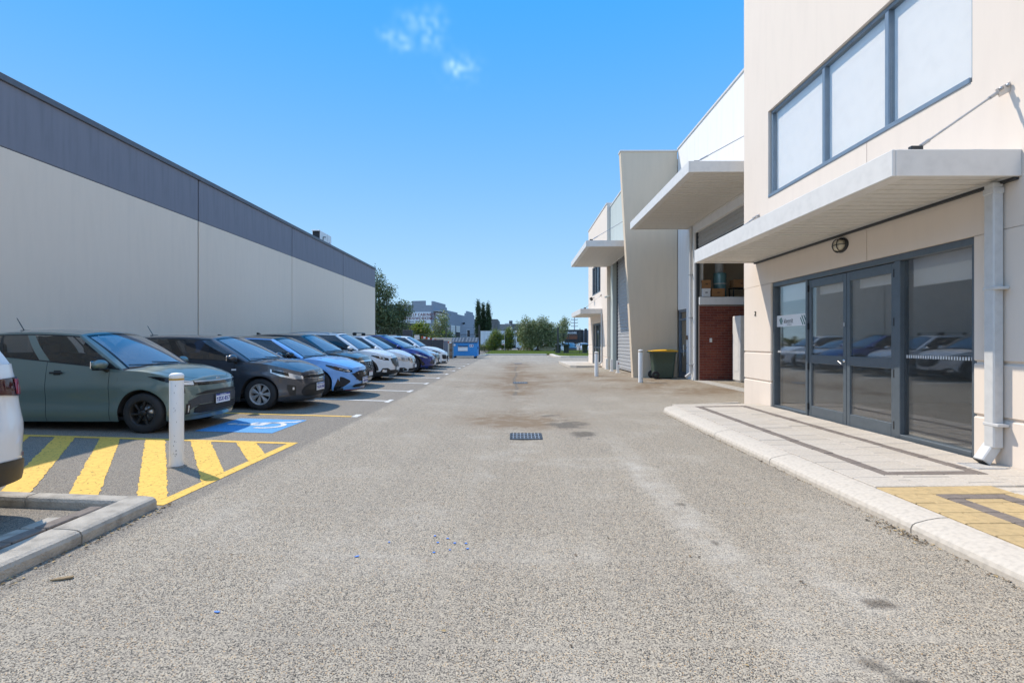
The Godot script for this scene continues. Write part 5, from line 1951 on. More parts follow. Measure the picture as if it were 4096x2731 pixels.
func headlight(root: Node3D, b: Body, outline: Array, lamps: Array, trim: Array, base_m: Material) -> void:
	for s in [1.0, -1.0]:
		var h := Node3D.new()
		h.name = called(root, "headlight")
		root.add_child(h)
		var o := []
		for q in outline:
			o.append([q[0] * s, q[1], q[2]])
		patch(h, "housing", b, o, base_m, 0.005)
		for l in lamps:
			var e := []
			for q in l:
				e.append([q[0] * s, q[1], q[2]])
			patch(h, "lamp", b, e, M.lens, 0.008)
		for l in trim:
			var e := []
			for q in l:
				e.append([q[0] * s, q[1], q[2]])
			patch(h, "running_light", b, e, M.sign_white, 0.009)

func mesh_bars(root: Node3D, n: String, b: Body, u0: float, u1: float, y0: float, y1: float, rows: int, m: Material, th := 0.008) -> void:
	for k in rows:
		var y := lerpf(y0, y1, (k + 0.5) / rows)
		var stn := []
		for i in 5:
			stn.append([lerpf(u0, u1, i / 4.0), y - th / 2, y + th / 2])
		patch(root, n, b, stn, m, 0.012)

func ring_badge(root: Node3D, b: Body, y: float, r: float, m: Material, out := 0.02) -> Node3D:
	var o := Node3D.new()
	o.name = called(root, "badge")
	root.add_child(o)
	y += b.fy
	o.position = Vector3(b.curve(b.nose, y) + out, y, 0)
	part(o, "ring", lathe(ring_profile(r, r * 0.12), 24), m, Vector3.ZERO, Vector3(0, 0, PI / 2))
	return o

func cars() -> void:
	var white := paint("paint_white", Color(0.80, 0.80, 0.79), 0.0, 0.35)
	var pearl := paint("paint_pearl", Color(0.72, 0.735, 0.75), 0.1, 0.3)
	# --- green hatchback in the accessible bay
	var green := paint("paint_green", Color(0.145, 0.198, 0.182), 0.3, 0.33)
	var r := car("sage green five door hatchback with black alloy wheels parked next to the striped zone", V(-4.60, gy(-5.2, 7.9), 7.93), 0.0,
		{"L": 3.6, "hw": 0.80, "H": 1.485, "fo": 0.68, "wb": 2.40, "wr": 0.288, "ra": 0.335, "belt0": 0.89, "belt1": 1.12, "hood_h": 0.955, "nose_h": 0.765, "xc": -0.92, "gc": 0.17, "af": 0.74, "n": 2.9, "hood_pow": 2.2, "fy": 0.0},
		{"wt": -1.62, "rt": -3.38, "roof_w": 1.16, "b_pillar": 1.46, "c_pillar": 1.80, "b_mat": green, "aerial": "rod", "aerial_x": -3.1, "quarter": 0.08, "screen_bow": 0.2, "drop_f": 0.05, "drop_r": 0.05, "roof_peak": -2.4}, green,
		{"wheel": "twist", "rim_mat": mat("rim_black", Color(0.03, 0.028, 0.027), 0.45, 0.3), "seams": [-1.14, -2.04, -2.92], "handle_mat": M.black_plastic})
	var root: Node3D = r[0]
	var b: Body = r[1]
	headlight(root, b, [[0.34, 0.655, 0.715], [0.55, 0.665, 0.76], [0.80, 0.745, 0.80], [0.93, 0.80, 0.805]], [[[0.36, 0.668, 0.70], [0.5, 0.675, 0.715]]], [[[0.36, 0.70, 0.715], [0.56, 0.735, 0.752]]], M.black_gloss)
	patch(root, "corner_light", b, [[0.50, 0.56, 0.665], [0.58, 0.56, 0.69], [0.61, 0.62, 0.70]], M.black_gloss, 0.005, true)
	patch(root, "nose_bar", b, sym([[0.0, 0.655, 0.70], [0.22, 0.655, 0.70], [0.34, 0.665, 0.712]]), M.black_gloss, 0.006)
	patch(root, "nose_chrome", b, sym([[0.0, 0.695, 0.712], [0.34, 0.705, 0.722]]), M.silver, 0.009)
	patch(root, "upper_grille", b, sym([[0.0, 0.525, 0.575], [0.2, 0.525, 0.57], [0.36, 0.52, 0.53]]), M.black_plastic, 0.006)
	patch(root, "bumper_insert", b, sym([[0.0, 0.39, 0.52], [0.3, 0.385, 0.515], [0.47, 0.30, 0.44]]), mat("plastic_grey", Color(0.055, 0.057, 0.06), 0.55), 0.006)
	patch(root, "lower_grille", b, sym([[0.0, 0.25, 0.385], [0.30, 0.255, 0.37], [0.38, 0.27, 0.33]]), M.void, 0.008)
	mesh_bars(root, "grille_bar", b, -0.36, 0.36, 0.26, 0.385, 4, M.black_plastic)
	patch(root, "fog_lamp", b, [[0.44, 0.26, 0.40], [0.50, 0.25, 0.40]], M.black_plastic, 0.010, true)
	patch(root, "fog_lens", b, [[0.455, 0.28, 0.38], [0.47, 0.28, 0.38]], M.lens, 0.013, true)
	patch(root, "front_lip", b, sym([[0.0, 0.17, 0.235], [0.45, 0.17, 0.225], [0.7, 0.17, 0.205]]), green, 0.014)
	plate(root, b, 0.43, "1ISX·857", M.ink_blue, M.steel_dark, 0.022)
	part(root, "badge", text("KIA", 0.055, 0.006, "Droid Sans", 500), M.chrome, Vector3(-0.058, 0.735, 0), Vector3(0, PI / 2, 0))
	part(root, "permit_sticker", cbox(Vector3(0.002, 0.04, 0.07)), M.sign_white, Vector3(-1.56, 1.37, 0.40), Vector3(0.0, -0.2, 0.85))
	# --- dark grey hatchback
	var grey := paint("paint_grey", Color(0.055, 0.06, 0.074), 0.4, 0.33)
	r = car("dark grey hatchback with silver wheel covers parked in the first white lined bay", V(-4.06, gy(-4.8, 10.5), 10.50), 0.0,
		{"L": 4.065, "hw": 0.862, "H": 1.45, "fo": 0.82, "wb": 2.58, "wr": 0.305, "ra": 0.35, "belt0": 0.91, "belt1": 1.04, "hood_h": 0.965, "nose_h": 0.73, "xc": -1.02, "gc": 0.165, "af": 0.88, "n": 2.6, "hood_pow": 1.8, "fy": -0.02},
		{"wt": -1.78, "rt": -3.75, "roof_w": 1.22, "aerial": "rod", "aerial_x": -3.45, "b_pillar": 1.45, "c_pillar": 1.84}, grey,
		{"wheel": "cover", "rim_mat": mat("cover_silver", Color(0.42, 0.42, 0.42), 0.45, 0.4), "side_glass": M.car_glass_dark})
	root = r[0]
	b = r[1]
	headlight(root, b, [[0.36, 0.60, 0.655], [0.52, 0.605, 0.70], [0.72, 0.66, 0.77], [0.86, 0.74, 0.805]], [[[0.38, 0.615, 0.648], [0.47, 0.615, 0.665]], [[0.50, 0.625, 0.69], [0.60, 0.65, 0.715]]], [], M.lens)
	patch(root, "headlight_shade", b, [[0.60, 0.66, 0.725], [0.84, 0.745, 0.80]], M.black_gloss, 0.011, true)
	patch(root, "upper_grille", b, sym([[0.0, 0.60, 0.665], [0.2, 0.605, 0.675], [0.35, 0.615, 0.645]]), M.void, 0.006)
	mesh_bars(root, "grille_bar", b, -0.33, 0.33, 0.605, 0.66, 4, M.black_plastic, 0.004)
	patch(root, "grille_chrome", b, sym([[0.0, 0.592, 0.602], [0.12, 0.592, 0.604], [0.2, 0.602, 0.612], [0.36, 0.612, 0.62]]), M.chrome, 0.014)
	patch(root, "grille_chrome", b, sym([[0.0, 0.662, 0.67], [0.2, 0.672, 0.68], [0.36, 0.64, 0.648]]), M.chrome, 0.014)
	patch(root, "lower_intake", b, sym([[0.0, 0.24, 0.52], [0.24, 0.245, 0.51], [0.36, 0.28, 0.44], [0.40, 0.33, 0.38]]), M.void, 0.005)
	patch(root, "plate_panel", b, sym([[0.0, 0.38, 0.475], [0.22, 0.38, 0.47], [0.34, 0.39, 0.43]]), M.black_plastic, 0.009)
	mesh_bars(root, "intake_bar", b, -0.33, 0.33, 0.25, 0.38, 7, M.black_plastic, 0.007)
	patch(root, "fog_pocket", b, [[0.50, 0.29, 0.47], [0.60, 0.30, 0.50], [0.645, 0.42, 0.5]], M.black_plastic, 0.004, true)
	patch(root, "fog_lamp", b, [[0.53, 0.40, 0.45], [0.56, 0.40, 0.45]], M.lens, 0.008, true)
	patch(root, "front_lip", b, sym([[0.0, 0.165, 0.215], [0.7, 0.165, 0.20]]), M.black_plastic, 0.010)
	patch(root, "indicator", b, [[b.u_of_x(-1.26), 0.76, 0.79], [b.u_of_x(-1.35), 0.76, 0.79]], M.sign_white, 0.006, true)
	plate(root, b, 0.42, "1GUG·069", M.ink_blue, M.sign_white, 0.02)
	var bd := ring_badge(root, b, 0.705, 0.035, M.chrome, 0.012)
	bd.scale = Vector3(1, 0.6, 1.4)
	part(bd, "letters", text("KIA", 0.03, 0.004), M.chrome, Vector3.ZERO, Vector3(0, PI / 2, 0))
	# --- light blue hatchback with a black roof
	var blue := paint("paint_blue", Color(0.17, 0.40, 0.78), 0.0, 0.35)
	r = car("light blue sporty hatchback with a black roof and black mirrors", V(-3.84, gy(-4.6, 12.85), 12.85), 0.0,
		{"L": 4.34, "hw": 0.897, "H": 1.455, "fo": 0.88, "wb": 2.65, "wr": 0.325, "ra": 0.37, "belt0": 0.905, "belt1": 1.03, "hood_h": 0.955, "nose_h": 0.69, "xc": -1.16, "gc": 0.15, "af": 0.95, "n": 2.5, "hood_pow": 1.8, "fy": -0.02},
		{"wt": -1.95, "rt": -3.95, "roof_w": 1.24, "aerial": "fin", "aerial_x": -3.6, "mirror_mat": M.black_gloss}, blue,
		{"wheel": "ten", "rim_mat": M.alloy, "roof_mat": M.black_gloss, "side_glass": M.car_glass_dark})
	root = r[0]
	b = r[1]
	headlight(root, b, [[0.36, 0.60, 0.645], [0.5, 0.60, 0.68], [0.68, 0.66, 0.745], [0.84, 0.755, 0.79]], [[[0.40, 0.612, 0.63], [0.56, 0.63, 0.645]], [[0.44, 0.645, 0.66], [0.62, 0.675, 0.69]]], [], M.black_gloss)
	patch(root, "main_grille", b, sym([[0.0, 0.365, 0.625], [0.18, 0.37, 0.62], [0.30, 0.47, 0.575], [0.375, 0.555, 0.565]]), M.void, 0.006)
	mesh_bars(root, "grille_bar", b, -0.28, 0.28, 0.40, 0.61, 6, M.black_gloss, 0.014)
	patch(root, "lower_intake", b, sym([[0.0, 0.225, 0.31], [0.28, 0.225, 0.30], [0.34, 0.24, 0.27]]), M.void, 0.006)
	mesh_bars(root, "intake_bar", b, -0.30, 0.30, 0.23, 0.305, 4, M.black_plastic, 0.007)
	patch(root, "side_intake", b, [[0.42, 0.36, 0.40], [0.56, 0.25, 0.485], [0.62, 0.24, 0.50], [0.63, 0.24, 0.44]], M.void, 0.006, true)
	patch(root, "corner_blade", b, [[0.60, 0.15, 0.30], [0.66, 0.15, 0.47], [0.72, 0.15, 0.24]], M.black_gloss, 0.009, true)
	patch(root, "black_lip", b, sym([[0.0, 0.15, 0.175], [0.7, 0.15, 0.19]]), M.black_gloss, 0.010)
	patch(root, "red_pinstripe", b, sym([[0.0, 0.172, 0.182], [0.5, 0.172, 0.182]]), M.ink_red, 0.014)
	plate(root, b, 0.375, "1IBB·658", M.ink_blue, M.sign_white, 0.025)
	bd = ring_badge(root, b, 0.555, 0.055, M.chrome, 0.016)
	bd.scale = Vector3(1, 0.75, 1.3)
	part(bd, "letter", text("H", 0.085, 0.006, "Droid Serif"), M.chrome, Vector3(0, 0, 0), Vector3(0, PI / 2, 0))
	part(root, "side_badge", text("N", 0.05, 0.005), M.chrome, Vector3(-0.03, 0.545, 0.40), Vector3(0, PI / 2 - 0.15, 0))
	# --- black crossover
	var black := paint("paint_black", Color(0.008, 0.008, 0.009), 0.2, 0.3)
	r = car("glossy black crossover with a chrome studded grille beside the light blue hatchback", V(-4.38, gy(-4.8, 15.2), 15.25), 0.0,
		{"L": 4.0, "hw": 0.882, "H": 1.555, "fo": 0.80, "wb": 2.52, "wr": 0.335, "ra": 0.385, "belt0": 0.97, "belt1": 1.09, "hood_h": 1.02, "nose_h": 0.86, "fy": -0.045, "xc": -1.02, "gc": 0.2, "af": 0.80, "n": 3.0, "hood_pow": 1.8},
		{"wt": -1.75, "rt": -3.6, "roof_w": 1.24, "aerial": "fin", "aerial_x": -3.3, "drop_r": 0.09}, black, {"wheel": "five", "clad": M.black_plastic, "side_glass": M.car_glass_dark})
	root = r[0]
	b = r[1]
	headlight(root, b, [[0.34, 0.74, 0.80], [0.55, 0.75, 0.82], [0.82, 0.80, 0.845]], [[[0.36, 0.755, 0.785], [0.42, 0.757, 0.787]], [[0.46, 0.765, 0.80], [0.52, 0.767, 0.802]], [[0.56, 0.777, 0.81], [0.62, 0.782, 0.815]]], [], M.black_gloss)
	patch(root, "chrome_bar", b, sym([[0.0, 0.765, 0.80], [0.34, 0.765, 0.795]]), M.chrome, 0.012)
	patch(root, "main_grille", b, sym([[0.0, 0.50, 0.755], [0.3, 0.51, 0.755], [0.36, 0.6, 0.7]]), M.void, 0.006)
	for k in 5:
		for i in 9:
			var uu := (-0.3 + 0.6 * (i + (0.5 if k % 2 == 0 else 0.0)) / 8.5)
			patch(root, "grille_stud", b, [[uu - 0.010, 0.525 + 0.045 * k, 0.55 + 0.045 * k], [uu + 0.010, 0.525 + 0.045 * k, 0.55 + 0.045 * k]], M.silver, 0.012)
	patch(root, "skid_plate", b, sym([[0.0, 0.2, 0.30], [0.4, 0.2, 0.28], [0.5, 0.2, 0.24]]), M.silver, 0.012)
	plate(root, b, 0.41, "", M.ink_red, M.steel_dark, 0.022)
	part(root, "badge", text("S", 0.11, 0.008), M.chrome, Vector3(0.0, 0.70, 0), Vector3(0, PI / 2, 0))
	# --- white SUV with roof rails
	r = car("white SUV with roof rails, black wheel arch cladding and a shield shaped black grille", V(-4.17, gy(-4.8, 17.8), 17.78), 0.0,
		{"L": 4.31, "hw": 0.905, "H": 1.62, "fo": 0.87, "wb": 2.585, "wr": 0.34, "ra": 0.39, "belt0": 1.0, "belt1": 1.12, "hood_h": 1.06, "nose_h": 0.84, "xc": -1.06, "gc": 0.2, "af": 0.92, "n": 2.6, "hood_pow": 2.0, "fy": -0.05},
		{"wt": -1.82, "rt": -4.0, "roof_w": 1.26, "rails": true, "rail_mat": M.silver, "drop_r": 0.08}, white, {"wheel": "five", "clad": M.black_plastic, "side_glass": M.car_glass_dark})
	root = r[0]
	b = r[1]
	headlight(root, b, [[0.36, 0.72, 0.79], [0.52, 0.735, 0.83], [0.72, 0.80, 0.885], [0.86, 0.88, 0.91]], [[[0.50, 0.755, 0.80], [0.57, 0.77, 0.825]], [[0.60, 0.80, 0.84], [0.66, 0.815, 0.86]]], [], M.black_gloss)
	patch(root, "shield_grille", b, sym([[0.0, 0.51, 0.80], [0.16, 0.53, 0.80], [0.25, 0.62, 0.79], [0.28, 0.72, 0.77]]), M.black_plastic, 0.007)
	patch(root, "grille_chrome", b, sym([[0.0, 0.80, 0.815], [0.30, 0.785, 0.80]]), M.chrome, 0.011)
	patch(root, "grille_chrome", b, sym([[0.0, 0.495, 0.51], [0.16, 0.515, 0.53], [0.26, 0.615, 0.63], [0.295, 0.72, 0.73]]), M.chrome, 0.009)
	patch(root, "black_chin", b, sym([[0.0, 0.20, 0.40], [0.34, 0.20, 0.40], [0.44, 0.20, 0.47], [0.60, 0.20, 0.47], [0.66, 0.20, 0.36], [0.9, 0.2, 0.34]]), M.black_plastic, 0.008)
	patch(root, "silver_skid", b, sym([[0.0, 0.2, 0.27], [0.36, 0.2, 0.25]]), M.silver, 0.014)
	patch(root, "fog_lamp", b, [[0.47, 0.335, 0.42], [0.60, 0.335, 0.42]], M.lens, 0.012, true)
	mesh_bars(root, "intake_bar", b, -0.32, 0.32, 0.29, 0.39, 4, M.void, 0.012)
	plate(root, b, 0.45, "", M.ink_black, M.steel_dark, 0.022)
	bd = ring_badge(root, b, 0.69, 0.055, M.chrome, 0.016)
	part(bd, "letter", text("M", 0.07, 0.006), M.chrome, Vector3.ZERO, Vector3(0, PI / 2, 0))
	# --- silver white compact wagon with racks
	r = car("silver white tall hatchback carrying black roof racks", V(-4.02, gy(-4.8, 20.1), 20.12), 0.0,
		{"L": 4.36, "hw": 0.893, "H": 1.56, "fo": 0.88, "wb": 2.70, "wr": 0.32, "ra": 0.365, "belt0": 0.965, "belt1": 1.07, "hood_h": 1.02, "nose_h": 0.75, "xc": -0.98, "gc": 0.16, "af": 0.98, "n": 2.4, "hood_pow": 1.6, "fy": -0.05},
		{"wt": -1.78, "rt": -4.05, "roof_w": 1.24, "racks": true}, pearl, {"wheel": "five", "side_glass": M.car_glass_dark})
	root = r[0]
	b = r[1]
	headlight(root, b, [[0.38, 0.60, 0.70], [0.54, 0.61, 0.75], [0.72, 0.68, 0.80], [0.84, 0.77, 0.82]], [[[0.42, 0.63, 0.69], [0.52, 0.64, 0.71]], [[0.56, 0.66, 0.735], [0.66, 0.69, 0.76]]], [], M.silver)
	patch(root, "grille", b, sym([[0.0, 0.53, 0.73], [0.25, 0.55, 0.74], [0.36, 0.64, 0.73]]), M.void, 0.006)
	mesh_bars(root, "grille_bar", b, -0.34, 0.34, 0.555, 0.73, 4, M.chrome, 0.026)
	patch(root, "lower_intake", b, sym([[0.0, 0.22, 0.34], [0.34, 0.23, 0.33]]), M.void, 0.006)
	patch(root, "fog_pocket", b, [[0.40, 0.25, 0.30], [0.52, 0.235, 0.37], [0.66, 0.27, 0.37]], M.black_plastic, 0.006, true)
	patch(root, "fog_lamp", b, [[0.52, 0.27, 0.33], [0.555, 0.27, 0.33]], M.lens, 0.010, true)
	plate(root, b, 0.42, "", M.ink_black, M.steel_dark, 0.03)
	bd = ring_badge(root, b, 0.65, 0.06, M.chrome, 0.02)
	for k in 3:
		part(bd, "star_arm", cbox(Vector3(0.008, 0.058, 0.010), 0.002), M.chrome, Vector3(0, 0.028 * cos(TAU * k / 3), 0.028 * sin(TAU * k / 3)), Vector3(TAU * k / 3, 0, 0))
	# --- deep blue electric crossover
	var deep := paint("paint_deep", Color(0.004, 0.028, 0.21), 0.5, 0.3)
	r = car("deep blue rounded crossover with a smooth grille-less nose", V(-3.62, gy(-4.5, 22.6), 22.55), 0.0,
		{"L": 4.75, "hw": 0.96, "H": 1.625, "fo": 0.86, "wb": 2.89, "wr": 0.355, "ra": 0.405, "belt0": 1.02, "belt1": 1.14, "hood_h": 1.05, "nose_h": 0.69, "xc": -1.10, "gc": 0.17, "af": 1.05, "n": 2.3, "hood_pow": 1.7, "fy": -0.03},
		{"wt": -2.15, "rt": -4.25, "roof_w": 1.22, "drop_r": 0.12, "roof_peak": -2.7}, deep, {"wheel": "five", "clad": M.black_plastic, "side_glass": M.car_glass_dark, "roof_mat": M.black_gloss})
	root = r[0]
	b = r[1]
	headlight(root, b, [[0.42, 0.64, 0.665], [0.56, 0.66, 0.725], [0.72, 0.74, 0.80], [0.82, 0.805, 0.83]], [[[0.46, 0.655, 0.675], [0.6, 0.69, 0.725]]], [], M.lens)
	patch(root, "plate_recess", b, sym([[0.0, 0.36, 0.56], [0.22, 0.36, 0.56], [0.34, 0.42, 0.45]]), mat("deep_trim", Color(0.02, 0.025, 0.05), 0.3), 0.005)
	patch(root, "lower_intake", b, sym([[0.0, 0.21, 0.31], [0.32, 0.22, 0.30], [0.4, 0.24, 0.27]]), M.void, 0.006)
	patch(root, "corner_vent", b, [[0.52, 0.36, 0.37], [0.60, 0.33, 0.50], [0.64, 0.33, 0.36]], M.black_gloss, 0.006, true)
	plate(root, b, 0.43, "", M.ink_blue, M.sign_white, 0.025)
	part(root, "badge", text("T", 0.07, 0.005), M.chrome, Vector3(-0.02, 0.645, 0), Vector3(0, PI / 2, 0))
	# --- silver sedan mostly hidden
	r = car("silver sedan of which only the nose shows beyond the deep blue crossover", V(-3.80, gy(-4.6, 25.0), 25.0), 0.0,
		{"L": 4.6, "hw": 0.90, "H": 1.44, "fo": 0.86, "wb": 2.75, "wr": 0.325, "ra": 0.37, "belt0": 0.93, "belt1": 1.0, "hood_h": 0.985, "nose_h": 0.76, "xc": -1.22, "gc": 0.15, "af": 0.9, "n": 2.5},
		{"wt": -2.0, "rt": -3.5, "roof_w": 1.18, "tail_base": 0.55}, paint("paint_silver", Color(0.55, 0.57, 0.60), 0.5, 0.3), {"wheel": "five", "side_glass": M.car_glass_dark})
	root = r[0]
	b = r[1]
	headlight(root, b, [[0.36, 0.60, 0.67], [0.55, 0.62, 0.73], [0.80, 0.74, 0.79]], [[[0.42, 0.625, 0.66], [0.55, 0.65, 0.69]]], [], M.black_gloss)
	patch(root, "grille", b, sym([[0.0, 0.45, 0.68], [0.26, 0.47, 0.68], [0.33, 0.56, 0.66]]), M.void, 0.006)
	mesh_bars(root, "grille_bar", b, -0.28, 0.28, 0.47, 0.67, 4, M.chrome, 0.014)
	patch(root, "lower_intake", b, sym([[0.0, 0.22, 0.32], [0.4, 0.22, 0.30], [0.6, 0.23, 0.32]]), M.void, 0.006)
	plate(root, b, 0.40, "", M.ink_blue, M.steel_dark, 0.022)
	# --- white SUV at the end of the row
	r = car("white rounded sports SUV with split front intakes at the end of the row", V(-3.66, gy(-4.5, 27.2), 27.2), 0.0,
		{"L": 4.70, "hw": 0.96, "H": 1.62, "fo": 0.88, "wb": 2.81, "wr": 0.355, "ra": 0.40, "belt0": 1.02, "belt1": 1.13, "hood_h": 1.07, "nose_h": 0.76, "xc": -1.30, "gc": 0.19, "af": 1.0, "n": 2.4, "hood_pow": 1.9, "fy": -0.04},
		{"wt": -2.05, "rt": -4.2, "roof_w": 1.24, "drop_r": 0.11}, white, {"wheel": "five", "side_glass": M.car_glass_dark})
	root = r[0]
	b = r[1]
	headlight(root, b, [[0.50, 0.75, 0.78], [0.62, 0.76, 0.84], [0.78, 0.83, 0.89], [0.84, 0.87, 0.89]], [[[0.56, 0.78, 0.81], [0.66, 0.80, 0.84]]], [], M.black_gloss)
	patch(root, "side_intake", b, [[0.20, 0.44, 0.66], [0.36, 0.44, 0.67], [0.46, 0.48, 0.67]], M.void, 0.006, true)
	patch(root, "intake_blade", b, [[0.20, 0.59, 0.61], [0.45, 0.595, 0.615]], M.black_plastic, 0.010, true)
	patch(root, "intake_blade", b, [[0.20, 0.51, 0.525], [0.44, 0.515, 0.53]], M.black_plastic, 0.010, true)
	patch(root, "centre_intake", b, sym([[0.0, 0.44, 0.62], [0.17, 0.44, 0.62]]), M.void, 0.005)
	patch(root, "lower_slot", b, [[0.22, 0.27, 0.34], [0.48, 0.27, 0.34]], M.void, 0.006, true)
	patch(root, "front_lip", b, sym([[0.0, 0.19, 0.25], [0.7, 0.19, 0.24]]), M.black_plastic, 0.010)
	plate(root, b, 0.38, "", M.ink_blue, M.steel_dark, 0.022)
	# --- white SUV seen from behind at the edge of the picture
	r = car("white SUV reversed towards the island kerb showing a dark red tail light", V(-8.18, gy(-5.5, 3.1), 3.12), PI,
		{"L": 4.5, "hw": 0.92, "H": 1.66, "fo": 0.90, "wb": 2.67, "wr": 0.35, "ra": 0.40, "belt0": 1.02, "belt1": 1.12, "hood_h": 1.10, "nose_h": 0.88, "xc": -1.1, "gc": 0.24, "ar": 0.42, "nr": 2.9, "tail": [[0.24, 0.03], [0.36, -0.005], [0.46, 0.0], [0.60, 0.0], [0.70, 0.025], [0.82, 0.055], [1.0, 0.06], [1.15, 0.10]]},
		{"wt": -1.85, "rt": -4.15, "roof_w": 1.26, "tail_base": 0.16, "rails": true}, white, {"wheel": "five", "clad": M.black_plastic, "side_glass": M.car_glass_dark, "group": ""})
	root = r[0]
	b = r[1]
	for s in [1.0, -1.0]:
		var tl := Node3D.new()
		tl.name = called(root, "tail_light")
		root.add_child(tl)
		patch(tl, "dark_lens", b, [[2.92 * s, 0.92, 0.99], [2.60 * s, 0.895, 1.015], [2.40 * s, 0.875, 1.02], [2.27 * s, 0.89, 1.015]], M.tail_dark, 0.012)
		patch(tl, "red_lens", b, [[2.46 * s, 0.895, 1.005], [2.38 * s, 0.885, 1.005], [2.29 * s, 0.90, 1.0]], M.tail_red, 0.016)
	patch(root, "rear_valance", b, [[2.12, 0.24, 0.36], [2.4, 0.24, 0.40], [2.7, 0.24, 0.42], [3.0, 0.24, 0.42]], M.black_plastic, 0.010, true)
	patch(root, "reflector", b, [[2.30, 0.40, 0.43], [2.42, 0.42, 0.45]], M.tail_red, 0.008, true)
	plate(root, b, 0.86, "", M.ink_blue, M.steel_dark, 0.015, PI)

# ---------------------------------------------------------------- plants
func leaf_mat(key: String) -> StandardMaterial3D:
	if M.has(key):
		return M[key]
	var m := mat(key, Color(1, 1, 1), 0.6)
	m.vertex_color_use_as_albedo = true
	m.backlight_enabled = true
	m.backlight = lin(0.35, 0.4, 0.2)
	m.cull_mode = BaseMaterial3D.CULL_DISABLED
	return m

# clumps: [x, y, z, rx, ry, rz] ellipsoids relative to the foot; leaves gather in small twigs spread over their shells
func crown(clumps: Array, twigs: int, per: int, leaf: float, slim: float, tones: Array, droop := 0.0) -> ArrayMesh:
	var st := SurfaceTool.new()
	st.begin(Mesh.PRIMITIVE_TRIANGLES)
	twigs = int(twigs * 1.35)
	leaf *= 1.45
	slim = maxf(slim * 1.15, 0.22)
	var vol := 0.0
	for c in clumps:
		vol += pow(c[3] * c[4] * c[5], 0.72)
	for c in clumps:
		var k := int(twigs * pow(c[3] * c[4] * c[5], 0.72) / vol)
		for i in k:
			var dir := Vector3(rng.randfn(), rng.randfn(), rng.randfn()).normalized()
			var rad := pow(rng.randf(), 0.42)
			rad *= 0.86 + 0.34 * sin(dir.x * 5.0 + c[0] * 3.0) * cos(dir.y * 6.0 + c[2]) * 0.6
			if rng.randf() < 0.07:
				rad *= 1.18
			var p := Vector3(c[0] + dir.x * c[3] * rad, c[1] + dir.y * c[4] * rad, c[2] + dir.z * c[5] * rad)
			var twig := (dir + Vector3(rng.randfn() * 0.5, 0.35 - droop, rng.randfn() * 0.5)).normalized()
			var tone: Color = tones[rng.randi() % tones.size()]
			for j in per:
				var q := p + twig * leaf * 0.55 * j + Vector3(rng.randfn(), rng.randfn(), rng.randfn()) * leaf * 0.6
				var ax := (twig + Vector3(rng.randfn(), rng.randfn() - droop, rng.randfn()) * 0.8).normalized()
				var up := Vector3(rng.randfn(), rng.randfn(), rng.randfn()).normalized()
				var sd := ax.cross(up).normalized() * leaf * slim
				var e := ax * leaf * rng.randf_range(0.7, 1.3)
				var nn := e.cross(sd).normalized()
				var col := tone * rng.randf_range(1.6, 3.1)
				col.r *= 1.12
				col.b *= 0.8
				col.a = 1.0
				for v in [q, q + e * 0.45 + sd, q + e, q, q + e, q + e * 0.45 - sd]:
					st.set_color(col)
					st.set_normal(nn)
					st.add_vertex(v)
	return st.commit()

func branches(parent: Node, foot: Vector3, clumps: Array, r: float, m: Material, split := 0.35) -> void:
	var st := st_new(true)
	var lo := 99.0
	for c in clumps:
		lo = minf(lo, c[1] - c[4] * 0.5)
	lo = maxf(lo, 0.3)
	var top := Vector3(0.05 * rng.randfn(), lo * 0.9, 0.05 * rng.randfn())
	tube_st(st, foot - Vector3(0, 0.1, 0), foot + top, r, r * 0.8, 9)
	for c in clumps:
		var e := Vector3(c[0], c[1] + c[4] * 0.3, c[2])
		var m1 := top.lerp(e, 0.5) + Vector3(rng.randfn(), 0.3, rng.randfn()) * 0.15
		tube_st(st, foot + top, foot + m1, r * 0.6, r * 0.38, 7)
		tube_st(st, foot + m1, foot + e, r * 0.38, r * 0.12, 6)
		for k in 3:
			var q := m1.lerp(e, 0.3 + 0.2 * k)
			tube_st(st, foot + q, foot + q + Vector3(rng.randfn() * c[3], absf(rng.randfn()) * c[4] * 0.6, rng.randfn() * c[5]) * 0.6, r * 0.2, r * 0.06, 5)
	part(parent, "trunk", done(st), m)

func tree(n: String, label: String, cat: String, at: Vector3, clumps: Array, twigs: int, per: int, leaf: float, slim: float, tones: Array, trunk_r: float, group := "", droop := 0.0) -> void:
	var t := thing(n, label, cat, at, group)
	branches(t, Vector3.ZERO, clumps, trunk_r, surf("tree_bark", Color(0.16, 0.125, 0.095), 0.95, 0.4, 0.6, 0.6))
	part(t, "crown", crown(clumps, twigs, per, leaf, slim, tones, droop), leaf_mat("leaves"))

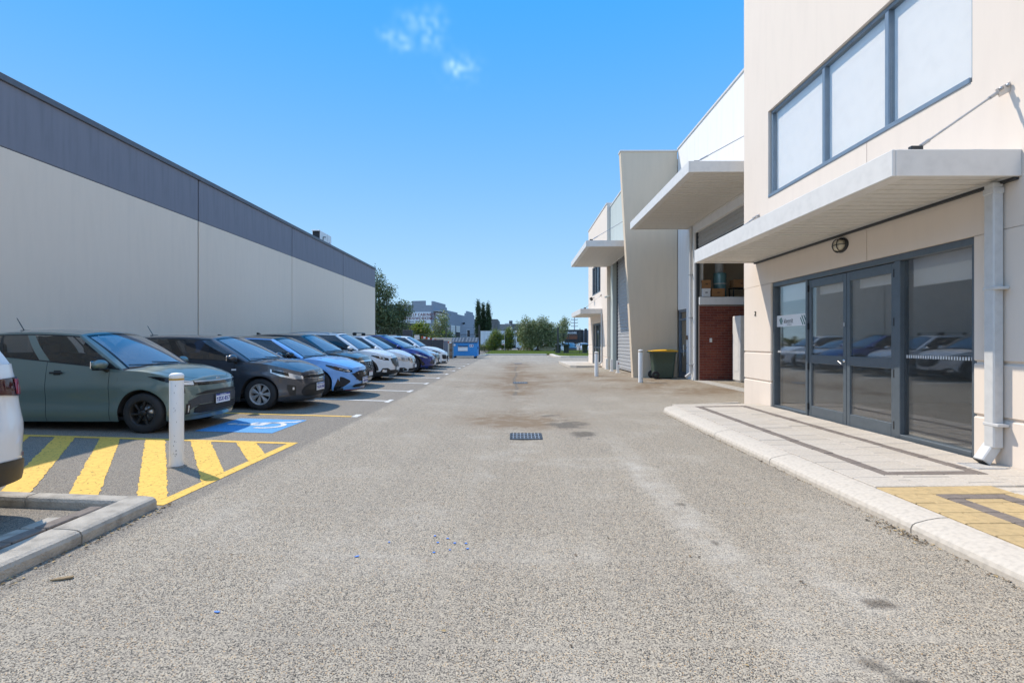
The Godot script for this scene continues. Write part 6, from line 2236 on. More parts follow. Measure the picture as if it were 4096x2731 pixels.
# ---------------------------------------------------------------- what lies beyond the yard
func background() -> void:
	var gum := [Color(0.035, 0.055, 0.03), Color(0.05, 0.075, 0.04), Color(0.028, 0.045, 0.026), Color(0.075, 0.09, 0.05)]
	var olive := [Color(0.075, 0.095, 0.05), Color(0.11, 0.13, 0.08), Color(0.055, 0.075, 0.04), Color(0.14, 0.155, 0.10)]
	var bright := [Color(0.07, 0.11, 0.02), Color(0.11, 0.14, 0.025), Color(0.05, 0.085, 0.02), Color(0.16, 0.17, 0.03)]
	var pine := [Color(0.012, 0.024, 0.012), Color(0.018, 0.034, 0.016), Color(0.024, 0.04, 0.02)]
	# verge
	var gm := surf("turf", Color(0.19, 0.235, 0.05), 0.95, 0.35, 1.3, 0.6)
	var gs := st_new()
	for s in [[[-3.4, 51.35], [60.0, 51.35], [60.0, 72.0], [-3.4, 72.0]], [[3.75, 43.4], [40.0, 43.4], [40.0, 51.34], [3.75, 51.34]]]:
		quad(gs, V(s[0][0], 0.09, s[0][1]), V(s[3][0], 0.12, s[3][1]), V(s[2][0], 0.12, s[2][1]), V(s[1][0], 0.09, s[1][1]))
	kind(part(self, "grass", done(gs), gm), "structure")
	# blades
	var bl := st_new()
	for k in 5:
		var a := TAU * k / 5.0
		var o := Vector3(cos(a), 0, sin(a)) * 0.02
		var lean := Vector3(cos(a * 2.1), 0, sin(a * 1.7)) * 0.03
		bl.add_vertex(o); bl.add_vertex(o + lean + Vector3(0, 0.07, 0)); bl.add_vertex(o + Vector3(-sin(a), 0, cos(a)) * 0.012)
	var mm := MultiMesh.new()
	mm.transform_format = MultiMesh.TRANSFORM_3D
	mm.use_colors = true
	mm.mesh = done(bl)
	mm.instance_count = 26000
	for i in 26000:
		var d := 51.4 + 20.0 * pow(rng.randf(), 1.3)
		var x := rng.randf_range(-3.3, 14.0)
		if i % 5 == 0:
			d = rng.randf_range(43.5, 51.3)
			x = rng.randf_range(3.8, 10.0)
		var s := rng.randf_range(0.7, 1.5)
		mm.set_instance_transform(i, Transform3D(Basis(Vector3.UP, rng.randf() * TAU).scaled(Vector3(s, s, s)), V(x, 0.09 + 0.0015 * maxf(d - 51.35, 0.0), d)))
		var dry := rng.randf()
		mm.set_instance_color(i, Color(0.17 + 0.14 * dry * dry, 0.23 + 0.05 * dry, 0.05))
	var mi := MultiMeshInstance3D.new()
	mi.multimesh = mm
	mi.name = called(self, "grass_blades")
	var gb := leaf_mat("blades")
	mi.material_override = gb
	add_child(mi)
	kind(mi, "stuff")
	tag(mi, "short green lawn growing on the verge at the end of the driveway", "grass")
	# kerbs round the verge
	var kv := thing("verge_kerb", "pale concrete kerb in front of the lawn at the end of the driveway", "kerb", Vector3.ZERO)
	var kp := [[0.0, -0.1], [0.0, 0.09], [0.02, 0.12], [0.05, 0.13], [0.22, 0.13], [0.24, 0.1], [0.24, -0.1]]
	var ln := []
	for x in [3.0, 1.0, -1.0, -3.0]:
		ln.append(Vector2(x, 51.1))
	var ln2 := []
	for i in ln.size():
		ln2.append(ln[ln.size() - 1 - i])
	kerb_run(kv, ln2, kp, M.kerb, 0.0)
	var kc := thing("corner_kerb", "pale concrete kerb bending round the lawn corner behind the corner unit", "kerb", Vector3.ZERO)
	kerb_run(kc, [Vector2(14.0, 42.6), Vector2(10.0, 42.6), Vector2(6.0, 42.6), Vector2(4.4, 42.7), Vector2(3.7, 43.2), Vector2(3.35, 44.2), Vector2(3.25, 46.0), Vector2(3.25, 51.0)].map(func(v): return v), [[0.0, -0.1], [0.0, 0.09], [-0.02, 0.12], [-0.06, 0.135], [-0.34, 0.14], [-0.36, 0.1], [-0.36, -0.1]], M.kerb, 0.0)
	var kq := thing("pad_kerb", "pale sloping concrete kerb beside the blue skip bin", "kerb", Vector3.ZERO)
	kerb_run(kq, [Vector2(-4.6, 46.0), Vector2(-3.6, 47.0), Vector2(-3.0, 48.8), Vector2(-2.9, 51.1)], kp, M.kerb, 0.0)
	skip_bin()
	enclosure()
	fences()
	# trees and shrubs
	tree("gum_tree", "large dark drooping gum tree behind the end of the cream warehouse", "tree", V(-14.1, 0, 56.0),
		[[-1.6, 5.6, 0, 1.7, 2.2, 1.6], [-1.2, 8.0, 0.3, 0.7, 1.1, 0.7], [-0.2, 6.9, 0, 0.9, 0.8, 0.8], [0.6, 4.3, 0.3, 1.5, 1.3, 1.4], [1.6, 4.9, -0.3, 0.9, 0.9, 0.9], [-1.0, 3.0, 0.0, 2.4, 2.0, 1.7], [1.0, 2.4, 0, 1.6, 1.6, 1.4], [-2.8, 4.0, 0, 1.6, 2.4, 1.5]], 3800, 5, 0.15, 0.17, gum, 0.24, "", 0.5)
	tree("leafy_shrub", "broad bright green shrub behind the wire fence under the cabinet makers sign", "shrub", V(-12.0, 0, 62.0),
		[[-0.4, 2.1, 0, 1.2, 1.2, 1.0], [0.4, 2.6, 0.2, 0.9, 1.0, 0.9], [0.0, 1.1, 0, 1.5, 1.0, 1.2], [1.3, 1.7, 0, 0.7, 1.0, 0.7]], 1500, 5, 0.13, 0.3, bright, 0.10, "shrubs behind the wire fence")
	tree("leafy_shrub", "rounded green shrub behind the wire fence beside the thin sapling", "shrub", V(-8.6, 0, 60.0),
		[[0.0, 1.3, 0, 1.4, 1.2, 1.1], [-1.3, 1.0, 0, 1.1, 1.0, 1.0], [1.2, 0.9, 0, 1.2, 0.9, 1.0], [2.2, 0.7, 0, 0.9, 0.7, 0.8]], 1100, 5, 0.12, 0.3, bright + gum, 0.08, "shrubs behind the wire fence")
	tree("sapling", "thin grey green sapling with sparse drooping leaves in front of the grey factory", "tree", V(-9.2, 0, 61.0),
		[[0.0, 2.9, 0, 0.8, 1.5, 0.7], [0.4, 4.3, 0, 0.45, 0.7, 0.4], [0.7, 2.2, 0, 0.7, 0.9, 0.6]], 420, 4, 0.17, 0.14, olive, 0.05, "", 0.9)
	palm()
	for s in [[-7.15, 95.0, 8.75, 0.40, "tallest slim cypress of the three in a row"], [-6.25, 95.5, 8.1, 0.36, "middle slim cypress of the three in a row"], [-5.3, 95.0, 8.2, 0.42, "slim cypress nearest the white truck cab, of the three in a row"]]:
		var cl := []
		for k in 7:
			var f := k / 6.0
			cl.append([0.05 * sin(k * 2.0), s[2] * (0.07 + 0.86 * f), 0.0, s[3] * (1.0 - 0.72 * f * f) * (0.85 + 0.15 * sin(k * 3.0)), s[2] * 0.10, s[3] * (1.0 - 0.72 * f * f)])
		tree("cypress", s[4], "tree", V(s[0], 0, s[1]), cl, 1900, 4, 0.16, 0.22, pine, 0.13, "three cypresses behind the truck", -0.9)
	tree("young_tree", "dark green bushy young tree standing left of the white security sign before the truck", "tree", V(-3.0, 0.1, 68.6),
		[[0.1, 1.4, 0, 0.85, 1.1, 0.7], [-0.3, 0.9, 0, 0.95, 0.7, 0.7], [0.2, 2.2, 0, 0.45, 0.6, 0.4], [0.7, 1.8, 0, 0.5, 0.4, 0.4]], 900, 5, 0.11, 0.2, gum + bright, 0.06)
	tree("young_tree", "yellow tipped green young tree between the white sign and the truck cab", "tree", V(-1.15, 0.1, 68.4),
		[[0.0, 1.5, 0, 0.85, 1.1, 0.7], [0.2, 2.4, 0, 0.5, 0.6, 0.4], [-0.3, 0.8, 0, 0.9, 0.6, 0.7]], 900, 5, 0.11, 0.24, bright + gum, 0.06)
	tree("low_shrub", "low grey green shrub along the verge below the truck body", "shrub", V(-4.4, 0.1, 69.5), [[0, 0.4, 0, 1.0, 0.4, 0.6], [1.0, 0.35, 0, 0.8, 0.35, 0.5]], 420, 4, 0.1, 0.2, gum + olive, 0.03, "low shrubs along the verge")
	tree("low_shrub", "low yellow green shrub between the leaning stake and the truck", "shrub", V(1.4, 0.1, 69.5), [[0, 0.8, 0, 0.9, 0.8, 0.6], [0.7, 0.6, 0, 0.8, 0.6, 0.5], [-0.6, 1.9, 1.0, 0.6, 1.1, 0.6]], 620, 4, 0.11, 0.24, bright, 0.03, "low shrubs along the verge")
	tree("olive_tree", "wide grey green peppermint tree with a staked trunk on the verge", "tree", V(2.7, 0.1, 66.0),
		[[-1.5, 2.7, 0, 1.15, 1.6, 1.1], [-0.2, 3.0, 0.2, 1.2, 1.1, 1.1], [0.5, 1.9, 0, 1.2, 1.3, 1.2], [1.6, 2.5, 0, 1.1, 1.2, 1.0], [0.7, 3.6, 0, 0.5, 0.9, 0.5], [-0.9, 1.7, 0.2, 1.0, 1.0, 0.9], [1.9, 1.5, 0.2, 0.8, 0.9, 0.8], [1.2, 3.3, 0, 0.35, 0.6, 0.35]], 3000, 5, 0.13, 0.17, olive + [Color(0.045, 0.06, 0.035)], 0.14, "", 0.6)
	tree("olive_tree", "small loose grey green tree behind the dark gate post", "tree", V(6.4, 0, 72.0),
		[[0, 3.0, 0, 0.7, 1.2, 0.7], [0.4, 4.0, 0, 0.5, 0.6, 0.5], [-0.5, 2.0, 0, 0.7, 0.9, 0.6]], 600, 4, 0.14, 0.18, olive, 0.08, "", 0.5)
	# stakes
	var sk := thing("leaning_stake", "pale timber stake leaning from the lawn towards the peppermint tree", "stake", V(0.5, 0.1, 66.5))
	part(sk, "pole", tube(Vector3(-0.25, 0, 0), Vector3(0.75, 1.05, 0), 0.04), mat("timber", Color(0.42, 0.33, 0.22), 0.9))
	var pk := thing("timber_post", "short upright timber post beside the peppermint tree", "post", V(1.6, 0.1, 66.8))
	part(pk, "pole", cbox(Vector3(0.1, 1.3, 0.1), 0.01), M.timber, Vector3(0, 0.65, 0))
	# sign on a pole
	var sn := thing("security_sign", "small white security camera sign on a thin steel pole at the verge", "sign", V(-1.7, 0.1, 66.5))
	part(sn, "pole", tube(Vector3(0.12, 0, 0), Vector3(0.12, 2.3, 0), 0.025), M.galvanised)
	part(sn, "board", cbox(Vector3(0.38, 0.62, 0.01), 0.002), M.sign_white, Vector3(-0.06, 1.12, 0.04))
	part(sn, "camera_mark", cbox(Vector3(0.2, 0.09, 0.004)), M.ink_black, Vector3(-0.06, 1.18, 0.048), Vector3(0, 0, 0.6))
	part(sn, "camera_mark", cbox(Vector3(0.05, 0.12, 0.004)), M.ink_black, Vector3(-0.12, 1.08, 0.048))
	part(sn, "red_band", cbox(Vector3(0.32, 0.10, 0.004)), M.ink_red, Vector3(-0.06, 0.89, 0.048))
	truck()
	far_buildings()
	far_cars()

func palm() -> void:
	var t := thing("palm", "yellow green palm with arching fronds at the corner of the cream warehouse", "palm", V(-9.75, 0, 36.5))
	var st := st_new(true)
	tube_st(st, Vector3(0, -0.1, 0), Vector3(0.05, 0.9, 0), 0.09, 0.06, 8)
	part(t, "stem", done(st), surf("palm_stem", Color(0.28, 0.24, 0.10), 0.8, 0.3, 0.4, 0.3))
	for k in 18:
		var fs := SurfaceTool.new()
		fs.begin(Mesh.PRIMITIVE_TRIANGLES)
		var a := TAU * k / 18.0 + rng.randf() * 0.3
		var tilt := rng.randf_range(0.5, 1.35)
		var ln := rng.randf_range(1.0, 1.45)
		var prev := Vector3(0.05, 0.9, 0)
		for i in 12:
			var f := (i + 1) / 12.0
			var e := tilt - f * f * 1.2
			var p := prev + Vector3(cos(a) * cos(e), sin(e), sin(a) * cos(e)) * ln / 12.0
			var side := Vector3(-sin(a), 0, cos(a))
			for s in [-1.0, 1.0]:
				for j in 2:
					var q := prev.lerp(p, 0.5 * j)
					var tip: Vector3 = q + side * s * 0.34 * sin(PI * clampf(f * 0.9 + 0.08, 0.0, 1.0)) + (p - prev) * 2.2 - Vector3(0, 0.08, 0)
					var col := Color(0.15, 0.19, 0.025).lerp(Color(0.32, 0.25, 0.03), rng.randf() * f)
					for v in [q, tip, q + (p - prev) * 0.45]:
						fs.set_color(col)
						fs.add_vertex(v)
			prev = p
		fs.set_smooth_group(-1)
		fs.generate_normals()
		part(t, "frond", fs.commit(), leaf_mat("leaves"))

func skip_bin() -> void:
	var t := thing("skip_bin", "bright blue wheeled waste skip with a black ribbed lid and a white and red panel", "skip bin", V(-4.23, 0, 41.8))
	var bm := surf("skip_blue", Color(0.045, 0.33, 0.80), 0.5, 0.14, 0.9, 0.0)
	var fr := 0.6   # front face towards the viewer
	var prof := PackedVector2Array([Vector2(-0.6, 0.22), Vector2(0.5, 0.22), Vector2(0.62, 1.22), Vector2(0.5, 1.28), Vector2(-0.62, 1.62)])
	# side profile in (towards viewer, up), extruded across
	part(t, "tub", slab(Vector3(-1.06, 0, 0), Vector3(0, 0, 1), Vector3(0, 1, 0), Vector3(2.12, 0, 0), prof), bm)
	part(t, "rim", cbox(Vector3(2.2, 0.07, 0.06), 0.01), bm, Vector3(0, 1.2, 0.63))
	for s in [-1.0, 1.0]:
		part(t, "lift_pocket", cbox(Vector3(0.07, 0.22, 0.7), 0.01), bm, Vector3(s * 1.09, 0.85, 0.1))
		part(t, "pocket_hole", cbox(Vector3(0.005, 0.16, 0.2)), M.void, Vector3(s * 1.128, 0.85, 0.2))
		part(t, "pocket_mouth", cbox(Vector3(0.06, 0.16, 0.01)), M.void, Vector3(s * 1.09, 0.85, 0.452))
	var lid := PackedVector2Array([Vector2(0.66, 1.25), Vector2(0.68, 1.29), Vector2(-0.6, 1.70), Vector2(-0.64, 1.64)])
	for k in 2:
		var l := Node3D.new()
		l.name = called(t, "lid")
		t.add_child(l)
		part(l, "panel", slab(Vector3(-1.08 + 1.085 * k, 0, 0), Vector3(0, 0, 1), Vector3(0, 1, 0), Vector3(1.075, 0, 0), lid), mat("lid_black", Color(0.03, 0.035, 0.04), 0.45))
		for i in 4:
			var rp := PackedVector2Array([Vector2(0.62, 1.30), Vector2(0.60, 1.345), Vector2(-0.52, 1.70), Vector2(-0.55, 1.675)])
			part(l, "rib", slab(Vector3(-0.98 + 1.085 * k + 0.255 * i, 0, 0), Vector3(0, 0, 1), Vector3(0, 1, 0), Vector3(0.12, 0, 0), rp), mat("rib_grey", Color(0.10, 0.11, 0.125), 0.5))
	var zf := 0.585
	part(t, "panel_sign", cbox(Vector3(0.78, 0.52, 0.008), 0.002), M.sign_white, Vector3(-0.12, 0.86, zf + 0.01), Vector3(-0.12, 0, 0))
	part(t, "lettering", text("Instant", 0.22, 0.004, "Droid Serif", 700), M.ink_black, Vector3(-0.10, 0.99, zf + 0.034), Vector3(-0.12, 0, 0))
	part(t, "phone_lettering", text("9379 2111", 0.13, 0.004), M.ink_red, Vector3(-0.12, 0.80, zf + 0.012), Vector3(-0.12, 0, 0))
	part(t, "red_strip", cbox(Vector3(0.76, 0.10, 0.004)), M.ink_red, Vector3(-0.12, 0.665, zf - 0.004), Vector3(-0.12, 0, 0))
	part(t, "strip_lettering", text("GENERAL WASTE ONLY", 0.065, 0.003), M.sign_white, Vector3(-0.12, 0.665, zf + 0.002), Vector3(-0.12, 0, 0))
	part(t, "notice", cbox(Vector3(0.30, 0.24, 0.006)), M.sign_white, Vector3(0.58, 1.04, zf + 0.03), Vector3(-0.12, 0, 0))
	part(t, "notice_mark", cbox(Vector3(0.09, 0.10, 0.004)), M.ink_blue, Vector3(0.51, 1.02, zf + 0.034), Vector3(-0.12, 0, 0))
	part(t, "notice_mark", cbox(Vector3(0.09, 0.12, 0.004)), M.ink_blue, Vector3(0.65, 1.03, zf + 0.034), Vector3(-0.12, 0, 0))
	part(t, "notice", cbox(Vector3(0.2, 0.15, 0.006)), M.sign_white, Vector3(-0.82, 1.08, zf + 0.035), Vector3(-0.12, 0, 0))
	for s in [[-0.85, 0.5], [0.85, 0.5], [-0.85, -0.45], [0.85, -0.45]]:
		var c := Node3D.new()
		c.name = called(t, "castor")
		t.add_child(c)
		part(c, "fork", cbox(Vector3(0.09, 0.12, 0.09), 0.01), bm, Vector3(s[0], 0.18, s[1]))
		part(c, "wheel", lathe([[0.0, 0.03], [0.08, 0.03], [0.1, 0.015], [0.1, -0.015], [0.08, -0.03], [0.0, -0.03]], 16), M.rubber, Vector3(s[0], 0.10, s[1]), Vector3(PI / 2, 0.3, 0))

func enclosure() -> void:
	var gm := surf("screen_grey", Color(0.045, 0.05, 0.062), 0.6, 0.1, 1.2, 0.0)
	var e := thing("bin_screen", "low dark grey panel screen behind the white sports SUV", "fence", V(-6.4, 0, 38))
	for k in 3:
		bx(e, "panel", gm, -7.9 + 0.82 * k, -7.9 + 0.82 * k + 0.80, 0.05, 1.5, 38.0, 38.06, 0.008)
	bx(e, "end_panel", surf("screen_light", Color(0.16, 0.18, 0.22), 0.6, 0.1, 1.2, 0.0), -5.44, -5.14, 0.05, 1.42, 37.98, 38.04, 0.008)
	var r := thing("rusty_hoarding", "weathered brown timber hoarding between the grey screen and the blue skip", "fence", V(-5.0, 0, 39.5))
	for k in 5:
		bx(r, "board", [surf("rust_a", Color(0.26, 0.17, 0.10), 0.9, 0.4, 0.6, 0.4), surf("rust_b", Color(0.36, 0.27, 0.19), 0.9, 0.4, 0.7, 0.4)][k % 2], -5.22, -4.98, 0.05 + 0.26 * k, 0.30 + 0.26 * k, 39.5, 39.53, 0.005)
	bx(r, "post", surf("post_blue", Color(0.27, 0.36, 0.40), 0.7, 0.3, 0.5, 0.2), -4.97, -4.88, 0.0, 1.3, 39.46, 39.54, 0.006)
	var tp := thing("bunting_roll", "red and white striped plastic barrier laid along the top of the screen", "barrier", V(-6.1, 1.5, 39.0))
	for k in 14:
		bx(tp, "stripe", M.sign_white if k % 2 == 1 else mat("barrier_red", Color(0.5, 0.07, 0.03), 0.6), -7.3 + 0.165 * k, -7.3 + 0.165 * k + 0.163, 1.60 - 0.03 * k, 1.76 - 0.03 * k - (0.0 if k < 4 else 0.04), 39.0, 39.06, 0.004)
	for k in 2:
		bx(tp, "leg", M.galvanised, -7.2 + 1.9 * k, -7.15 + 1.9 * k, 0.0, 1.6 - 0.35 * k, 39.07, 39.1)
	var w := thing("block_wall", "low pale rendered wall behind the blue skip", "wall", V(-6.0, 0, 45))
	bx(w, "wall_panel", M.fin_wall, -7.4, -3.9, 0.0, 1.62, 45.0, 45.2, 0.01)
	bx(w, "coping", M.kerb, -7.45, -3.85, 1.62, 1.70, 44.97, 45.23, 0.01)
	var c := thing("dark_cabinet", "tall dark grey electrical cabinet beyond the roof of the white sports SUV", "cabinet", V(-8.5, 0, 40))
	bx(c, "body", gm, -8.95, -8.25, 0.1, 2.26, 40.0, 40.5, 0.012)
	bx(c, "side_door", M.steel_dark, -8.245, -8.235, 0.2, 2.15, 40.05, 40.45, 0.003)
	bx(c, "plinth", M.kerb, -9.0, -8.2, 0.0, 0.1, 39.95, 40.55)
	var mt := thing("meter_box", "narrow white meter box on a post beside the dark cabinet", "cabinet", V(-7.75, 0, 39.6))
	bx(mt, "box", M.metal_white, -7.95, -7.58, 0.9, 1.85, 39.6, 39.8, 0.015)
	bx(mt, "post", M.galvanised, -7.82, -7.72, 0.0, 0.9, 39.66, 39.74)
	bx(mt, "label_plate", M.ink_blue, -7.85, -7.74, 0.95, 1.02, 39.594, 39.6)
	for s in [[-10.6, -9.95, 1.62, "left"], [-9.35, -8.98, 1.62, "right"]]:
		var k := thing("condenser", "pale air conditioning unit %s" % ["behind the palm near the warehouse corner" if s[3] == "left" else "standing beside the dark electrical cabinet"], "air conditioner", V(s[0], 0, 42))
		bx(k, "casing", M.metal_white, s[0], s[1], 0.3, s[2] + 0.25, 42.0, 42.4, 0.012)
		bx(k, "louvre", M.steel_dark, s[0] + 0.06, s[1] - 0.06, 1.1, 1.75, 41.985, 41.999, 0.003)
		bx(k, "feet", M.galvanised, s[0] + 0.05, s[1] - 0.05, 0.0, 0.3, 42.05, 42.35)

# chain link between two points: posts, rails, barbed strands, woven wire
func chain_fence(label: String, a: Vector2, b: Vector2, h: float, posts: Array, rails: Array, strands: Array, cell: float, base_y := 0.05) -> void:
	var f := thing("chain_fence", label, "fence", V(a.x, 0, a.y))
	var dir := (b - a).normalized()
	var ln := (b - a).length()
	var P := func(s: float, y: float) -> Vector3: return V(dir.x * s, y, dir.y * s)
	for s in posts:
		part(f, "post", tube(P.call(s[0], 0.0), P.call(s[0], s[1]), s[2], -1.0, 10), M.steel_dark)
	for y in rails:
		part(f, "rail", tube(P.call(0.0, y), P.call(ln, y), 0.028, -1.0, 8), M.steel_dark)
	for y in strands:
		part(f, "barbed_strand", tube(P.call(0.0, y), P.call(ln, y + 0.02), 0.006, -1.0, 4), M.steel_dark)
	var st := st_new()
	var k := -int(h / cell) - 1
	var w := 0.0045
	while k * cell < ln:
		for s in [1.0, -1.0]:
			var x0 := k * cell
			var y0 := base_y
			var x1 := x0 + (h - base_y)
			var y1 := h
			if s < 0:
				y0 = h
				y1 = base_y
			if x0 < 0.0:
				y0 += s * (0.0 - x0)
				x0 = 0.0
			if x1 > ln:
				y1 -= s * (x1 - ln)
				x1 = ln
			if x1 > x0 + 0.02:
				var p: Vector3 = P.call(x0, y0)
				var q: Vector3 = P.call(x1, y1)
				var up := Vector3(0, w, 0)
				var fw := Vector3(0, 0, w)
				quad(st, p - up, q - up, q + up, p + up)
				quad(st, p - fw, q - fw, q + fw, p + fw)
		k += 1
	kind(part(f, "woven_wire", done(st), M.steel_dark), "stuff")

func fences() -> void:
	chain_fence("black chain link fence with barbed strands behind the blue skip", Vector2(-3.75, 51.0), Vector2(-16.5, 51.0), 2.05, [[0.0, 3.0, 0.09], [3.3, 2.75, 0.05], [7.1, 2.75, 0.05], [10.4, 2.75, 0.05], [12.7, 2.75, 0.05]], [2.07, 0.85], [2.3, 2.5, 2.7], 0.11)
	chain_fence("black chain link gate fence with a heavy end post beside the lawn corner", Vector2(4.3, 53.5), Vector2(16.0, 53.5), 1.92, [[0.0, 2.85, 0.09], [1.1, 2.2, 0.035], [2.3, 2.75, 0.04], [5.0, 2.2, 0.04], [8.0, 2.75, 0.04]], [2.12, 1.94, 0.15], [], 0.11)
	var dk := surf("bin_dark", Color(0.035, 0.05, 0.04), 0.55, 0.1, 0.5, 0.0)
	wheelie_bin("dark green wheelie bin beside the heavy gate post", V(4.45, 0.02, 55.3), -PI / 2, dk, dk, 0.95, "green bins behind the gate fence")
	wheelie_bin("dark green wheelie bin in front of the dark hatchback behind the gate fence", V(5.35, 0.02, 55.3), -PI / 2, dk, dk, 0.97, "green bins behind the gate fence")
	wheelie_bin("dark green wheelie bin behind the gate fence near the corner unit wall", V(7.35, 0.02, 55.3), -PI / 2, dk, dk, 0.97, "green bins behind the gate fence")

func truck() -> void:
	var t := thing("box_truck", "white box truck parked behind the young trees", "truck", V(-2.4, 0, 80.0))
	var wm := surf("truck_white", Color(0.72, 0.74, 0.75), 0.45, 0.08, 1.4, 0.0)
	var seg := [-3.2, -2.62, -1.4, -0.2, 1.0, 2.15]
	for k in 5:
		part(t, "body_panel", cbox(Vector3(seg[k + 1] - seg[k] - 0.02, 2.2, 2.3), 0.02), wm, Vector3((seg[k] + seg[k + 1]) / 2, 1.85, 0))
	part(t, "roof_trim", cbox(Vector3(5.4, 0.07, 2.36), 0.02), M.silver, Vector3(-0.52, 2.97, 0))
	part(t, "bottom_rail", cbox(Vector3(5.4, 0.12, 2.36), 0.02), M.silver, Vector3(-0.52, 0.74, 0))
	part(t, "chassis", cbox(Vector3(6.2, 0.2, 0.9), 0.02), M.void, Vector3(0, 0.58, 0))
	var cp := PackedVector2Array([Vector2(2.25, 0.45), Vector2(3.42, 0.45), Vector2(3.45, 1.05), Vector2(3.3, 1.25), Vector2(2.98, 2.08), Vector2(2.85, 2.16), Vector2(2.25, 2.16)])
	part(t, "cab", slab(Vector3(0, 0, -1.0), Vector3(1, 0, 0), Vector3(0, 1, 0), Vector3(0, 0, 2.0), cp), paint("truck_cab", Color(0.74, 0.75, 0.75), 0.0, 0.35))
	part(t, "side_window", slab(Vector3(0, 0, 1.0), Vector3(1, 0, 0), Vector3(0, 1, 0), Vector3(0, 0, 0.01), PackedVector2Array([Vector2(2.4, 1.25), Vector2(3.2, 1.25), Vector2(2.93, 2.0), Vector2(2.4, 2.0)])), M.black_gloss)
	part(t, "roof_light", cbox(Vector3(0.3, 0.1, 0.5), 0.03), M.sign_white, Vector3(2.5, 2.2, 0))
	part(t, "cab_lettering", text("NKT", 0.2, 0.01), mat("ink_amber", Color(0.35, 0.2, 0.03), 0.6), Vector3(2.85, 1.0, 1.005))
	part(t, "mirror", cbox(Vector3(0.08, 0.35, 0.12), 0.02), M.black_plastic, Vector3(3.25, 1.6, 1.12))
	part(t, "bumper", cbox(Vector3(0.2, 0.3, 1.9), 0.03), M.black_plastic, Vector3(3.45, 0.55, 0))
	for x in [2.85, -1.9]:
		for z in [-0.85, 0.85]:
			var w := part(t, "wheel", lathe([[0.0, 0.09], [0.24, 0.09], [0.38, 0.1], [0.4, 0.05], [0.4, -0.05], [0.38, -0.1], [0.0, -0.1]], 24), M.rubber, Vector3(x, 0.4, z), Vector3(PI / 2 * signf(z), 0, 0))
			part(w, "rim", lathe([[0.0, 0.105], [0.16, 0.105], [0.22, 0.095]], 18), M.silver)

func gable_block(t: Node3D, n: String, m: Material, a: Vector2, b: Vector2, tops: Array, thick: Vector2) -> void:
	# wall from a to b (x, d) whose top follows (fraction, height)
	var dir := b - a
	var pts := PackedVector2Array([Vector2(0, 0)])
	pts.append(Vector2(dir.length(), 0))
	for i in range(tops.size() - 1, -1, -1):
		pts.append(Vector2(tops[i][0] * dir.length(), tops[i][1]))
	var u := V(dir.x, 0, dir.y).normalized()
	part(t, n, slab(V(a.x, 0, a.y) - t.position, u, Vector3.UP, V(thick.x, 0, thick.y), pts), m)

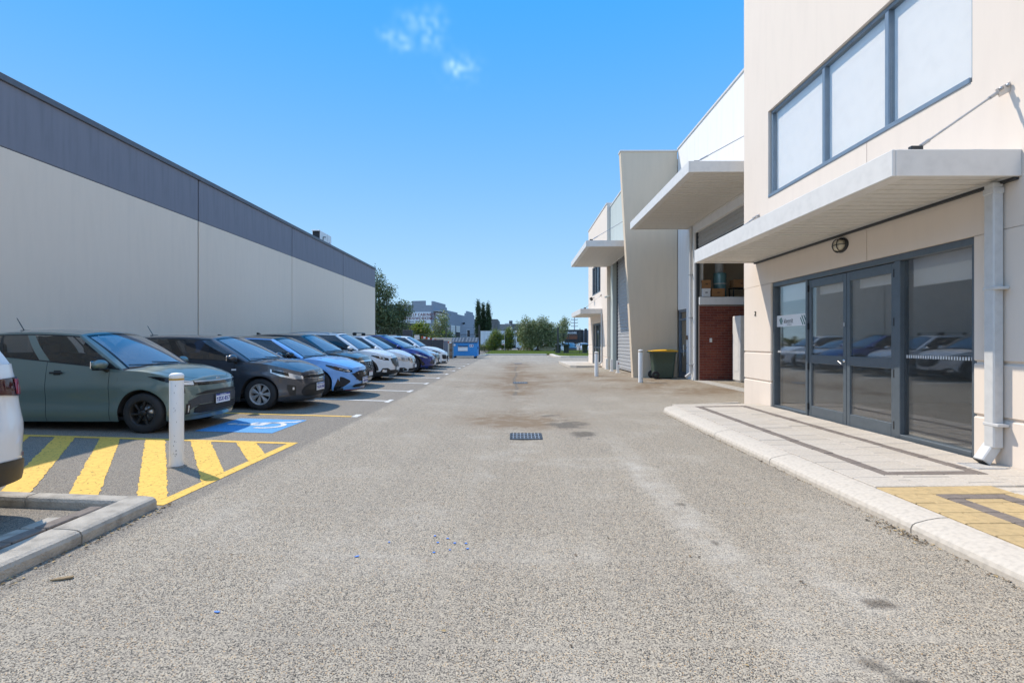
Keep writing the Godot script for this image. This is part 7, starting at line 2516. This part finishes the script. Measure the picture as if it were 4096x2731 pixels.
func far_buildings() -> void:
	var fac := surf("factory_grey", Color(0.32, 0.345, 0.39), 0.9, 0.08, 3.0, 0.1)
	var t := thing("grey_factory", "blue grey factory with stepped parapets and cabinet maker signs behind the wire fence", "building", V(-13.3, 0, 80))
	gable_block(t, "front_wall", fac, Vector2(-21.5, 80.0), Vector2(-13.3, 80.0), [[0.0, 7.15], [0.62, 7.15], [0.62, 7.7], [0.88, 7.75], [0.88, 7.05], [1.0, 7.05]], Vector2(0, 0.3))
	gable_block(t, "side_wall", fac, Vector2(-13.3, 80.3), Vector2(-9.3, 112.0), [[0.0, 7.05], [0.02, 7.05], [0.02, 7.75], [0.25, 7.75], [0.25, 7.25], [0.28, 7.25], [0.28, 6.8], [0.52, 6.8], [0.52, 6.5], [0.74, 6.5], [0.74, 7.1], [0.78, 7.1], [0.78, 7.6], [0.96, 7.6], [0.96, 7.1], [1.0, 7.1]], Vector2(-0.3, 0))
	part(t, "roof", cbox(Vector3(8, 0.1, 30), 0.0), M.galvanised, V(-16.0, 6.2, 96) - t.position)
	part(t, "back_wall", cbox(Vector3(9, 7.0, 0.3), 0.0), fac, V(-14.0, 3.5, 111.8) - t.position)
	var side := V(4.0, 0, 31.7).normalized()
	var face := atan2(-side.z, side.x)
	for k in 3:
		var s: Array = [[0.40, 2.6, 2.3], [0.52, 2.2, 2.0], [0.80, 1.3, 1.7]][k]
		var at: Vector3 = V(-13.3, 0, 80.3) + side * 31.95 * s[0]
		var w := Node3D.new()
		w.name = called(t, ["roller_shutter", "roller_shutter", "window"][k])
		t.add_child(w)
		w.position = at - t.position + Vector3(0.06, 0, 0.0)
		w.rotation.y = face
		if k < 2:
			part(w, "shutter", cbox(Vector3(3.0, 4.3, 0.1), 0.01), M.metal_white if k == 0 else M.void, Vector3(0, 2.15, 0))
			part(w, "half_shutter", cbox(Vector3(3.0, 1.2, 0.12), 0.01), M.metal_white, Vector3(0, 3.7, 0.01))
		else:
			part(w, "frame", cbox(Vector3(2.6, 1.6, 0.12), 0.01), M.sign_white, Vector3(0, 3.0, 0))
			for i in 3:
				part(w, "pane", cbox(Vector3(0.72, 1.4, 0.13), 0.0), M.black_gloss, Vector3(-0.82 + 0.82 * i, 3.0, 0.02))
	part(t, "window", cbox(Vector3(3.0, 1.6, 0.08), 0.01), M.black_gloss, V(-17.2, 3.3, 79.95) - t.position)
	var dp := V(-13.3, 0, 80.3) + side * 31.6
	part(t, "downpipe", tube(dp - t.position + Vector3(0.15, 0, 0), dp - t.position + Vector3(0.15, 5.2, 0), 0.1), M.metal_white)
	var fl := V(-13.3, 0, 80.3) + side * 20.0
	part(t, "floodlight", cbox(Vector3(0.5, 0.25, 0.5), 0.03), M.black_plastic, fl - t.position + Vector3(0.4, 4.9, 0.2), Vector3(0.3, 0.3, 0.3))
	# signs
	var s1 := thing("cabinet_sign", "white sign with dark red lettering on the grey factory front facing the yard", "sign", V(-16.1, 4.1, 79.9))
	part(s1, "board", cbox(Vector3(5.3, 1.75, 0.08), 0.01), M.sign_white, Vector3(0, 1.0, 0))
	var maroon := mat("maroon", Color(0.16, 0.015, 0.02), 0.6)
	part(s1, "lettering", text("TOP SHELF CABINETS", 0.60, 0.01, "Droid Sans", 700), maroon, Vector3(0.45, 1.45, 0.05))
	part(s1, "lettering", text("& WOODWORKING", 0.60, 0.01, "Droid Sans", 700), maroon, Vector3(0.45, 0.88, 0.05))
	part(s1, "phone_lettering", text("Phone: 9248 9400", 0.36, 0.01, "Droid Sans", 700), M.ink_black, Vector3(0.45, 0.38, 0.05))
	for k in 4:
		part(s1, "logo_square", cbox(Vector3(0.36, 0.36, 0.02), 0.0), [maroon, mat("logo_red", Color(0.3, 0.06, 0.04), 0.6), M.ink_black, M.ink_black][k], Vector3(-2.15 + 0.42 * (k % 2), 1.55 - 0.5 * (k / 2), 0.05))
	var p2 := V(-13.3, 0, 80.3) + side * 4.4
	var s2 := thing("cabinet_sign", "white sign with blue grey lettering on the receding side of the grey factory", "sign", p2 + Vector3(0.1, 4.0, 0.0), "", face)
	part(s2, "board", cbox(Vector3(6.0, 2.0, 0.08), 0.01), M.sign_white, Vector3(0, 1.0, 0.06))
	var bg := mat("blue_grey_ink", Color(0.16, 0.22, 0.32), 0.6)
	part(s2, "lettering", text("TOP SHELF CABINETS", 0.5, 0.01), bg, Vector3(0.6, 1.5, 0.12))
	part(s2, "lettering", text("& WOODWORKING", 0.5, 0.01), bg, Vector3(0.6, 0.95, 0.12))
	part(s2, "phone_lettering", text("9248 9400", 0.4, 0.01), bg, Vector3(0.6, 0.42, 0.12))
	for k in 3:
		part(s2, "logo_square", cbox(Vector3(0.5, 0.42, 0.02), 0.0), bg, Vector3(-2.5, 1.6 - 0.58 * k, 0.11))
	# concrete block behind the cypresses
	var con := surf("far_concrete", Color(0.19, 0.18, 0.17), 0.92, 0.2, 4.0, 0.2)
	var c := thing("concrete_block", "plain dark concrete building behind the three cypresses", "building", V(-7.5, 0, 120))
	part(c, "front_wall", cbox(Vector3(6.0, 6.6, 0.4), 0.02), con, V(-7.6, 3.3, 120.2) - c.position)
	part(c, "side_wall", cbox(Vector3(0.4, 6.6, 16.0), 0.02), con, V(-4.7, 3.3, 128.4) - c.position)
	part(c, "lean_to", cbox(Vector3(1.2, 5.4, 0.3), 0.02), fac, V(-10.9, 2.7, 119.5) - c.position)
	part(c, "patch_panel", cbox(Vector3(1.0, 3.0, 0.05), 0.01), surf("far_patch", Color(0.24, 0.23, 0.22), 0.9, 0.1, 2.0, 0.0), V(-6.0, 4.0, 119.97) - c.position)
	var d := thing("low_warehouse", "long low pale concrete warehouse with a metal awning behind the truck", "building", V(0, 0, 140))
	part(d, "wall_panel", cbox(Vector3(3.3, 6.1, 0.4), 0.02), surf("far_concrete_pale", Color(0.30, 0.285, 0.27), 0.92, 0.25, 4.0, 0.2), V(-3.4, 3.05, 140) - d.position)
	part(d, "wall_panel", cbox(Vector3(7.0, 6.2, 0.4), 0.02), con, V(1.8, 3.1, 140) - d.position)
	part(d, "awning", cbox(Vector3(9.5, 0.15, 5.0), 0.02), M.galvanised, V(0.5, 3.9, 135.5) - d.position, Vector3(0.12, 0, 0.01))
	part(d, "awning_wall", cbox(Vector3(6.0, 3.2, 0.3), 0.02), M.galvanised, V(-1.6, 1.6, 133.5) - d.position)
	part(d, "pier", cbox(Vector3(2.4, 4.6, 0.5), 0.02), con, V(1.2, 2.3, 132.0) - d.position)
	part(d, "vent", lathe([[0.5, 0.0], [0.4, 0.6], [0.25, 0.7], [0.25, 1.0], [0.0, 1.05]], 12), M.metal_white, V(-1.4, 3.9, 134.5) - d.position)
	part(d, "core", cbox(Vector3(10, 5.5, 12), 0.0), con, V(0.5, 2.75, 147) - d.position)
	var ac := thing("roof_cooler", "boxy white cooler with dark louvres on the low warehouse roof", "air conditioner", V(-1.65, 5.9, 141))
	part(ac, "casing", cbox(Vector3(1.0, 1.1, 1.0), 0.04), M.metal_white, Vector3(0, 0.75, 0))
	for k in 3:
		part(ac, "louvre", cbox(Vector3(0.24, 0.75, 0.02)), M.void, Vector3(-0.3 + 0.3 * k, 0.7, 0.51))
	part(ac, "stand", cbox(Vector3(0.9, 0.3, 0.9)), M.galvanised, Vector3(0, 0.1, 0))
	part(ac, "duct", cbox(Vector3(1.1, 0.4, 0.8), 0.03), M.metal_white, Vector3(-1.1, 0.3, 0))
	# dark showroom
	var sh := thing("dark_showroom", "dark charcoal showroom with white sign letters and an orange banner beyond the car park", "building", V(11.6, 0, 110))
	var ch := surf("charcoal", Color(0.035, 0.037, 0.042), 0.7, 0.1, 3.0, 0.0)
	part(sh, "front_wall", cbox(Vector3(4.3, 3.9, 6.0), 0.03), ch, V(12.1, 1.95, 113) - sh.position)
	part(sh, "green_wing", cbox(Vector3(1.5, 4.15, 6.0), 0.03), surf("wing_green", Color(0.10, 0.13, 0.10), 0.8, 0.1, 2.0, 0.0), V(9.1, 2.07, 112.6) - sh.position)
	part(sh, "pale_wing", cbox(Vector3(1.6, 3.8, 6.0), 0.03), fac, V(15.1, 1.9, 112.8) - sh.position)
	part(sh, "sign_post", cbox(Vector3(0.55, 4.1, 0.5), 0.03), ch, V(14.75, 2.05, 109.4) - sh.position)
	part(sh, "awning", cbox(Vector3(4.6, 0.12, 1.4), 0.02), ch, V(12.1, 1.2, 109.4) - sh.position)
	part(sh, "lettering", text("GALORE", 0.62, 0.02), M.sign_white, V(11.7, 3.22, 109.97) - sh.position)
	part(sh, "banner", cbox(Vector3(2.5, 0.9, 0.05)), surf("banner_orange", Color(0.38, 0.13, 0.06), 0.7, 0.5, 0.6, 0.0), V(11.75, 2.3, 109.95) - sh.position)
	for k in 4:
		part(sh, "shop_window", cbox(Vector3(0.5, 0.85, 0.05)), M.sign_white, V(10.9 + 0.65 * k, 0.6, 109.96) - sh.position)
	part(sh, "street_sign", cbox(Vector3(0.7, 0.9, 0.05)), M.black_gloss, V(9.4, 1.8, 105) - sh.position)
	part(sh, "street_sign_pole", cbox(Vector3(0.1, 2.2, 0.05)), M.steel_dark, V(9.4, 1.1, 105.1) - sh.position)
	part(sh, "white_fence", cbox(Vector3(3.4, 1.0, 0.05)), M.sign_white, V(8.0, 0.9, 104) - sh.position)
	# power pole
	var pp := thing("power_pole", "tall power pole with three crossarms behind the showroom", "power pole", V(25.9, 0, 230))
	part(pp, "pole", tube(Vector3.ZERO, Vector3(0, 14, 0), 0.35, 0.22, 10), M.galvanised)
	for y in [8.2, 9.7, 11.1]:
		part(pp, "crossarm", cbox(Vector3(2.9, 0.2, 0.2), 0.02), M.steel_dark, Vector3(0, y, 0))
		for x in [-1.35, 1.35]:
			part(pp, "insulator", lathe([[0.1, 0.0], [0.16, 0.1], [0.1, 0.2], [0.16, 0.3], [0.0, 0.45]], 8), M.white_plastic, Vector3(x, y + 0.1, 0))

func far_cars() -> void:
	# plain street cars in the car park behind the lawn: body, glass, wheels
	var rows := [
		["silver sedan parked behind the peppermint tree trunk", Vector3(2.3, -0.25, 69.0), PI - 0.42, paint("paint_silver", Color(0.55, 0.57, 0.60), 0.5, 0.3)],
		["dark hatchback parked behind the gate fence between two green bins", Vector3(7.6, -0.25, 70.0), -1.35, paint("paint_black", Color(0.008, 0.008, 0.009), 0.2, 0.3)],
		["charcoal estate car parked facing away in the far car park", Vector3(9.4, -0.25, 86.0), -1.5, paint("paint_grey", Color(0.055, 0.06, 0.074), 0.4, 0.33)],
		["pale silver hatchback parked before the corner unit wall in the far car park", Vector3(10.3, -0.25, 76.0), -1.5, paint("paint_pearl", Color(0.72, 0.735, 0.75), 0.1, 0.3)],
		["grey car with its roof showing over the bins in the far car park", Vector3(6.3, -0.25, 73.0), -0.3, paint("paint_mid", Color(0.16, 0.17, 0.18), 0.4, 0.3)]]
	for s in rows:
		var p: Vector3 = s[1]
		car(s[0], V(p.x, p.y, p.z), s[2], {"L": 4.4, "hw": 0.88, "H": 1.44, "fo": 0.86, "wb": 2.65, "wr": 0.32, "ra": 0.365, "belt0": 0.93, "belt1": 1.0, "hood_h": 0.985, "nose_h": 0.76, "xc": -1.2, "gc": 0.17, "af": 0.9},
			{"wt": -1.95, "rt": -3.4, "roof_w": 1.18, "tail_base": 0.45}, s[3], {"wheel": "five", "side_glass": M.car_glass_dark, "group": "cars in the far car park"})
